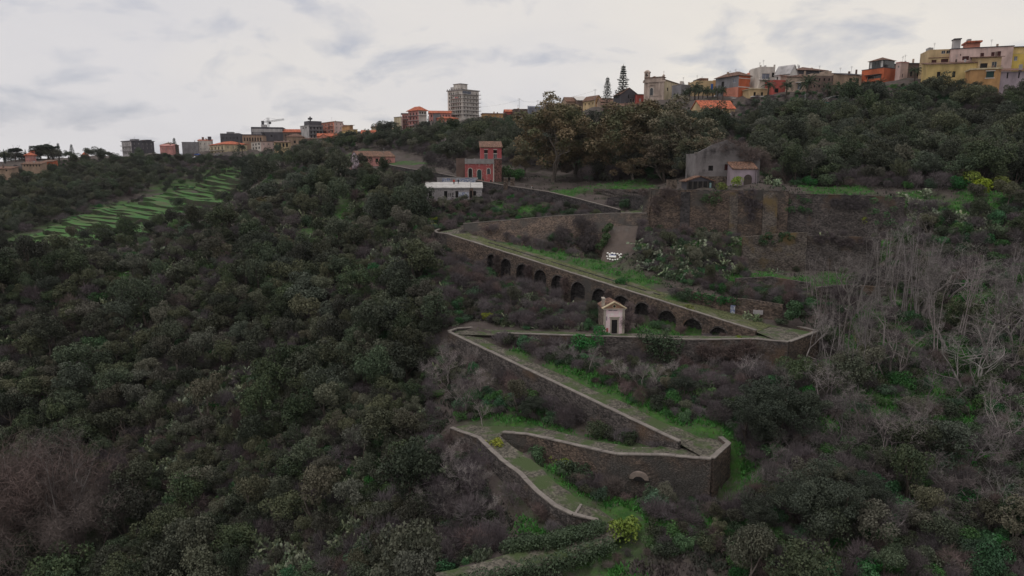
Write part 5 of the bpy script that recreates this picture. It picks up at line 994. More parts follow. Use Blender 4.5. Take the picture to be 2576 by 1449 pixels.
# gabled ruin
M['ruin'] = material('ruin_plaster', (0.205, 0.190, 0.195), (0.115, 0.105, 0.108), .35, .95, .3, c3=(0.050, 0.045, 0.048), t3=.60, scale3=.30)
M['ruin_low'] = material('ruin_base_stone', (0.135, 0.108, 0.092), (0.095, 0.078, 0.068), .5, .95, .5, voro=2.6)
gr = B('gabled_ruin', 'tall grey gabled ruin with blackened plaster on the bastion', 1747, 160, 476, 386, 4, ur=1908, dl=7, wall='ruin', roof=('none',), R=[(.20, .275, .52, .66, 'o'), (.45, .525, .53, .70, 's'), (.40, .45, .08, .18, 'o')], sub=3, cat='ruin')
(_o, _lr, _ll, _h) = BLD[-1]
e_ = MB(); gp = W(1831, 352, 160); gx = gp.x - _o.location.x
for y in (0.002, .55): e_.face([(0, y, _h), (_lr * .93, y, _h - .8), (gx + 3.2, y, _h + 1.5), (gx, y, gp.z - _o.location.z), (gx - 3.4, y, _h + 1.9)])
pr = [(0, _h), (gx - 3.4, _h + 1.9), (gx, gp.z - _o.location.z), (gx + 3.2, _h + 1.5), (_lr * .93, _h - .8)]
for (a_, z0), (b_, z1) in zip(pr, pr[1:]): e_.face([(a_, .002, z0), (b_, .002, z1), (b_, .55, z1), (a_, .55, z0)])
e_.build('gable', M['ruin'], gr); e_ = MB(); e_.box(-.03, .62 * _lr, -.06, -.002, -2, .36 * _h); e_.build('plinth', M['ruin_low'], gr)
e_ = MB(); e_.box(-.25, .35, -.15, .6, _h + .01, _h + .25); e_.build('corner_cap', M['coping'], gr)
ax_ = B('annex', 'small grey outhouse with tiled roof against the gabled ruin', 1841, 156.5, 476, 427, 4, ur=1902, dl=3.2, wall='lilac', roof=('shed', 1.6, 'tile', .2), sub=3, cat='outhouse')
(_o, _lr, _ll, _h) = BLD[-1]
arch_part(ax_, 'ivy_arch', 'bark', .63 * _lr, -.3, 1.9, 3.6, 0, 'lilac', .05)
e_ = MB(); e_.tube([(_lr - .3, -.08, -1), (_lr - .3, -.08, _h)], [.06, .06], 5); e_.build('drain_pipe', M['iron'], ax_)
hut = B('hut', 'black timber hut with shallow tiled roof in front of the gabled ruin', 1727, 156, 475, 456, 3, ur=1795, dl=4, wall='dark_grey', roof=('gable_l', 1.0, 'tile', .45), sub=2, cat='hut')
(_o, _lr, _ll, _h) = BLD[-1]
for k in range(16):
    e_ = MB(); x = _lr * k / 16; e_.box(x + .02, x + _lr / 16 - .02, -.03, -.002, -.1, _h - .02); e_.build('board', M['dark'] if k % 3 else M['iron'], hut)
e_ = MB(); e_.box(.84 * _lr, .91 * _lr, -.05, -.031, .25, 1.35); e_.build('sign', material('teal_sign', (0.05, 0.22, 0.30), (0.3, 0.34, 0.3), 4), hut)
B('wall_stub', 'broken rubble wall stub left of the black hut', 1678, 162, 476, 452, 4, ur=1702, dl=.8, wall='ruin_low', roof=('none',), sub=2, cat='wall')
# chapel
cz = W(1519, 838, 110.5)
chp = B('chapel', 'tiny pink and white pedimented chapel under the arcade', 1517, 110.5, 839, 778, 3, ur=1570, dl=4.6, wall='ruin_low', roof=('none',), sub=2, cat='chapel')
(_o, _lr, _ll, _h) = BLD[-1]
M['chapel_pink'] = material('chapel_plaster', (0.78, 0.62, 0.66), (0.72, 0.52, 0.58), .8, .9, .15, c3=(0.76, 0.70, 0.69), t3=.58, scale3=.8)
M['chapel_trim'] = material('chapel_trim', (0.42, 0.38, 0.33), (0.30, 0.26, 0.23), 1.5, .9, .2)
M['terracotta'] = material('terracotta', (0.34, 0.19, 0.13), (0.24, 0.15, 0.11), 2, .9)
def cbox(nm, mt, x0, x1, z0, z1, y0=-.08, y1=-.002, par=None):
    e_ = MB(); e_.box(x0, x1, y0, y1, z0, z1); return e_.build(nm, M[mt], par or chp)
cbox('facade', 'chapel_pink', .02, _lr - .02, -.3, _h)
for x in (0, _lr - .38): cbox('pilaster', 'chapel_trim', x, x + .38, -.3, _h - .05, -.2, -.082)
cbox('cornice', 'chapel_trim', -.15, _lr + .15, _h - .02, _h + .12, -.32, .3)
dcx = _lr * .52
d_ = cbox('door', 'dark', dcx - .48, dcx + .48, 0, 2.35, -.1, -.082); cbox('door_frame', 'chapel_trim', dcx - .72, dcx - .485, 0, 2.35, -.18, -.082); cbox('door_frame', 'chapel_trim', dcx + .485, dcx + .72, 0, 2.35, -.18, -.082); cbox('lintel', 'chapel_trim', dcx - .72, dcx + .72, 2.355, 2.72, -.18, -.082); cbox('lintel_moulding', 'chapel_trim', dcx - .85, dcx + .85, 2.722, 2.86, -.3, -.082)
pdh = 1.0; e_ = MB(); tri = [(-.05, _h + .12), (_lr + .05, _h + .12), (_lr / 2, _h + .12 + pdh)]
e_.face([(x, -.06, z) for x, z in tri]); e_.face([(x, .3, z) for x, z in tri][::-1]); e_.build('pediment', M['terracotta'], chp)
for (x0, z0), (x1, z1) in ((tri[0], tri[2]), (tri[1], tri[2])):
    e_ = MB(); sx = .12 if x1 > x0 else -.12
    a_ = [(x0 - sx, z0), (x1, z1), (x1, z1 + .2), (x0 - sx * 2.2, z0 + .08)]
    e_.face([(x, -.3, z) for x, z in a_]); 
    for (p0, q0), (p1, q1) in zip(a_, a_[1:] + a_[:1]): e_.face([(p0, -.3, q0), (p1, -.3, q1), (p1, .3, q1), (p0, .3, q0)])
    e_.build('raking_cornice', M['cream'], chp, recalc=True)
def disc(nm, mt, r0, y): 
    e_ = MB(); e_.face([(_lr / 2 + r0 * math.cos(6.283 * k / 14), y, _h + .5 + r0 * math.sin(6.283 * k / 14)) for k in range(14)]); return e_.build(nm, M[mt], chp)
disc('oculus_rim', 'cream', .31, -.08); disc('oculus', 'dark', .21, -.09)
e_ = MB()
prf = [(-.2, _h + .1), (_lr / 2, _h + 1.15), (_lr + .2, _h + .1)]
for (x0, z0), (x1, z1) in zip(prf, prf[1:]):
    e_.face([(x0, .3, z0), (x1, .3, z1), (x1, _ll + .2, z1), (x0, _ll + .2, z0)]); e_.face([(x0, .3, z0 - .12), (x1, .3, z1 - .12), (x1, _ll + .2, z1 - .12), (x0, _ll + .2, z0 - .12)])
e_.face([(0, _ll, _h), (_lr, _ll, _h), (_lr / 2, _ll, _h + 1.1)]); e_.build('roof', M['tile_brown'], chp)
bf = MB(); bf.box(-.05, .28, .45, .75, _h, _h + 1.55); bf.box(-.05, .28, 1.35, 1.65, _h, _h + 1.55); bf.box(-.12, .36, .35, 1.8, _h + 1.552, _h + 1.75); bf.build('bell_gable', M['chapel_trim'], chp)
cbox('bare_render', 'lilac', .42, .62, 2.2, 2.9, -.088, -.081); cbox('bare_render', 'lilac', .8, 1.5, _h - .28, _h - .08, -.088, -.081); cbox('bare_render', 'lilac', 1.6, 2.3, _h - .3, _h - .12, -.088, -.081)
cbox('graffiti', 'rose', .5, .85, .25, .95, -.088, -.081); cbox('graffiti', 'salmon', 2.35, 2.6, .4, 1.0, -.088, -.081)
cbox('doorstep', 'coping', dcx - .9, dcx + .9, -.35, -.01, -.7, -.2)
# painted panel on the wall beside the lower bend
for u, v, wd, hg, mt, lab in ((1838, 770, .75, 1.5, 'graffiti_blue', None), (1912, 787, 1.6, .7, 'graffiti', None)):
    q = WALLS[4]; i = min(range(len(q['q'])), key=lambda i: abs(uv_of(q['q'][i])[0] - u)); p0 = q['q'][i] - q['q'][0]; n = q['n'][i]; e = Vector((n.y, -n.x, 0)); e_ = MB(); zc = -1.9
    pp = [p0 - n * .62 + e * s + Vector((0, 0, zc + z)) for s, z in ((-wd / 2, -hg / 2), (wd / 2, -hg / 2), (wd / 2, hg / 2), (-wd / 2, hg / 2))]; e_.face(pp); e_.face([p + n * .3 for p in pp][::-1])
    for a_, b_ in zip(pp, pp[1:] + pp[:1]): e_.face([a_, b_, b_ + n * .3, a_ + n * .3])
    e_.build('painted_panel', M[mt], q['o'], recalc=True)

# ---- crane, masts, greenhouse, cars
cb = W(675.5, 322, 640); ct = W(675.5, 296, 640); cr = thing('tower_crane', 'slender tower crane with long jib above the left skyline', 'crane', cb)
def lattice(p0, p1, wd, n, nm, mt):
    mb = MB(); d = (p1 - p0); a = d.normalized().orthogonal().normalized() * wd; c = d.normalized().cross(a).normalized() * wd
    for s, t in ((1, 1), (-1, 1), (-1, -1), (1, -1)): mb.tube([p0 + a * s * .5 + c * t * .5, p1 + a * s * .5 + c * t * .5], [.12, .12], 4)
    for k in range(n):
        q0 = p0 + d * k / n; q1 = p0 + d * (k + 1) / n; s = 1 if k % 2 else -1
        mb.tube([q0 + a * .5 * s + c * .5, q1 - a * .5 * s + c * .5], [.08, .08], 3); mb.tube([q0 + a * .5 * s - c * .5, q1 - a * .5 * s - c * .5], [.08, .08], 3)
    return mb.build(nm, M[mt], cr)
Hc = ct.z - cb.z; zj = Hc * .62
lattice(Vector((0, 0, -8)), Vector((0, 0, Hc)), 1.6, 12, 'mast', 'metal'); jl = W(715, 300, 640).x - cb.x; jr = cb.x - W(660, 303, 640).x
lattice(Vector((0, 0, zj)), Vector((jl, 0, zj + 2.0)), 1.1, 12, 'jib', 'metal'); lattice(Vector((0, 0, zj)), Vector((-jr, 0, zj - .3)), 1.1, 5, 'counter_jib', 'metal')
e_ = MB(); e_.box(-jr - .8, -jr + 1.2, -.8, .8, zj - 2.6, zj + .6); e_.build('counterweight', M['dark_grey'], cr); e_ = MB(); e_.box(.6, 2.4, -.9, .9, zj - 2.2, zj - .2); e_.build('cab', M['dark_grey'], cr)
e_ = MB(); e_.tube([(0, 0, Hc), (jl * .7, 0, zj + 1.6)], [.06, .06], 3); e_.tube([(0, 0, Hc), (-jr, 0, zj + .4)], [.06, .06], 3); e_.build('tie_rods', M['iron'], cr)
def pole(u, vb, vt, Y, label, arm=True, lamp=False):
    a = W(u, vb, Y); h = W(u, vt, Y).z - a.z; o = thing('utility_pole', label, 'pole', a); e_ = MB(); e_.tube([(0, 0, -2), (0, 0, h)], [.14, .09], 6); e_.build('shaft', M['metal'], o)
    if arm: e_ = MB(); e_.box(-.9, .9, -.05, .05, h - .5, h - .4); e_.build('cross_arm', M['iron'], o)
    if lamp: e_ = MB(); e_.box(-.1, 1.1, -.15, .15, h - .12, h); e_.build('lamp_head', M['metal'], o)
    return a, h
pls = [(1306, 300, 247, 430, 'tall pole with wires left of the blue grey box building'), (1353, 285, 252, 420, 'pole standing just behind the blue grey box building'), (1496, 280, 224, 372, 'rusty pole in front of the ochre gabled house'), (2144, 263, 222, 244, 'grey pole beside the green net tunnel'), (2024, 262, 236, 250, 'short lamp pole left of the green net tunnel'),
       (1162, 300, 268, 470, 'thin pole at the foot of the tower, left of a pair'), (1172, 300, 266, 470, 'thin pole at the foot of the tower, right of a pair'), (1009, 328, 290, 462, 'lamp pole before the pink apartments'), (773, 366, 345, 500, 'lamp pole beside the arcaded pink wall')]
for i, q in enumerate(pls): pole(*q, arm=i < 4, lamp=i in (4, 7, 8))
def wires(label, ends):
    mb = MB()
    for (a, b) in ends:
        pts = [a.lerp(b, t / 8) - Vector((0, 0, 1.2 * 4 * (t / 8) * (1 - t / 8))) for t in range(9)]; mb.tube(pts, [.035] * 9, 3, cap=False)
    tag(mb.build('overhead_cable', M['iron']), label, 'cable', None, 'thing')
wires('overhead cables from the tower to the pole by the box building', [(W(1175, 270, 468), W(1306, 252, 430)), (W(1306, 249, 430), W(1353, 254, 420)), (W(1353, 254, 420), W(1496, 228, 372))])
gh = thing('net_tunnel', 'arched garden tunnel frame with teal netting below the palms', 'tunnel', W(2072, 266, 246)); g0 = gh.location; wt = W(2140, 266, 246).x - g0.x; ht = W(2105, 240, 246).z - g0.z
for k, y in enumerate((0, 2.5, 5)):
    e_ = MB(); e_.tube([(wt / 2 - wt / 2 * math.cos(math.pi * t / 10), y, ht * math.sin(math.pi * t / 10)) for t in range(11)], [.07] * 11, 4); e_.build('hoop', M['metal'], gh)
e_ = MB(); ar = [(wt / 2 - wt / 2 * math.cos(math.pi * t / 10), ht * math.sin(math.pi * t / 10)) for t in range(11)]
for (x0, z0), (x1, z1) in zip(ar[5:], ar[6:]): e_.face([(x0, 1, z0 * .97), (x1, 1, z1 * .97), (x1, 5, z1 * .97), (x0, 5, z0 * .97)])
e_.box(0.1, wt - .1, -.06, -.03, -1, ht * .35); e_.build('netting', material('teal_net', (0.020, 0.130, 0.120), (0.014, 0.10, 0.095), 1.5, .7), gh)
M['car_white'] = material('car_paint_white', (.62, .62, .63), (.55, .55, .56), 1, .3); M['car_blue'] = material('car_paint_blue', (.06, .14, .45), (.05, .1, .36), 1, .3); M['car_grey'] = material('car_paint_grey', (.28, .28, .30), (.22, .22, .24), 1, .3); M['tyre'] = material('tyre', (.02, .02, .02), (.03, .03, .03), 1, .9)
def car(u, v, Y, key, rz, label):
    p = W(u, v, Y); o = thing('parked_car', label, 'car', p, R_(rz), 'cars parked on the terrace below the cream villa'); e_ = MB()
    pr_ = [(-2.1, .3), (-2.1, .8), (-1.5, .95), (-.9, 1.42), (.7, 1.45), (1.4, .98), (2.1, .85), (2.15, .3)]
    for (x0, z0), (x1, z1) in zip(pr_, pr_[1:] + pr_[:1]): e_.face([(x0, -.85, z0), (x1, -.85, z1), (x1, .85, z1), (x0, .85, z0)])
    for y in (-.85, .85): e_.face([(x, y, z) for x, z in pr_])
    e_.build('body', M[key], o, recalc=True); e_ = MB()
    for y in (-.86, .86): e_.face([(x, y, z) for x, z in ((-1.2, .97), (-.8, 1.36), (.6, 1.38), (1.15, .98))])
    e_.build('windows', M['glass'], o)
    for x in (-1.35, 1.35):
        for y in (-.85, .68):
            wq = MB(); wq.tube([(x, y - .01, .32), (x, y + .18, .32)], [.32, .32], 10); wq.face([(x + .32 * math.cos(.628 * k), y - .011, .32 + .32 * math.sin(.628 * k)) for k in range(10)]); wq.build('wheel', M['tyre'], o)
for q in ((449, 396.5, 512, 'car_white', 10, 'white car parked furthest left on the terrace road'), (486, 398, 505, 'car_white', 5, 'white car parked below the blue tarpaulin'), (511, 397, 504, 'car_white', -4, 'white car parked left of the car park wall end'), (549, 392, 508, 'car_grey', 0, 'silver car parked at the wall under the cream villa'), (497, 391, 520, 'car_blue', 12, 'blue van-like car parked among the others on the terrace')): car(*q)

# pale plastered niche in the wall of the lower right bend
_w6 = [o for o in C.objects if o.get('label') == RLAB[6][0]][0]; r6 = ROADS[6]; i6 = min(range(len(r6['q'])), key=lambda i: abs(uv_of(r6['q'][i])[0] - 1612)); p6 = r6['q'][i6] - r6['q'][0]; n6 = r6['n'][i6]; e6 = Vector((n6.y, -n6.x, 0))
def bow(rad, zc, out, hgt=0.0): return [p6 - n6 * out + e6 * rad * math.cos(math.pi * j / 10) + Vector((0, 0, zc + rad * .85 * math.sin(math.pi * j / 10))) for j in range(11)] + ([p6 - n6 * out + e6 * s * rad + Vector((0, 0, zc - hgt)) for s in (-1, 1)] if hgt else [])
e_ = MB(); fr6 = bow(1.15, -2.9, .6); bk6 = bow(1.15, -2.9, .2); e_.face(fr6)
for a_, b_ in zip(range(10), range(1, 11)): e_.face([fr6[a_], fr6[b_], bk6[b_], bk6[a_]])
e_.build('plaster_lunette', material('lunette_plaster', (0.26, 0.21, 0.185), (0.15, 0.12, 0.11), 1.2, .95, .4), _w6); e_ = MB(); e_.face(bow(.7, -3.1, .61)); e_.build('niche_opening', M['dark'], _w6)

# ================================================================== VEGETATION
def leafcloud(cen, rad, n, size, seed, shell=(0.72, 1.03), aspect=(0.7, 1.3), tilt=0.75, squash=0.8, up=0.25):
    g = np.random.default_rng(seed); cen = np.asarray(cen, float); rad = np.asarray(rad, float)
    pr_ = rad ** 2 / (rad ** 2).sum(); k = g.choice(len(cen), n, p=pr_)
    d = g.normal(size=(n, 3)); d[:, 2] += up; d /= np.linalg.norm(d, axis=1)[:, None]
    r_ = g.uniform(*shell, n)[:, None] * rad[k][:, None]; p = cen[k] + d * r_ * np.array([1, 1, squash])
    nrm_ = d + g.normal(size=(n, 3)) * tilt; nrm_ /= np.linalg.norm(nrm_, axis=1)[:, None]
    t = np.cross(nrm_, g.normal(size=(n, 3))); t /= np.linalg.norm(t, axis=1)[:, None]; b = np.cross(nrm_, t)
    s = size * g.uniform(0.6, 1.35, n)[:, None] * 0.5; a = g.uniform(*aspect, n)[:, None]
    v = np.stack([p - t * s * a, p - b * s / a, p + t * s * a, p + b * s / a], 1).reshape(-1, 3)
    return v, np.arange(n * 4).reshape(-1, 4)
def lobes(n, rx, rz, cz, r0, r1, seed, flat=0.0, hollow=0.35):
    g = np.random.default_rng(seed); c = []; r_ = []
    ox, oy = g.normal(size=2) * .22; kx, ky = g.uniform(.75, 1.25, 2)
    for i in range(n):
        d = g.normal(size=3); d /= np.linalg.norm(d); f = g.uniform(hollow, 1.0) if g.random() > .12 else g.uniform(1.0, 1.3); d[2] = abs(d[2]) if g.random() < flat else d[2]
        c.append((d[0] * rx * f * kx + ox * rx * d[2], d[1] * rx * f * ky + oy * rx * d[2], cz + d[2] * rz * f)); r_.append(g.uniform(r0, r1))
    return c, r_
def cat_np(parts):
    vs, fs, o = [], [], 0
    for v, f in parts: vs.append(v); fs.append(f + o); o += len(v)
    return np.concatenate(vs), np.concatenate(fs)
def blades(p0, d, ln, wd, g):
    t = np.cross(d, g.normal(size=d.shape)); t /= np.linalg.norm(t, axis=1)[:, None] + 1e-9
    a, b = p0 - t * wd[:, None], p0 + t * wd[:, None]; e = p0 + d * ln[:, None]
    v = np.stack([a, b, e + t * wd[:, None] * 0.35, e - t * wd[:, None] * 0.35], 1).reshape(-1, 3); return v, np.arange(len(p0) * 4).reshape(-1, 4)
def twigcloud(cen, rad, n, ln, wd, seed, squash=0.85, up=0.5):
    g = np.random.default_rng(seed); cen = np.asarray(cen, float); rad = np.asarray(rad, float); k = g.choice(len(cen), n, p=rad ** 2 / (rad ** 2).sum())
    d = g.normal(size=(n, 3)); d[:, 2] += 0.2; d /= np.linalg.norm(d, axis=1)[:, None]; p = cen[k] + d * g.uniform(0.35, 1.0, n)[:, None] * rad[k][:, None] * np.array([1, 1, squash])
    dd = d + g.normal(size=(n, 3)) * 0.45; dd[:, 2] += up; dd /= np.linalg.norm(dd, axis=1)[:, None]
    return blades(p, dd, ln * g.uniform(0.5, 1.3, n), wd * g.uniform(0.6, 1.3, n), g)
def branches(mb, p, d, ln, r_, lev, g, spread=0.6, kids=3, lift=0.12, k=4):
    n = 3; pts = [p]; rr = [r_]; dd = d.copy()
    for i in range(n):
        dd = (dd + Vector(g.normal(size=3)) * 0.16 + Vector((0, 0, lift * 0.5))).normalized(); pts.append(pts[-1] + dd * ln / n); rr.append(r_ * (1 - 0.42 * (i + 1) / n))
    mb.tube(pts, rr, k if lev > 1 else 3, cap=False)
    if lev == 0: return
    for j in range(kids):
        i = n if j == 0 else int(g.integers(1, n + 1)); nd = (dd + Vector(g.normal(size=3)) * spread + Vector((0, 0, lift))).normalized()
        branches(mb, pts[i], nd, ln * g.uniform(0.58, 0.82), rr[i] * (0.85 if j == 0 else 0.62), lev - 1, g, spread, kids, lift, k)
def mesh_of(parts, name, mat): v, f = cat_np(parts); return np_mesh(name, v, f, mat)
def trunk_mesh(name, h, r_, seed, mat, limbs=4, spread=0.5):
    g = np.random.default_rng(seed); mb = MB(); branches(mb, Vector((0, 0, -0.8)), Vector((g.normal() * .1, g.normal() * .1, 1)), h, r_, 1, g, spread, limbs, .2, 6); return mb.mesh(name, mat)
NV = 9
V = {}          # kind -> list of (crown mesh, trunk mesh or None)
LOW = {}        # kind -> low-poly arrays for the far mass
def add_kind(k, mat, fn, trunk=None, low=None, nv=NV):
    V[k] = []
    for i in range(nv): V[k].append((fn(i), trunk(i) if trunk else None))
    LOW[k] = [low(i) for i in range(4)] if low else None
def crown(rx, rz, cz, nl, r0, r1, n, sz, mat, **kw):
    def fn(i, n_=n, sz_=sz):
        c, r_ = lobes(nl, rx, rz, cz, r0, r1, i * 17 + int(rx * 100), flat=0.6); return leafcloud(c, r_, n_, sz_, i + 91, **kw)
    return (lambda i: np_mesh('crown', *fn(i), M[mat])), (lambda i: fn(i, int(n * 0.15), sz * 2.1))
f_, l_ = crown(2.3, 1.7, 3.4, 24, .6, 1.2, 4200, .19, 'leaf_dark'); add_kind('oak', None, f_, lambda i: trunk_mesh('trunk', 3.2, .22, i, M['bark']), l_)
f_, l_ = crown(2.35, 1.75, 3.35, 64, .34, .72, 15000, .095, 'leaf_deep'); add_kind('bigoak', None, f_, lambda i: trunk_mesh('trunk', 3.2, .2, i, M['bark']), None, nv=4)
f_, l_ = crown(2.1, 1.5, 3.2, 20, .55, 1.1, 3600, .18, 'leaf_olive', tilt=.9); add_kind('olive', None, f_, lambda i: trunk_mesh('trunk', 3.0, .2, i + 9, M['bark_grey']), l_)
f_, l_ = crown(1.3, .7, .9, 14, .45, .9, 1700, .16, 'leaf_dark'); add_kind('shrub', None, f_, None, l_)
f_, l_ = crown(1.5, .8, 1.0, 14, .45, .95, 1800, .16, 'leaf_green'); add_kind('green_shrub', None, f_, None, l_)
f_, l_ = crown(.75, .32, .55, 9, .38, .6, 900, .13, 'leaf_lime', up=.8); add_kind('spurge', None, f_, None, l_)
f_, l_ = crown(1.1, .9, 1.3, 10, .5, .8, 900, .22, 'leaf_yellow', tilt=1.0); add_kind('broom', None, f_, None, l_)
def bshrub(i, n=1150, mat='twig', seed=0, arrays=False, ln=.6, wd=.019):
    c, r_ = lobes(12, 1.5, .95, 1.35, .6, 1.0, 300 + i + seed, flat=.6); a = twigcloud(c, r_, n, ln, wd, i + 5 + seed)
    if arrays: return a
    g = np.random.default_rng(i + seed); mb = MB()
    for s in range(5): branches(mb, Vector((0, 0, -.4)), Vector((g.normal() * .5, g.normal() * .5, 1)).normalized(), 1.5, .05, 2, g, .55, 3, .15)
    bv = np.array(mb.v); bf = np.array([f for f in mb.f if len(f) == 4]); return np_mesh('bare_shrub', *cat_np([a, (bv, bf)]), M[mat])
add_kind('bare_shrub', None, lambda i: bshrub(i), None, lambda i: bshrub(i, 260, arrays=True, ln=.8, wd=.035))
add_kind('red_shrub', None, lambda i: bshrub(i, 1150, 'twig_red', 40), None, lambda i: bshrub(i, 260, seed=40, arrays=True, ln=.8, wd=.035))
def btree(i, h=7.0, lev=4, mat='bark_pale', r0=.13, tw=900, spread=.55, seed=0, crown_r=2.6):
    g = np.random.default_rng(700 + i + seed); mb = MB(); d = Vector((g.normal() * .18, g.normal() * .18, 1)).normalized(); branches(mb, Vector((0, 0, -.6)), d, h * .42, r0, lev, g, spread, 3, .14)
    bv = np.array(mb.v); bf = np.array([f for f in mb.f if len(f) == 4]); top = bv[bv[:, 2] > h * .45]; k = g.choice(len(top), tw); dd = g.normal(size=(tw, 3)); dd[:, 2] += .6; dd /= np.linalg.norm(dd, axis=1)[:, None]
    return np_mesh('bare_tree', *cat_np([(bv, bf), blades(top[k], dd, g.uniform(.3, .9, tw), np.full(tw, .010), g)]), M[mat])
add_kind('bare_tree', None, lambda i: btree(i)); add_kind('twisted_tree', None, lambda i: btree(i, 4.2, 4, 'bark_mid', .10, 300, .95, 60))
def slender(i):
    g = np.random.default_rng(900 + i); mb = MB()
    for s in range(int(g.integers(2, 5))):
        p = Vector((g.normal() * .5, g.normal() * .5, -.6)); d = Vector((g.normal() * .10, g.normal() * .10, 1)).normalized(); pts = [p]; rr = [.11]
        for k in range(7): d = (d + Vector(g.normal(size=3)) * .05 + Vector((0, 0, .06))).normalized(); pts.append(pts[-1] + d * 1.6); rr.append(.11 * (1 - .11 * (k + 1)))
        mb.tube(pts, rr, 4, cap=False)
        for k in range(6): j = int(g.integers(3, 8)); branches(mb, pts[j], (Vector(g.normal(size=3)) * .55 + Vector((0, 0, .6))).normalized(), g.uniform(1.0, 2.2), rr[j] * .55, 2, g, .4, 3, .2, 3)
    bv = np.array(mb.v); bf = np.array([f for f in mb.f if len(f) == 4]); top = bv[bv[:, 2] > 6]; n = 350; k = g.choice(len(top), n); dd = g.normal(size=(n, 3)); dd[:, 2] += .9; dd /= np.linalg.norm(dd, axis=1)[:, None]
    return np_mesh('slender_bare_tree', *cat_np([(bv, bf), blades(top[k], dd, g.uniform(.3, .8, n), np.full(n, .010), g)]), M['bark_pale'])
add_kind('slender', None, slender)
def cactus(i, n=95, arrays=False):
    g = np.random.default_rng(50 + i); mb = MB(); pads = [(Vector((g.normal() * .12, g.normal() * .12, -.1)), Vector((g.normal() * .6, g.normal() * .6, 1)).normalized()) for _ in range(8)]; cnt = 0
    while cnt < n:
        p, d = pads[int(g.integers(len(pads)))]
        if p.z > 2.3: continue
        nd = (d + Vector(g.normal(size=3)) * .75 + Vector((0, 0, .25))).normalized(); L_ = g.uniform(.34, .58); a = nd.cross(Vector(g.normal(size=3))).normalized(); b = nd.cross(a); c = p + nd * L_ * .5; th = .045
        ring = [c + nd * L_ * .5 * math.cos(t) + a * L_ * .33 * math.sin(t) for t in [k * math.pi / 3 for k in range(6)]]
        n0 = len(mb.v); mb.v += [tuple(x) for x in ring] + [tuple(c + b * th), tuple(c - b * th)]
        for k in range(6): mb.f += [(n0 + k, n0 + (k + 1) % 6, n0 + 6), (n0 + (k + 1) % 6, n0 + k, n0 + 7)]; mb.m += [0, 0]
        pads.append((p + nd * L_ * .92, nd)); cnt += 1
    if arrays:
        f = np.array(mb.f); return np.array(mb.v), np.concatenate([f, f[:, 2:3]], 1)
    return mb.mesh('prickly_pear', M['cactus'])
add_kind('cactus', None, cactus, None, lambda i: cactus(i, 40, True))
def euc(i, n=15000):
    c, r_ = lobes(54, 6.6, 7.0, 11.8, 1.1, 2.1, 60 + i, hollow=.5); return np_mesh('crown', *leafcloud(c, r_, n, .34, i, aspect=(1.0, 1.7), tilt=.8, up=.3, shell=(.6, 1.05)), M['leaf_brown'])
def euc_trunk(i):
    g = np.random.default_rng(i + 4); mb = MB(); branches(mb, Vector((0, 0, -1)), Vector((.06, 0, 1)), 8.0, .42, 3, g, .42, 3, .25, 6); return mb.mesh('trunk', M['bark_grey'])
add_kind('euc', None, euc, euc_trunk, nv=4)
def cyp(i): 
    c = [(random.gauss(0, .12), random.gauss(0, .12), .9 + k * .55) for k in range(20)]; r_ = [1.0 * min(1, .5 + k * .12) * (1 - max(0, k - 8) / 13) + .12 for k in range(20)]; return np_mesh('crown', *leafcloud(c, r_, 2600, .26, i, squash=1.1), M['leaf_pine'])
def bigbare(i):
    g = np.random.default_rng(1200 + i); mb = MB()
    for s in range(int(g.integers(1, 4))): branches(mb, Vector((g.normal() * .3, g.normal() * .3, -.6)), Vector((g.normal() * .25, g.normal() * .25, 1)).normalized(), g.uniform(3.6, 4.8), .19, 4, g, .62, 3, .08, 5)
    bv = np.array(mb.v); bf = np.array([f for f in mb.f if len(f) == 4]); top = bv[bv[:, 2] > 5]; n = 900; k = g.choice(len(top), n); dd = g.normal(size=(n, 3)); dd[:, 2] += .3; dd /= np.linalg.norm(dd, axis=1)[:, None]
    return np_mesh('large_bare_tree', *cat_np([(bv, bf), blades(top[k], dd, g.uniform(.3, .9, n), np.full(n, .012), g)]), M['bark_pale'])
add_kind('bigbare', None, bigbare)
add_kind('cypress', None, cyp, lambda i: trunk_mesh('trunk', 3, .2, i, M['bark'], 1, .1), nv=2)
def norfolk(i):
    g = np.random.default_rng(i); mb = MB(); P_, D_ = [], []
    for k in range(15):
        z = 2.2 + k * .82; L_ = (3.4 - k * .2) * g.uniform(.75, 1.15)
        for j in range(6):
            a = j * 1.047 + k * .5 + g.normal() * .12; d = Vector((math.cos(a), math.sin(a), .16)); mb.tube([(0, 0, z), tuple(d * L_ + Vector((0, 0, z)))], [.05, .02], 3, cap=False)
            for s in range(30): t = g.uniform(.25, 1); P_.append(np.array(d * L_ * t) + (0, 0, z)); D_.append(np.array(d) * .6 + g.normal(size=3) * .5 + (0, 0, .45))
    P_ = np.array(P_); D_ = np.array(D_); D_ /= np.linalg.norm(D_, axis=1)[:, None]; bv = np.array(mb.v); bf = np.array(mb.f)
    return np_mesh('crown', *cat_np([(bv, bf), blades(P_, D_, g.uniform(.35, .75, len(P_)), np.full(len(P_), .085), g)]), M['leaf_pine'])
def pole_trunk(h, r_): 
    def f(i): mb = MB(); mb.tube([(0, 0, -1), (0, 0, h * .5), (0, 0, h)], [r_, r_ * .7, r_ * .2], 6); return mb.mesh('trunk', M['bark'])
    return f
add_kind('norfolk', None, norfolk, pole_trunk(15, .3), nv=3)
def umbrella(i):
    g = np.random.default_rng(i + 8); c, r_ = lobes(30, 2.6, 1.3, 7.0, .8, 1.3, 400 + i, flat=.8); return np_mesh('crown', *leafcloud(c, r_, 7000, .36, i, squash=.7, up=.4), M['leaf_pine'])
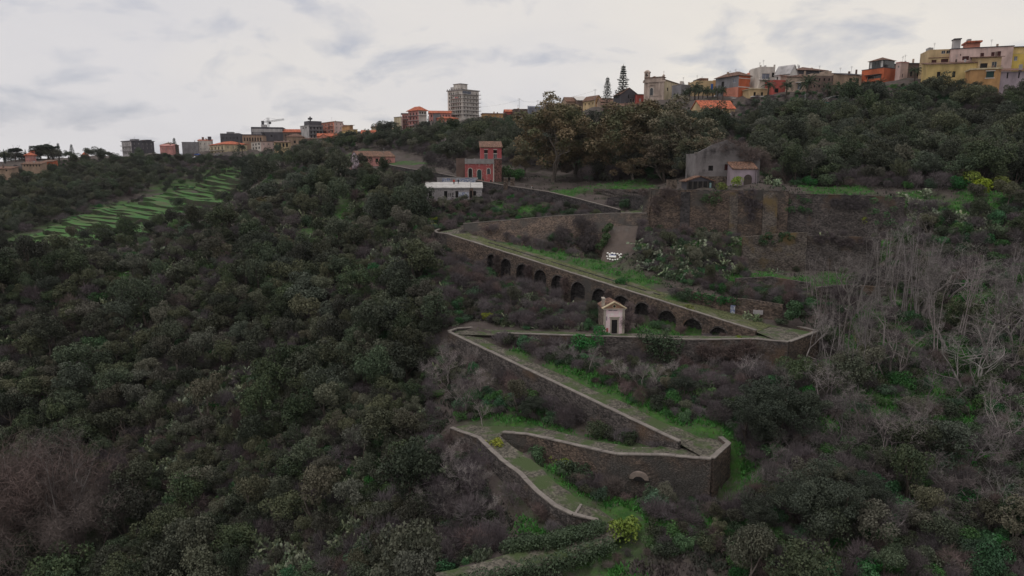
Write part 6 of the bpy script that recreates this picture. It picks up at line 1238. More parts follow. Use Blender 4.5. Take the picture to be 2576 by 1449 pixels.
def umb_trunk(i): g = np.random.default_rng(i); mb = MB(); branches(mb, Vector((0, 0, -1)), Vector((0, 0, 1)), 5.5, .3, 2, g, .5, 4, .2, 6); return mb.mesh('trunk', M['bark'])
add_kind('umbrella', None, umbrella, umb_trunk, nv=2)
def palm(i):
    g = np.random.default_rng(i + 30); P_, D_, Wd = [], [], []; mb = MB()
    for k in range(38):
        a = g.uniform(0, 6.283); el = g.uniform(-.35, 1.2); d = Vector((math.cos(a) * math.cos(el), math.sin(a) * math.cos(el), math.sin(el))); p = Vector((0, 0, 5.2)); side = d.cross(Vector((0, 0, 1))).normalized(); pts = [p]
        for s in range(8): d = (d - Vector((0, 0, .13))).normalized(); p = p + d * .4; pts.append(p)
        mb.tube(pts, [.03] * 9, 3, cap=False)
        for s in range(1, 9):
            for q in range(3):
                for sg in (-1, 1): P_.append(np.array(pts[s].lerp(pts[s - 1], q / 3))); D_.append(np.array(side * sg + d * .5 - Vector((0, 0, .35))))
    P_ = np.array(P_); D_ = np.array(D_); D_ /= np.linalg.norm(D_, axis=1)[:, None]; bv = np.array(mb.v); bf = np.array(mb.f)
    return np_mesh('crown', *cat_np([(bv, bf), blades(P_, D_, g.uniform(.35, .6, len(P_)), np.full(len(P_), .045), g)]), M['leaf_palm'])
def palm_trunk(i):
    mb = MB(); mb.tube([(0, 0, -1.5), (.1, 0, 2), (0, 0, 4.4), (0, 0, 5.3)], [.34, .28, .26, .42], 8); return mb.mesh('trunk', M['bark'])
add_kind('palm', None, palm, palm_trunk, nv=4)

def thicket(i):
    g = np.random.default_rng(i + 77); mb = MB()
    for s in range(11): branches(mb, Vector((g.normal() * 1.6, g.normal() * 1.6, -.6)), Vector((g.normal() * .28, g.normal() * .28, 1)).normalized(), g.uniform(3.2, 4.6), .09, 3, g, .38, 3, .16)
    bv = np.array(mb.v); bf = np.array([f for f in mb.f if len(f) == 4]); top = bv[bv[:, 2] > 2.0]; n = 9000; k = g.choice(len(top), n); dd = g.normal(size=(n, 3)) + np.array([0, 0, .8]); dd /= np.linalg.norm(dd, axis=1)[:, None]
    return np_mesh('bare_thicket', *cat_np([(bv, bf), blades(top[k] + g.normal(size=(n, 3)) * .25, dd, g.uniform(.4, 1.2, n), np.full(n, .013), g)]), M['twig_red'])
add_kind('thicket', None, thicket, nv=3)
NAME = dict(bigoak='evergreen_tree', bigbare='large_bare_tree', thicket='bare_thicket', oak='evergreen_tree', olive='olive_tree', shrub='dark_shrub', green_shrub='green_shrub', spurge='spurge_bush', broom='yellowish_bush', bare_shrub='bare_shrub', red_shrub='reddish_shrub', bare_tree='bare_tree', twisted_tree='twisted_bare_tree', slender='slender_bare_tree', cactus='prickly_pear', euc='eucalyptus_tree', cypress='cypress_tree', norfolk='norfolk_pine', umbrella='umbrella_pine', palm='palm_tree')
CATG = dict(bigoak='tree', bigbare='tree', thicket='tree', oak='tree', olive='tree', shrub='shrub', green_shrub='shrub', spurge='bush', broom='bush', bare_shrub='shrub', red_shrub='shrub', bare_tree='tree', twisted_tree='tree', slender='tree', cactus='cactus', euc='tree', cypress='tree', norfolk='tree', umbrella='tree', palm='palm')
def plant(k, x, y, s, label, group=None, z=None, rz=None, vi=None, sz=1.0, lean=0.0):
    cm, tmh = V[k][random.randrange(len(V[k])) if vi is None else vi]; rz = random.uniform(0, 6.28) if rz is None else rz
    z = float(H(np.array(x), np.array(y))) - 0.15 if z is None else z
    if tmh is None:
        o = link(NAME[k], cm, None, (x, y, z), rz); o.scale = (s, s, s * sz)
    else:
        o = link(NAME[k], None, None, (x, y, z), rz); o.scale = (s, s, s * sz); link('crown', cm, o); link('trunk', tmh, o)
    if lean: o.rotation_euler = (random.uniform(-lean, lean), random.uniform(-lean, lean), rz)
    return tag(o, label, CATG[k], group, 'thing')
HT = dict(bigoak=5.9, bigbare=11.5, thicket=11.0, oak=5.9, olive=5.4, shrub=2.3, green_shrub=2.5, spurge=1.3, broom=2.8, bare_shrub=3.0, red_shrub=3.0, bare_tree=7.5, twisted_tree=4.6, slender=11.5, cactus=2.5, euc=19.5, cypress=12.3, norfolk=15, umbrella=9.3, palm=7.0)
def T(k, u, vb, vt, label, Y=None, group=None, **kw):     # one surveyed tree: foot and tip bearings
    p = hit(u, vb) if Y is None else W(u, vb, Y); h = W(u, vt, p.y).z - p.z
    return plant(k, p.x, p.y, h / HT[k], label, group, z=p.z - 0.2, **kw)
# ---- singled-out trees
_T = T
def T(k, *a, **kw):
    o = _T(k, *a, **kw)
    if k == 'euc': o.scale.x *= 1.22; o.scale.y *= 1.22
    return o
T('euc', 1392, 470, 246, 'eucalyptus with brown green crown right of the red house', 205, vi=0, rz=.4)
T('euc', 1440, 468, 300, 'olive green eucalyptus half hidden behind the leftmost eucalyptus', 214, vi=1, rz=2.2)
T('euc', 1550, 476, 244, 'tallest rust brown eucalyptus in the middle of the row', 198, vi=2, rz=1.1)
T('euc', 1635, 478, 246, 'broad brown eucalyptus behind the low grey wall', 205, vi=3, rz=3.0)
T('euc', 1708, 476, 262, 'eucalyptus with forked pale trunk nearest the gabled ruin', 192, vi=1, rz=5.0)
T('euc', 1510, 470, 352, 'small rusty eucalyptus low between the two big eucalyptus groups', 206, vi=2, rz=4.2)
T('euc', 1320, 440, 352, 'yellowish small eucalyptus crown touching the red house gable', 222, vi=0, rz=2.9)
T('euc', 1752, 470, 330, 'brown eucalyptus bush at the left wall of the gabled ruin', 186, vi=2, rz=.2)
T('euc', 1595, 470, 340, 'rust brown lower eucalyptus crown in front of the tallest one', 192, vi=0, rz=3.7)
T('euc', 1480, 462, 300, 'grey brown eucalyptus filling the gap between the two groups', 215, vi=3, rz=1.9)
T('euc', 1672, 474, 330, 'brown lower eucalyptus crown above the broken wall stub', 188, vi=0, rz=5.5)
T('norfolk', 1527, 262, 191, 'shorter and denser of the two tall Norfolk pines left of the church', 352, vi=0)
T('norfolk', 1566, 262, 160, 'taller leaning Norfolk pine next to the church', 350, vi=1, sz=1.0)
T('norfolk', 441, 388, 345, 'lone small Norfolk pine on the left skyline', 552, vi=2)
T('cypress', 1079, 352, 288, 'tallest dark cypress below the pink apartments', 392, vi=0); T('cypress', 1070, 350, 303, 'shorter cypress left of the tallest one', 396, vi=1); T('cypress', 1090, 352, 300, 'cypress on the right of the cypress group', 390, vi=1)
T('cypress', 811, 372, 340, 'small cypress beside the arcaded pink wall', 495, vi=0)
for o_ in (T('umbrella', 40, 406, 364, 'wide umbrella pine above the pink villa at far left', 470, vi=0), T('umbrella', 118, 408, 352, 'tall dark umbrella pine with layered crown at far left', 480, vi=1), T('umbrella', 104, 408, 366, 'lower umbrella pine left of the layered one', 482, vi=0), T('umbrella', 132, 408, 368, 'lower umbrella pine right of the layered one', 484, vi=1)): o_.scale.x *= 1.2; o_.scale.y *= 1.2; o_.scale.z *= .86
T('norfolk', 150, 404, 358, 'sparse cedar like conifer right of the layered umbrella pine', 485, vi=1); T('norfolk', 183, 402, 361, 'ragged dark conifer left of the white villa', 505, vi=2); T('cypress', 67, 408, 372, 'thin cypress between the two umbrella pines', 475, vi=1); T('cypress', 13, 412, 372, 'thin cypress at the far left edge', 470, vi=0); T('norfolk', 80, 408, 364, 'pointed conifer behind the pink villa roof', 478, vi=0)
for u, vb, vt, Y, lab in ((1932, 245, 206, 272, 'dark palm in front of the white terrace house'), (1978, 246, 208, 270, 'palm with drooping fronds before the red walled house'), (2030, 250, 196, 268, 'tall palm with skirt of dry leaves before the tan terrace house'), (2300, 205, 172, 268, 'palm standing left of the long pink house'), (1805, 248, 222, 292, 'palm left of the grey and orange house'), (1768, 250, 226, 300, 'palm in the middle of the grove below the church'), (1748, 252, 212, 306, 'tall palm beside the church nave'), (1722, 256, 232, 308, 'low palm at the left of the grove below the church'),
                          (2080, 250, 214, 268, 'palm left of the palm row under the orange house'), (2110, 246, 212, 266, 'second palm in the row under the orange house'), (2140, 244, 208, 264, 'third palm in the row under the orange house'), (2178, 240, 205, 262, 'palm directly below the orange house balcony'), (2212, 236, 204, 262, 'palm at the right end of the row under the orange house'), (610, 394, 366, 506, 'small palm at the right side of the cream villa'), (1735, 254, 224, 304, 'palm in the grove, between the low palm and the nave'), (1757, 254, 222, 303, 'palm in the grove right of the tall one'), (1780, 254, 224, 300, 'palm in the grove under the ochre terrace house'), (1792, 252, 226, 297, 'palm in the grove nearest the grey house'), (1818, 250, 226, 289, 'palm under the grey house balcony'), (2100, 252, 224, 262, 'low palm above the net tunnel'), (2160, 246, 218, 260, 'low palm right of the grey pole'), (2195, 242, 212, 260, 'low palm beneath the orange house awning'), (1700, 262, 240, 302, 'dark palm lowest on the bank below the church')):
    T('palm', u, vb, vt - 7, lab, Y)
for u, vb, vt, lab in ((40, 1420, 1060, 'big reddish bare tree thicket at the lower left corner'), (140, 1400, 1090, 'tall bare multi-stemmed tree right of the lower left thicket'), (-40, 1400, 1120, 'reddish bare tree cut by the left picture edge'), (100, 1330, 1080, 'reddish bare tree behind the lower left thicket'), (205, 1410, 1180, 'low reddish bare tree at the right flank of the lower left thicket')):
    p = hit(u, min(vb, 1440)); h = W(u, vt, p.y).z - p.z
    o = plant('thicket', p.x, p.y, h / 11.0, lab, vi=1)
for u, vb, vt, lab in ((75, 1380, 1120, 'straight bare tree inside the reddish thicket, left'), (185, 1390, 1110, 'straight bare tree inside the reddish thicket, right')): T('slender', u, vb, vt, lab)
for u, vb, vt, lab in ((5, 418, 384, 'dark tree at the left edge beside the thin cypress'), (28, 414, 382, 'dark rounded tree under the wide umbrella pine, left'), (52, 412, 384, 'dark tree behind the pink villa, left'), (96, 408, 378, 'dark tree behind the pink villa, right'), (112, 408, 374, 'dark tree under the layered umbrella pine, left'), (130, 408, 376, 'dark tree under the layered umbrella pine, right'), (150, 406, 380, 'dark tree right of the layered umbrella pine'), (172, 405, 384, 'dark tree left of the white villa'), (228, 402, 376, 'dark tree right of the white villa'), (250, 402, 374, 'broad olive tree between white villa and grey block'), (275, 400, 384, 'low dark tree left of the grey block')):
    T('oak', u, vb, vt - 6, lab, 480).scale.x *= 1.3
# tall bare trees of the right-hand gully
SL = [(2040, 770, 640), (2110, 740, 610), (2180, 720, 590), (2240, 720, 560), (2375, 740, 600), (2455, 740, 620), (2545, 740, 610), (2010, 900, 790), (2064, 830, 640), (2095, 850, 720), (2150, 775, 600), (2160, 870, 700), (2205, 770, 590), (2218, 860, 720), (2262, 790, 580), (2280, 800, 572), (2300, 790, 590), (2320, 815, 580), (2345, 800, 610), (2395, 880, 640), (2415, 860, 650), (2440, 830, 660), (2470, 850, 640), (2500, 800, 670), (2530, 820, 650), (2565, 850, 640), (2120, 900, 740), (2180, 940, 760), (2240, 930, 770), (2090, 960, 800), (2350, 900, 720), (2490, 920, 740), (2140, 1000, 830), (2060, 900, 780), (2440, 970, 800), (2550, 930, 760)]
GUL = []
for q_, (u, vb, vt) in enumerate(SL):
  if q_ % 3 == 1: GUL.append(('large spreading bare tree ', T('bigbare', u, vb + 25, vt - 30, 'large', group='large bare trees in the right gully', lean=.15)))
  else: GUL.append(('slender pale bare tree ', T('slender', u, vb, vt, 'slender pale bare tree in the gully right of the zigzag path', group='slender bare trees in the right gully', lean=.09)))
BT = [(2080, 1010, 860), (2160, 1080, 900), (2230, 1160, 960), (2330, 1130, 950), (2430, 1180, 1000), (2520, 1150, 960), (2380, 1290, 1120), (2500, 1310, 1130), (1890, 970, 870)]
for u, vb, vt in BT: GUL.append(('large spreading bare tree ', T('bigbare', u, vb, vt, 'large', group='large bare trees in the right gully', lean=.25)))
TW = [(1960, 1010, 880), (2090, 1130, 960), (2150, 1180, 1010), (2260, 1130, 1000), (2420, 1130, 980), (2540, 1130, 980), (1890, 905, 868), (2350, 840, 740), (2450, 900, 780), (2520, 960, 830), (2260, 960, 850), (2120, 830, 760), (2030, 1000, 900), (1850, 1040, 960), (2080, 960, 860), (2130, 1010, 900), (2190, 1050, 930), (2240, 1060, 950), (2290, 1070, 960), (2170, 1120, 1000), (2230, 1140, 1010), (1870, 960, 880), (1800, 950, 870), (1830, 930, 868), (1900, 940, 860), (1960, 930, 868), (1940, 1180, 1080), (1990, 1160, 1050), (1920, 1240, 1140), (2050, 1130, 1010), (2330, 1010, 900), (2400, 1030, 920), (2500, 1040, 900), (2560, 1020, 880), (2300, 1290, 1150), (2370, 1300, 1170), (2450, 1310, 1160), (2530, 1320, 1170), (2250, 1360, 1220), (2400, 1380, 1240), (2340, 1220, 1100), (2480, 1200, 1080), (2150, 1250, 1130), (2200, 1200, 1090)]
for u, vb, vt in TW: GUL.append(('twisted pale bare tree ', T('twisted_tree', u, vb, vt, 'twisted pale bare tree low in the right gully', group='twisted bare trees in the right gully', lean=.2)))
for u, vb, vt in [(1060, 960, 880), (1090, 990, 870), (1120, 980, 850), (1150, 960, 840), (1180, 950, 850), (1130, 1040, 920), (1170, 1050, 930), (1205, 1010, 900), (1050, 1120, 1040), (1080, 1180, 1080), (1110, 1230, 1100), (1150, 1210, 1110), (1180, 1250, 1130), (1220, 1230, 1140), (1120, 1300, 1190), (1070, 1290, 1200), (1170, 1330, 1230), (1240, 1320, 1230), (1020, 930, 850), (1215, 1080, 1000)]:
    GUL.append(('pale bare tree ', T('bare_tree', u, vb, vt, 'pale bare tree on the slope at the left ends of the lower path bends', group='bare trees beside the left bends', lean=.12), 'left slope'))
for u, vb, vt in [(1530, 960, 880), (1570, 970, 880), (1610, 980, 890), (1640, 990, 900), (1690, 960, 890), (1480, 940, 860), (1440, 920, 850), (1400, 910, 840), (1350, 890, 830), (1660, 930, 870), (1540, 920, 860)]:
    GUL.append(('bare sapling ', T('bare_tree', u, vb, vt, 'bare sapling on the bank between chapel wall and the ramp below it', group='bare saplings on the chapel bank', lean=.1), 'between'))
for u, vb, vt in [(1200, 330, 290), (1225, 332, 292), (1255, 330, 290), (1285, 335, 300), (1310, 335, 296), (1240, 345, 312), (1330, 345, 300)]: GUL.append(('bare sapling ', T('bare_tree', u, vb, vt, 'bare sapling along the roadside wall right of the tower', group='bare saplings right of the tower'), 'upper middle'))
# bigger evergreens that stand out
for u, vb, vt, k, lab in ((1960, 1130, 935, 'bigoak', 'large dark evergreen right of the lower right bend'), (1905, 1090, 960, 'bigoak', 'dark evergreen on the left shoulder of the large one'), (2050, 1375, 1155, 'bigoak', 'large evergreen at the bottom right of the lower bend'), (2170, 1320, 1180, 'bigoak', 'round evergreen right of the bottom large evergreen'), (2000, 1330, 1180, 'bigoak', 'evergreen directly left of the bottom large evergreen'), (1900, 1150, 985, 'bigoak', 'dark evergreen standing against the corner of the lower right bend'), (2010, 1100, 960, 'bigoak', 'dark evergreen behind the right shoulder of the large one'), (2110, 1370, 1200, 'bigoak', 'dark evergreen in the bottom right group, between the two largest'), (1900, 1350, 1230, 'bigoak', 'lower evergreen left of the bottom right group'), (1720, 1010, 930, 'bigoak', 'dark evergreen on the bank beside the long ramp'), (1335, 1060, 985, 'bigoak', 'dark bushy evergreen at the foot of the coursed ramp wall'), (1055, 500, 415, 'bigoak', 'large dark evergreen left of the graffiti bunker'), (1075, 470, 410, 'bigoak', 'rounded evergreen behind the graffiti bunker'), (1285, 452, 412, 'green_shrub', 'dark green bush beside the gate pillars and red house'), (1305, 455, 420, 'green_shrub', 'second dark green bush next to the gate pillars'), (1030, 1120, 1020, 'olive', 'rounded grey green tree left of the lower left bend'), (620, 470, 375, 'bigoak', 'tall dark evergreen right of the cream villa'), (650, 468, 400, 'bigoak', 'dark evergreen next to the terraced field top'), (870, 460, 415, 'bigoak', 'dark tree in front of the small pink outbuilding'), (895, 465, 420, 'bigoak', 'dark tree in front of the pink farmhouse gable'), (2130, 250, 222, 'bigoak', 'dark clump of trees behind the net tunnel'), (1900, 275, 245, 'bigoak', 'dark tree right of the red roofed shed'), (1930, 280, 250, 'bigoak', 'wide dark tree below the car port'), (1965, 282, 250, 'bigoak', 'rightmost of the dark trees beside the red roofed shed'), (2410, 235, 195, 'bigoak', 'broad dark tree below the lower yellow houses'), (2450, 245, 200, 'bigoak', 'dark tree below the green shutter'), (1560, 720, 690, 'green_shrub', 'green bush at the grassy foot of the apron')): T(k, u, vb, vt, lab)
SPL = ['beside the lower left bend, upper one', 'beside the lower left bend, lower one', 'on the bank under the lower ramp, left of a pair', 'on the bank under the lower ramp, right of a pair', 'hanging at the lower bend wall, upper', 'hanging at the lower bend wall, lower', 'large at the bottom edge right of the hedge', 'at the long ramp wall near its left end', 'on the rubble wall above the arcaded ramp', 'left of the upper left bend', 'right beside the bush left of the upper left bend', 'top left of the large group right of the grey wall', 'top right of the large group right of the grey wall', 'front left of the large group right of the grey wall', 'front right of the large group right of the grey wall', 'on the bastion top before the outhouse', 'on the bastion edge before the black hut', 'at the wall right of the chapel', 'above the chapel path far left', 'small on the lowest grass bank', 'below the last arches', 'on the ledge under the grey wall', 'behind the upper left bend', 'in the gully beside the right bend', 'small beside the pair under the lower ramp']
for u, vb, s in ((1240, 1140, 1.3), (1222, 1150, 1.0), (1420, 1180, 1.5), (1450, 1185, 1.2), (1535, 1180, 1.3), (1538, 1195, 1.0), (1570, 1370, 1.8), (1225, 905, 1.1), (1285, 582, 1.3), (1075, 568, 1.5), (1090, 575, 1.2), (2440, 475, 2.6), (2490, 462, 2.6), (2470, 492, 2.8), (2520, 485, 2.4), (1850, 470, 1.6), (1818, 484, 1.4), (1860, 868, 1.0), (1222, 808, 1.2), (1330, 1110, .9), (1735, 812, 1.6), (2160, 575, 1.5), (1098, 560, 1.0), (2170, 870, 1.4), (1400, 1165, 1.0)):
    p = hit(u, vb); plant('spurge', p.x, p.y, s, 'yellow green spurge bush ' + SPL.pop(0), 'yellow green spurge bushes', sz=1.25)
p = hit(650, 530); 
for u, vb, s, lab in ((648, 535, 1.9, 'yellow dry bush on the crest below the terraced field'), (665, 528, 1.6, 'second yellow dry bush on the crest'), (50, 690, 1.7, 'yellow bush at the left end of the crest'), (240, 470, 2.6, 'yellowish tree amid dark trees at far left'), (10, 1050, 1.6, 'orange brown bush at the left picture edge')): p = hit(u, vb); plant('broom', p.x, p.y, s, lab)
# prickly pear thickets
for (u, v, du, dv, n, lab, grp) in ((1650, 640, 45, 55, 26, 'prickly pear in the thicket right of the mortar apron', 'prickly pears beside the apron'), (1760, 660, 90, 45, 46, 'prickly pear on the rubble slope under the bastion', 'prickly pears under the bastion'), (1870, 585, 40, 14, 10, 'prickly pear on the ledge at the bastion foot', 'prickly pears on the ledge'), (1995, 565, 22, 10, 8, 'prickly pear on the ledge at the bastion foot', 'prickly pears on the ledge'), (2060, 578, 24, 8, 6, 'prickly pear on the ledge at the bastion foot', 'prickly pears on the ledge'), (2320, 535, 40, 45, 16, 'prickly pear on the slope right of the grey wall', 'prickly pears on the right slope'), (2450, 580, 50, 40, 16, 'prickly pear on the slope right of the grey wall', 'prickly pears on the right slope'), (1590, 560, 20, 10, 6, 'prickly pear above the mortar apron', 'prickly pears above the apron'), (1180, 720, 50, 30, 14, 'prickly pear on the cliff left of the arcade', 'prickly pears left of the arcade'), (1060, 760, 40, 30, 10, 'prickly pear on the cliff left of the arcade', 'prickly pears left of the arcade'), (1940, 460, 14, 8, 4, 'prickly pear beside the small outhouse', 'prickly pears by the outhouse'), (2545, 830, 30, 40, 8, 'prickly pear in the gully at the right edge', 'prickly pears at the right edge')):
    uu = u + rng.uniform(-1, 1, n) * du; vv_ = v + rng.uniform(-1, 1, n) * dv; x, y, z, ok = hits(uu, vv_)
    for i in range(n):
        if ok[i] and bare(x[i], y[i]) > .25: plant('cactus', x[i], y[i], random.uniform(.6, 1.0) if 'arcade' in lab else random.uniform(.8, 1.55), lab, grp)

# ---- scattered growth: every plant on the ground it stands on, spaced in the place
ZONES = [
 dict(n='left slope', poly=[(-160, 690), (120, 628), (300, 580), (500, 520), (700, 465), (860, 432), (980, 440), (1045, 505), (1050, 560), (1085, 610), (1090, 780), (1110, 850), (1100, 960), (1090, 1060), (1120, 1120), (1200, 1190), (1250, 1290), (1255, 1360), (1260, 1560), (-160, 1560)], c=28000, gap=(1.5, .78),
      mix=dict(oak=.17, olive=.17, shrub=.20, green_shrub=.06, bare_shrub=.18, red_shrub=.04, cactus=.20), sc=(.32, 1.3), where='on the overgrown slope left of the zigzag path'),
 dict(n='far left', poly=[(-160, 462), (150, 458), (200, 415), (320, 412), (420, 410), (600, 418), (560, 430), (400, 478), (180, 545), (30, 612), (-160, 690)], c=3500, gap=(2.6, 1.1), mix=dict(oak=.5, olive=.2, bare_shrub=.22, red_shrub=.08), sc=(.65, 1.35), where='in the far valley left of the terraced field'),
 dict(n='upper middle', poly=[(610, 425), (720, 396), (860, 372), (1000, 352), (1120, 340), (1280, 330), (1420, 318), (1480, 340), (1480, 440), (1300, 420), (1180, 395), (1120, 415), (1000, 380), (880, 380), (840, 430), (620, 470)], c=3200, gap=(2.2, 1.1), mix=dict(oak=.36, olive=.14, green_shrub=.16, bare_shrub=.2, red_shrub=.08, bare_tree=.06), sc=(.8, 1.5), where='on the hillside below the skyline houses'),
 dict(n='right upper', poly=[(1480, 352), (1620, 330), (1700, 322), (1760, 335), (1860, 335), (1900, 315), (2000, 306), (2100, 300), (2200, 284), (2330, 262), (2740, 260), (2740, 480), (2330, 478), (1990, 468), (1910, 440), (1900, 360), (1760, 380), (1740, 455), (1480, 460)], c=9000, gap=(1.9, .95), mix=dict(oak=.44, olive=.14, green_shrub=.18, bare_shrub=.14, red_shrub=.05, shrub=.05), sc=(.75, 1.45), where='on the wooded slope above the bastion'),
 dict(n='right gully', poly=[(2080, 720), (2230, 690), (2290, 520), (2740, 500), (2740, 1560), (1850, 1560), (1850, 1200), (1870, 1000), (2080, 880)], c=6500, gap=(1.7, .95), mix=dict(oak=.05, olive=.05, green_shrub=.36, shrub=.20, bare_shrub=.22, red_shrub=.04, twisted_tree=.08), sc=(.5, 1.0), where='in the gully right of the zigzag path'),
 dict(n='between', poly=[(1050, 500), (1240, 490), (1420, 520), (1560, 545), (1640, 580), (1880, 600), (1880, 700), (2060, 760), (2040, 810), (1640, 690), (1240, 600), (1120, 640), (1100, 760), (1500, 790), (1500, 845), (1740, 860), (2000, 880), (1880, 1060), (1840, 1120), (1640, 1040), (1300, 880), (1180, 880), (1200, 990), (1560, 1100), (1300, 1075), (1300, 1120), (1600, 1230), (1840, 1200), (1850, 1400), (1540, 1400), (1300, 1180), (1180, 1160), (1060, 700)], c=11000, gap=(1.15, .85), mix=dict(shrub=.24, green_shrub=.30, bare_shrub=.30, red_shrub=.10, olive=.06), sc=(.38, .85), where='on the banks between the path walls'),
 dict(n='between', poly=[(1085, 610), (1130, 620), (1240, 655), (1380, 715), (1500, 780), (1500, 842), (1250, 830), (1120, 828), (1092, 760)], c=2600, gap=(1, .8), mix=dict(bare_shrub=.36, red_shrub=.2, shrub=.22, green_shrub=.12, cactus=.10), sc=(.4, .95), where='on the rough slope under the arcade'),
 dict(n='upper middle', poly=[(600, 405), (700, 380), (860, 355), (1000, 338), (1120, 322), (1280, 305), (1420, 295), (1480, 340), (1420, 335), (1280, 345), (1120, 355), (1000, 366), (860, 388), (720, 410), (620, 440)], c=900, gap=(1, 1.0), mix=dict(shrub=.4, green_shrub=.3, bare_shrub=.3), sc=(.7, 1.2), where='on the bank right under the middle skyline houses'),
 dict(n='right upper', poly=[(1440, 300), (1560, 275), (1680, 262), (1860, 262), (1960, 240), (2120, 232), (2300, 212), (2740, 210), (2740, 262), (2300, 268), (2100, 290), (1900, 305), (1860, 330), (1700, 325), (1500, 350)], c=2000, gap=(1, .95), mix=dict(shrub=.45, green_shrub=.35, bare_shrub=.2), sc=(.4, .75), where='on the bank right under the right skyline houses'),
 dict(n='far left', poly=[(-160, 425), (60, 425), (200, 405), (420, 392), (600, 400), (600, 425), (300, 430), (150, 462), (-160, 465)], c=800, gap=(1, 1.0), mix=dict(shrub=.6, green_shrub=.2, bare_shrub=.2), sc=(.6, 1.1), where='on the bank right under the far left houses'),
]
def inside(px, py, poly):
    c = np.zeros(len(px), bool); n = len(poly)
    for i in range(n):
        (x0, y0), (x1, y1) = poly[i], poly[(i + 1) % n]
        cond = ((y0 > py) != (y1 > py)); c ^= cond & (px < (x1 - x0) * (py - y0) / (y1 - y0 + 1e-12) + x0)
    return c
HOUSE = [(o.location.x, o.location.y, o.rotation_euler.z, a, b) for o, a, b, h in BLD]
def near_house(x, y):
    for hx_, hy_, a, lr, ll in HOUSE:
        dx_, dy_ = x - hx_, y - hy_
        if abs(dx_) > 70 or abs(dy_) > 70: continue
        lx = dx_ * math.cos(a) + dy_ * math.sin(a); ly = -dx_ * math.sin(a) + dy_ * math.cos(a)
        if -2.0 < lx < lr + 2.0 and -3.0 < ly < ll + 2.5: return True
    return False
RAD = dict(oak=2.6, olive=2.4, shrub=1.6, green_shrub=1.7, bare_shrub=1.9, red_shrub=1.9, cactus=1.2, bare_tree=2.0, twisted_tree=1.6)
WORD = dict(oak='dark evergreen', olive='grey green tree', shrub='low dark shrub', green_shrub='fresh green shrub', bare_shrub='greyish bare shrub', red_shrub='reddish bare shrub', cactus='prickly pear', bare_tree='bare tree', twisted_tree='twisted bare tree')
cells = {}
def free(x, y, r_):
    i, j = int(x // 6), int(y // 6)
    for a in (i - 1, i, i + 1):
        for b in (j - 1, j, j + 1):
            for (px, py, pr2) in cells.get((a, b), ()):
                if (px - x) ** 2 + (py - y) ** 2 < ((r_ + pr2) * .47) ** 2: return False
    cells.setdefault((i, j), []).append((x, y, r_)); return True
CAND = []
for zn in ZONES:
    P_ = np.array(zn['poly'], float); n = zn['c']; u = rng.uniform(P_[:, 0].min(), P_[:, 0].max(), n * 2); v = rng.uniform(P_[:, 1].min(), P_[:, 1].max(), n * 2)
    k_ = inside(u, v, zn['poly']); u, v = u[k_][:n], v[k_][:n]; x, y, z, ok = hits(u, v); br = bare(x, y); gr_ = green_at(x, y)
    kinds = list(zn['mix']); pw = np.array([zn['mix'][q] for q in kinds]); pw /= pw.sum(); ks = rng.choice(len(kinds), len(u), p=pw); clump = np.sin(x * .11 + 1.3) * np.sin(y * .09 + .4)
    for i in range(len(u)):
        if not ok[i] or br[i] < .3: continue
        k = kinds[ks[i]]
        if clump[i] > .35 and random.random() < .5: k = 'oak' if 'oak' in zn['mix'] and zn['mix']['oak'] > .1 else k
        if clump[i] < -.4 and random.random() < .5: k = 'cactus' if 'cactus' in zn['mix'] else 'bare_shrub'
        if zn['n'] == 'left slope' and u[i] > 1060 and v[i] > 900 and k in ('oak', 'olive'): k = random.choice(('bare_shrub', 'shrub', 'bare_shrub'))
        if zn['n'] == 'left slope' and y[i] > 160 and u[i] < 620 and k in ('oak', 'olive') and random.random() < .8: k = 'shrub'
        if 1500 < u[i] < 1608 and 560 < v[i] < 692: continue
        s = lerp(*zn['sc'], random.random() ** 1.6) * (1.15 if k in ('oak',) else 1.0)
        if gr_[i] > .45 and random.random() < .82: continue
        if y[i] > 150 and near_house(x[i], y[i]): continue
        if free(x[i], y[i], RAD[k] * s * zn['gap'][1] * .8): CAND.append((k, float(x[i]), float(y[i]), s, zn))
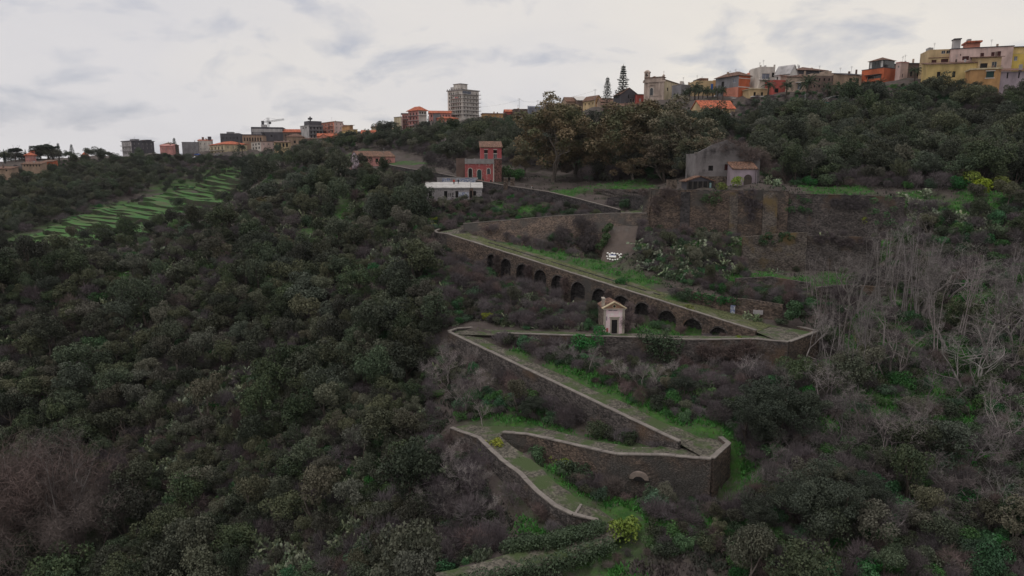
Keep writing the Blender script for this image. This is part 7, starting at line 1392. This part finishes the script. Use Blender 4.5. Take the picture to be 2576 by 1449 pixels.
def area(x, y, zn):
    u, v = uv_of((x, y, float(H(np.array(x), np.array(y))))); n = zn['n']; side = lambda cuts, words: words[sum(u > c for c in cuts)]; lev = lambda cuts, words: words[sum(v > c for c in cuts)]
    if n == 'left slope': return lev((640, 760, 900, 1060, 1230), ('just under the crest of', 'high on', 'upper middle of', 'lower middle of', 'low on', 'along the bottom edge of')) + ' left slope, ' + side((180, 380, 580, 780, 960), ('at the left edge', 'well left', 'left of its middle', 'right of its middle', 'well right', 'beside the path bends'))
    if n == 'far left': return lev((440, 490, 550), ('below the far houses', 'in the upper far valley', 'in the far valley', 'at the near end of the far valley')) + ', ' + side((80, 200, 320, 440), ('at the left edge', 'below the pink villa', 'left of the terraced field', 'below the grey block', 'below the cream villa'))
    if n == 'upper middle': return lev((370, 405), ('close under the skyline houses', 'on the middle hillside', 'just above the upper path')) + ', ' + side((720, 840, 960, 1080, 1200, 1320), ('below the cream villa', 'below the grey apartments', 'below the yellow house', 'above the pink farmhouse', 'below the pink apartments', 'below the tower', 'left of the eucalyptus'))
    if n == 'right upper': return lev((300, 345, 390, 435), ('under the right skyline houses', 'high on the wooded slope', 'midway on the wooded slope', 'low on the wooded slope', 'just above the bastion walls')) + ', ' + side((1640, 1800, 1950, 2100, 2250, 2400, 2520), ('behind the eucalyptus', 'right of the eucalyptus', 'above the gabled ruin', 'below the white house', 'below the net tunnel', 'below the orange house', 'below the pink house', 'at the right edge'))
    if n == 'right gully': return lev((640, 760, 900, 1050, 1220), ('at the top of', 'high in', 'upper middle of', 'lower middle of', 'low in', 'along the bottom edge of')) + ' right gully, ' + side((2020, 2160, 2300, 2440, 2560), ('beside the bend walls', 'near the large evergreens', 'left of its middle', 'right of its middle', 'well right', 'at the right edge'))
    return lev((545, 610, 720, 800, 900, 1000, 1120, 1200), ('below the upper path', 'on the rubble wall', 'beside the arcaded ramp', 'under the arcade', 'by the chapel', 'under the chapel wall', 'beside the long ramp', 'by the lower bend', 'by the lowest path')) + ', ' + side((1180, 1320, 1460, 1600, 1740, 1900), ('at the left bends', 'left part', 'left of the middle', 'in the middle', 'right of the middle', 'right part', 'at the right end'))
cnt = {}; MASS = {}; LABS = {}
WG = {1: (.5, .8, .7), 2: (.55, .5, .9), 3: (.45, .25, .5), 4: (.8, .6, 1.1), 5: (.6, .5, .9), 6: (.5, .45, .8), 7: (.5, .8, 1.1), 8: (.7, .5, .9)}
zb = [z for z in ZONES if z['n'] == 'between'][0]; WALLG = []
for k_, r_ in ROADS.items():
    pr_, lo_, hi_ = WG[k_]
    for i in range(0, len(r_['q'])):
        if random.random() > pr_: continue
        fq = r_['fq'][i] if 'fq' in r_ else None; q_ = r_['q'][i]; n_ = r_['n'][i]; f_ = i / len(r_['q'])
        if fq is not None and random.random() < .6: q2 = q_.lerp(fq, random.uniform(.35, 1.0)) - n_ * .3; z2 = q2.z - .6
        else: q2 = (fq or q_) - n_ * random.uniform(.9, 2.2); z2 = None
        hgt = r_['hq'][i] * random.uniform(lo_, hi_) if fq is None else random.uniform(1.2, 2.6)
        if k_ == 4 and f_ < .45: hgt *= .55
        if k_ == 4 and f_ > .5: hgt *= 1.5
        if k_ == 6 and f_ < .4: hgt *= .6
        kk = random.choices(('bare_shrub', 'red_shrub', 'green_shrub', 'shrub', 'cactus'), (.34, .24, .2, .17, .05))[0]
        WALLG.append((kk, q2, z2, max(.35, min(1.1, hgt / HT[kk]))))
for w_ in WALLS[:9]:
    for i in range(len(w_['q'])):
        if random.random() > .5: continue
        p_ = w_['q'][i] - w_['n'][i] * (w_['bat'] + random.uniform(.5, 1.6)); kk = random.choices(('bare_shrub', 'red_shrub', 'green_shrub', 'shrub', 'cactus'), (.2, .15, .25, .2, .2))[0]
        WALLG.append((kk, p_, None, random.uniform(.5, 1.05)))
WALLG = [q for q in WALLG if not (1495 < uv_of(q[1])[0] < 1612 and 560 < uv_of(q[1])[1] < 690)]
for kk, p_, z_, s_ in WALLG:
    cnt[kk] = cnt.get(kk, 0) + 1; lab = WORD[kk] + ' against a wall ' + area(p_.x, p_.y, zb)
    LABS.setdefault(lab, []).append(plant(kk, p_.x, p_.y, s_, lab, kk.replace('_', ' ') + ' growth at the foot of the walls', z=z_, sz=random.uniform(.9, 1.3)))
for lst, sd_ in ((FL, -1), (FR, 1)):
    for i in range(80):
        p_ = edge_at(lst, random.random()) + Vector((random.gauss(0, 5), random.gauss(0, 5), 0)); CAND.append((random.choice(('oak', 'shrub', 'green_shrub', 'bare_shrub', 'shrub')), p_.x, p_.y, random.uniform(.7, 1.4), [z for z in ZONES if z['n'] == 'far left'][0]))
for i in range(90):
    fr_, bk_ = random.choice(TERR); k_ = random.randrange(1, 20); p_ = fr_[k_].lerp(bk_[k_], random.random()); CAND.append((random.choice(('shrub', 'green_shrub', 'bare_shrub')), p_.x, p_.y, random.uniform(.3, .75), [z for z in ZONES if z['n'] == 'far left'][0]))
CAND.sort(key=lambda c: -c[3] * HT[c[0]] / c[2])
for k, x, y, s, zn in CAND:
    cnt[k] = cnt.get(k, 0) + 1
    if cnt[k] <= (150 if k == 'cactus' else 290) or LOW.get(k) is None: 
        if cnt[k] <= 300:
            lab = WORD[k] + ' ' + area(x, y, zn); o = plant(k, x, y, s, lab, k.replace('_', ' ') + ' growth ' + zn['where'], sz=random.uniform(.85, 1.4)); o.scale.x *= random.uniform(.8, 1.2); LABS.setdefault(lab, []).append(o)
    else: MASS.setdefault(k, []).append((x, y, s))
for q_, o, *zz_ in GUL: LABS.setdefault(q_ + area(o.location.x, o.location.y, dict(n=zz_[0] if zz_ else 'right gully')), []).append(o)
for lab, os_ in LABS.items():
    for o in os_: o['label'] = lab
ORD = ['leftmost'] + [q + '-from-left' for q in ('second', 'third', 'fourth', 'fifth', 'sixth', 'seventh', 'eighth', 'ninth', 'tenth', 'eleventh', 'twelfth')]
for lab, os_ in LABS.items():
    if len(os_) < 2 or len(os_) > 12: continue
    os_.sort(key=lambda o: o.location.x / o.location.y)
    for q_, o in zip(ORD, os_): o['label'] = q_ + ' ' + lab
    os_[-1]['label'] = 'rightmost ' + lab
print('plants', cnt, {k: len(v) for k, v in MASS.items()})
def gn_mass(k, pl):
    pick = []
    for o in C.objects:
        if len(pick) < 6 and o.type == 'MESH' and ((o.parent is None and o.name.split('.')[0] == NAME[k]) or (o.parent is not None and o.name.startswith('crown') and o.data in [q[0] for q in V[k]])) and o.data not in [p_.data for p_ in pick]: pick.append(o)
    P_ = np.array([(x, y, float(H(np.array(x), np.array(y))) - .15) for x, y, s_ in pl], dtype=np.float32); n = len(P_)
    me_ = bpy.data.meshes.new('scrub_mass'); me_.vertices.add(n); me_.vertices.foreach_set('co', P_.ravel())
    ra = me_.attributes.new('rot', 'FLOAT_VECTOR', 'POINT'); ra.data.foreach_set('vector', np.stack([rng.normal(0, .06, n), rng.normal(0, .06, n), rng.uniform(0, 6.28, n)], 1).astype(np.float32).ravel())
    sa_ = np.array([q[2] for q in pl]); sc_ = me_.attributes.new('scl', 'FLOAT_VECTOR', 'POINT'); sc_.data.foreach_set('vector', np.stack([sa_ * rng.uniform(.8, 1.25, n), sa_ * rng.uniform(.8, 1.25, n), sa_ * rng.uniform(.85, 1.45, n)], 1).astype(np.float32).ravel())
    ob = link('scrub_mass', me_); g = bpy.data.node_groups.new('scatter_' + k, 'GeometryNodeTree'); g.interface.new_socket('Geometry', in_out='INPUT', socket_type='NodeSocketGeometry'); g.interface.new_socket('Geometry', in_out='OUTPUT', socket_type='NodeSocketGeometry')
    gi, go = g.nodes.new('NodeGroupInput'), g.nodes.new('NodeGroupOutput'); ip = g.nodes.new('GeometryNodeInstanceOnPoints'); jn = g.nodes.new('GeometryNodeJoinGeometry'); mp = g.nodes.new('GeometryNodeMeshToPoints')
    for o in pick:
        oi = g.nodes.new('GeometryNodeObjectInfo'); oi.transform_space = 'ORIGINAL'; oi.inputs['Object'].default_value = o; oi.inputs['As Instance'].default_value = True; g.links.new(oi.outputs['Geometry'], jn.inputs[0])
    def na(nm): q = g.nodes.new('GeometryNodeInputNamedAttribute'); q.data_type = 'FLOAT_VECTOR'; q.inputs['Name'].default_value = nm; return q.outputs[0]
    g.links.new(gi.outputs[0], mp.inputs[0]); g.links.new(mp.outputs[0], ip.inputs['Points']); g.links.new(jn.outputs[0], ip.inputs['Instance']); ip.inputs['Pick Instance'].default_value = True
    ri = g.nodes.new('FunctionNodeRandomValue'); ri.data_type = 'INT'; ri.inputs[4].default_value = 0; ri.inputs[5].default_value = len(pick) - 1
    g.links.new(ri.outputs[2], ip.inputs['Instance Index']); er = g.nodes.new('FunctionNodeEulerToRotation'); g.links.new(na('rot'), er.inputs[0]); g.links.new(er.outputs[0], ip.inputs['Rotation']); g.links.new(na('scl'), ip.inputs['Scale']); g.links.new(ip.outputs[0], go.inputs[0])
    md = ob.modifiers.new('scatter', 'NODES'); md.node_group = g
    return tag(ob, 'mass of ' + WORD[k].replace('tree', 'growth') + ' covering the slopes', 'scrub', None, 'stuff')
for k, pl in MASS.items():
    if len(pl): gn_mass(k, pl)
# ---- undergrowth, grass and nettles (nobody could count them)
def cover(name, mat, n, poly, fn, size, cond, label):
    u = rng.uniform(-100, 2700, n); v = rng.uniform(poly[0], poly[1], n); x, y, z, ok = hits(u, v); keep = ok & cond(x, y, u, v); x, y, z = x[keep], y[keep], z[keep]
    g = np.random.default_rng(5); m = len(x); K = fn; p = np.repeat(np.stack([x, y, z], 1), K, 0) + g.normal(size=(m * K, 3)) * np.array([.35, .35, .04]); d = g.normal(size=(m * K, 3)) * .55; d[:, 2] = np.abs(d[:, 2]) + .7; d /= np.linalg.norm(d, axis=1)[:, None]
    a = blades(p - np.array([0, 0, .05]), d, size * g.uniform(.5, 1.3, m * K), size * .22 * g.uniform(.5, 1.3, m * K), g); tag(link(name, np_mesh(name, *a, mat)), label, name, None, 'stuff')
cover('grass', M['grass'], 64000, (430, 1460), 7, .45, lambda x, y, u, v: (green_at(x, y) > .3) & (bare(x, y) > .12) & (y < 200), 'bright green grass and nettles on the banks beside the path')
cover('undergrowth', M['scrub'], 24000, (440, 1500), 6, .55, lambda x, y, u, v: (green_at(x, y) <= .3) & (bare(x, y) > .45) & (y < 230), 'dark undergrowth covering the soil between the shrubs')
cover('dry_grass', M['grass_dry'], 9000, (420, 1350), 5, .28, lambda x, y, u, v: (bare(x, y) < .3) & (rng.random(len(x)) < .35) & (y < 230), 'short olive grass growing in the joints of the path')

# ---- ivy and creepers hanging on walls, the hedge at the bottom edge
def ivy(label, pts, r_, n, key='leaf_ivy', size=.24, twigs=0, name='ivy'):
    c = [p for p in pts]; base = c[0].copy(); v, f = leafcloud([tuple(p - base) for p in c], [r_ * random.uniform(.75, 1.25) for _ in c], n, size, len(label))
    if twigs:
        v, f = twigcloud([tuple(p - base) for p in c], [r_ * random.uniform(.75, 1.25) for _ in c], int(twigs * 1.6), .6, .032, len(label), up=-.1)
    return tag(link(name, np_mesh(name, v, f, M[key]), None, base), label, 'creeper' if name != 'hedge' else 'hedge', None, 'thing')
def along(a, b, n, j=.5): return [a.lerp(b, (i + .5) / n) + Vector((random.gauss(0, j), random.gauss(0, j), random.gauss(0, j))) for i in range(n)]
ivy('dark ivy curtain hanging on the wall right below the chapel', along(W(1610, 855, 104.5), W(1715, 862, 102.3), 9) + along(W(1620, 890, 104.5), W(1710, 900, 102.5), 8) + along(W(1640, 920, 104), W(1705, 925, 102.8), 5), 1.1, 3600)
ivy('lush green bushes in front of the chapel and its left', along(W(1480, 862, 107), W(1515, 850, 108.5), 5) + along(W(1430, 868, 108), W(1470, 862, 107.5), 5), 1.3, 3000, 'leaf_green')
ivy('dry brown creeper covering the right flank of the chapel', along(W(1580, 790, 111), W(1575, 830, 111), 6, .25) + along(W(1568, 778, 112.5), W(1586, 790, 113), 4, .3), .75, 10, 'twig_red', twigs=2600, name='dry_creeper')
ivy('dry reddish creeper mounded over the right shoulder of the gabled ruin', along(W(1850, 372, 161), W(1925, 395, 162), 10, .7) + along(W(1865, 395, 161), W(1925, 425, 162), 9, .8) + along(W(1800, 372, 161), W(1845, 358, 161), 4, .3), 1.5, 10, 'twig_red', twigs=6000, name='dry_creeper')
ivy('green hanging creeper on the left edge of the mortar apron', along(W(1536, 568, 147), W(1508, 625, 144), 8, .4), .8, 2200, 'leaf_green')
ivy('dark brown vine mound on the ruin between farmhouse and red house', along(W(1085, 402, 224), W(1150, 425, 215), 10, .8) + along(W(1075, 390, 226), W(1085, 410, 224), 4, .5), 1.7, 10, 'twig', twigs=5000, name='dry_creeper')
ivy('green bush at the wall end beside the right bend above the chapel', along(W(1985, 775, 110.5), W(1988, 800, 110), 4, .3), 1.0, 1600)
ivy('dry brown growth on the wall above the lower right bend', along(W(1750, 880, 101.5), W(1900, 885, 99.5), 10, .4), .9, 10, 'twig_red', twigs=3000, name='dry_creeper')
ivy('bramble thicket on the rubble slope above the arcaded ramp', along(W(1400, 580, 153.5), W(1500, 620, 147.5), 10, .8) + along(W(1450, 560, 153), W(1490, 590, 150), 6, .8), 1.3, 10, 'twig', twigs=5000, name='dry_creeper')
ivy('grey brambles on the cliff under the graffiti bunker', along(W(1060, 520, 188), W(1180, 525, 186), 12, .9), 1.4, 10, 'twig_red', twigs=4200, name='dry_creeper')
for w_i, f0, f1, dn_, key, tw, lab in ((0, .06, .22, 4.5, 'twig_red', 2200, 'dry creeper spilling over the left end of the bastion wall'), (0, .42, .5, 3.0, 'leaf_ivy', 0, 'ivy patch hanging from the middle of the bastion top'), (0, .72, .8, 6.5, 'twig', 1800, 'dry creeper strip on the right part of the bastion wall'), (0, .1, .55, 9.5, 'leaf_ivy', 0, 'ivy growing along the foot of the bastion wall'), (1, .05, .2, 5.0, 'leaf_ivy', 0, 'ivy where the bastion meets the long grey wall'), (1, .45, .7, 2.2, 'twig', 1600, 'dry creeper along the top of the long grey wall'), (1, .75, 1.0, 6.0, 'leaf_green', 0, 'green growth over the right end of the long grey wall'), (2, .3, .8, 1.6, 'leaf_ivy', 0, 'ivy along the top of the ochre stained wall'), (3, .2, .9, 1.8, 'twig', 1800, 'dry creeper on the grey lower wall'), (4, .3, .6, 1.0, 'leaf_green', 0, 'weeds along the top of the pinkish brown graffiti wall')):
    w_ = WALLS[w_i]; n_ = len(w_['q']); pts_ = []
    for j in range(11):
        i = min(n_ - 1, int(lerp(f0, f1, j / 10) * (n_ - 1))); d_ = dn_ * random.random() if dn_ < 9 else random.uniform(8.0, 9.6); pts_.append(w_['q'][i] - w_['n'][i] * (.45 + w_['bat'] * d_ / max(1.0, w_['hq'][i])) - Vector((0, 0, d_)) + Vector((random.gauss(0, .5), 0, 0)))
    ivy(lab, pts_, .75, 1500, key, .2, twigs=tw, name='dry_creeper' if tw else 'ivy')
ivy('clipped dark hedge at the bottom edge of the picture', [hit(u, v) + Vector((random.gauss(0, .2), random.gauss(0, .2), .7)) for u, v in zip(np.linspace(1275, 1505, 34), np.interp(np.linspace(1275, 1505, 34), [1275, 1400, 1505], [1396, 1380, 1352]))] + [q_ + Vector((0, 0, .05)) for q_ in ROADS[8]['q'][2:]] + [q_ - Vector((0, .3, .5)) for q_ in ROADS[8]['q'][2:]], 1.0, 15000, 'leaf_ivy', .17, name='hedge')
for i, s in enumerate(arch_s):       # dry creepers on the piers of the arcade
    if i % 2 or i > 8: continue
    q = A0 + VP(s + arch_w[i] * .5 + .6, -.6, topz(s) - 1.5); ivy('dry creeper on the arcade pier right of arch %s from the left' % ['one', 'two', 'three', 'four', 'five', 'six', 'seven', 'eight', 'nine'][i], along(q, q - Vector((0, 0, 2.8)), 5, .15), .55, 10, 'twig_red', twigs=900, name='dry_creeper')
# ---- litter of pale stones on the lowest path
for j in range(60):
    r_ = ROADS[7]; i = random.randrange(18, len(r_['q']) - 2) if j < 46 else None
    if i is None: r_ = ROADS[6]; i = random.randrange(len(r_['q']) - 14, len(r_['q']) - 4)
    p = r_['q'][i] + r_['n'][i] * random.uniform(.5, 3.0) - Vector((0, 0, .34)); k = random.uniform(.07, .16); mb = MB(); mb.box(-k, k, -k * .7, k * .7, -.05, k * .6)
    o = mb.build('rubble_stone', M['coping'], None, p, random.uniform(0, 3)); tag(o, 'small pale rubble stone lying on the lower path', 'stone', 'pale rubble stones on the lower path', 'thing')

# ================================================================== PEOPLE
def person(label, p, rz, top, legs, skin=(0.35, 0.2, 0.14), hair=(0.02, 0.015, 0.012), pose='stand', s=1.0):
    me = bpy.data.meshes.new('person'); J = {}
    st = .10 if pose == 'stand' else .20
    J = dict(pel=(0, 0, .95), sp=(0, .01, 1.15), ch=(0, .01, 1.36), nk=(0, 0, 1.50), hd=(0, -.02, 1.62), ht=(0, -.01, 1.76), lh=(.10, 0, .90), lk=(.11, -.04 if pose == 'walk' else -.01, .50), la=(.11, st - .06, .09), lt=(.12, st - .22, .04), rh=(-.10, 0, .90), rk=(-.11, -.10 if pose == 'walk' else -.01, .50), ra=(-.11, -st + .08, .09), rt=(-.12, -st - .08, .04),
             ls=(.20, .01, 1.40), le=(.27, .03, 1.13), lw=(.26, -.08, .90), lf=(.25, -.12, .80), rs=(-.20, .01, 1.40), re=(-.27, .04, 1.13), rw=(-.25, -.06, .90), rf=(-.24, -.10, .80))
    if pose == 'arm': J.update(re=(-.26, -.12, 1.18), rw=(-.10, -.28, 1.25), rf=(-.02, -.32, 1.29))
    E = [('pel', 'sp'), ('sp', 'ch'), ('ch', 'nk'), ('nk', 'hd'), ('hd', 'ht'), ('pel', 'lh'), ('lh', 'lk'), ('lk', 'la'), ('la', 'lt'), ('pel', 'rh'), ('rh', 'rk'), ('rk', 'ra'), ('ra', 'rt'), ('ch', 'ls'), ('ls', 'le'), ('le', 'lw'), ('lw', 'lf'), ('ch', 'rs'), ('rs', 're'), ('re', 'rw'), ('rw', 'rf')]
    RR = dict(pel=(.16, .12), sp=(.14, .11), ch=(.17, .12), nk=(.06, .06), hd=(.085, .10), ht=(.06, .07), lh=(.10, .10), lk=(.065, .065), la=(.045, .05), lt=(.04, .03), ls=(.07, .07), le=(.048, .048), lw=(.034, .034), lf=(.04, .022))
    for a in list(RR):
        if a[0] == 'l' and len(a) == 2: RR['r' + a[1]] = RR[a]
    nm = list(J); me.from_pydata([J[k] for k in nm], [(nm.index(a), nm.index(b)) for a, b in E], [])
    o = bpy.data.objects.new('person_tmp', me); C.objects.link(o); md = o.modifiers.new('s', 'SKIN')
    for i, k in enumerate(nm): sv_ = me.skin_vertices[0].data[i]; sv_.radius = RR[k]; sv_.use_root = (k == 'pel')
    sb = o.modifiers.new('u', 'SUBSURF'); sb.levels = 2; dg = bpy.context.evaluated_depsgraph_get(); ev = o.evaluated_get(dg); m2 = bpy.data.meshes.new_from_object(ev); bpy.data.objects.remove(o)
    m2.name = 'person'; m2.materials.clear()
    for nm_, c in (('trousers', legs), ('top', top), ('skin', skin), ('shoes', (.03, .03, .03))): m2.materials.append(material('person_' + nm_, c, tuple(x * .8 for x in c), 3, .85))
    for f in m2.polygons:
        z, x = f.center.z, abs(f.center.x); f.material_index = 2 if z > 1.47 or (x > .19 and z < .93 and z > .7) else 1 if z > .93 or (x > .2 and z > .8) else 3 if z < .1 else 0
        f.use_smooth = True
    q = link('person', m2, None, p, rz); q.scale = (s, s, s); tag(q, label, 'person', None, 'thing')
    mb = MB(); g = np.random.default_rng(3)
    for k in range(7):
        for j in range(10):
            def hp(k, j): t = k / 7 * 1.75; a = j / 10 * 6.283; return (math.sin(t) * math.cos(a) * .105, -.005 + math.sin(t) * math.sin(a) * .12 + (.03 * t), 1.665 + math.cos(t) * .125)
            a_ = hp(k, j); 
            if a_[1] < -.06 and k > 3: continue
            mb.face([hp(k, j), hp(k, j + 1), hp(k + 1, j + 1), hp(k + 1, j)])
    mb.build('hair', material('hair', hair, hair, 3), q, smooth=True); return q
bko = bk.location; rf = lambda u, v, Y: W(u, v, Y)
def on_roof(u):
    lr, ll, h = [(a, b, c) for o, a, b, c in BLD if o == bk][0]; x = (W(u, 470, 194).x - bko.x); return Vector((bko.x + x, bko.y + ll * .7, bko.z + h + .75 * .7 + .24))
person('person in a red jacket standing on the bunker roof', on_roof(1142), 0.3, (.45, .03, .02), (.015, .015, .02)); person('person in a dark top and pale trousers on the bunker roof', on_roof(1153), -.5, (.03, .03, .04), (.3, .29, .29), pose='arm')
r1 = ROADS[1]
def on_path(u, off):
    i = min(range(len(r1['q'])), key=lambda i: abs(uv_of(r1['q'][i])[0] - u)); return r1['q'][i] + r1['n'][i] * off - Vector((0, 0, PARS[1] - .03))
for u, off, tp, lg, lab, ps, rz in ((1194, 1.2, (.6, .58, .55), (.1, .1, .12), 'person in a white top on the path below the red house', 'arm', .4), (1209, 1.4, (.04, .05, .04), (.03, .03, .03), 'person in dark green leaning at the path wall below the arched doors', 'stand', 2.2), (1230, 1.0, (.02, .02, .025), (.02, .02, .02), 'person in black nearest the gate pillars on the path', 'walk', -.6), (1327, 1.2, (.03, .03, .035), (.03, .03, .04), 'person in dark clothes walking right of the gate, left of two', 'walk', 1.4), (1335, 1.0, (.5, .5, .5), (.03, .03, .04), 'person in a pale top walking right of the gate, right of two', 'walk', 1.4)):
    person(lab, on_path(u, off), rz, tp, lg, pose=ps)

# ---- faint haze volume added to lift the darkest tones of the land
hzb = MB(); hzb.box(-760, 760, -80, 1650, -110, 75); hz_o = hzb.build('haze', [], None)
hm = bpy.data.materials.new('haze'); hm.use_nodes = True; ht_ = hm.node_tree; ht_.nodes.clear(); ho = ht_.nodes.new('ShaderNodeOutputMaterial'); pv = ht_.nodes.new('ShaderNodeVolumePrincipled')
pv.inputs['Color'].default_value = (0.86, 0.88, 0.94, 1); pv.inputs['Density'].default_value = 0.00005; pv.inputs['Anisotropy'].default_value = 0.2
ht_.links.new(pv.outputs[0], ho.inputs['Volume']); hz_o.data.materials.append(hm); tag(hz_o, kind='stuff')
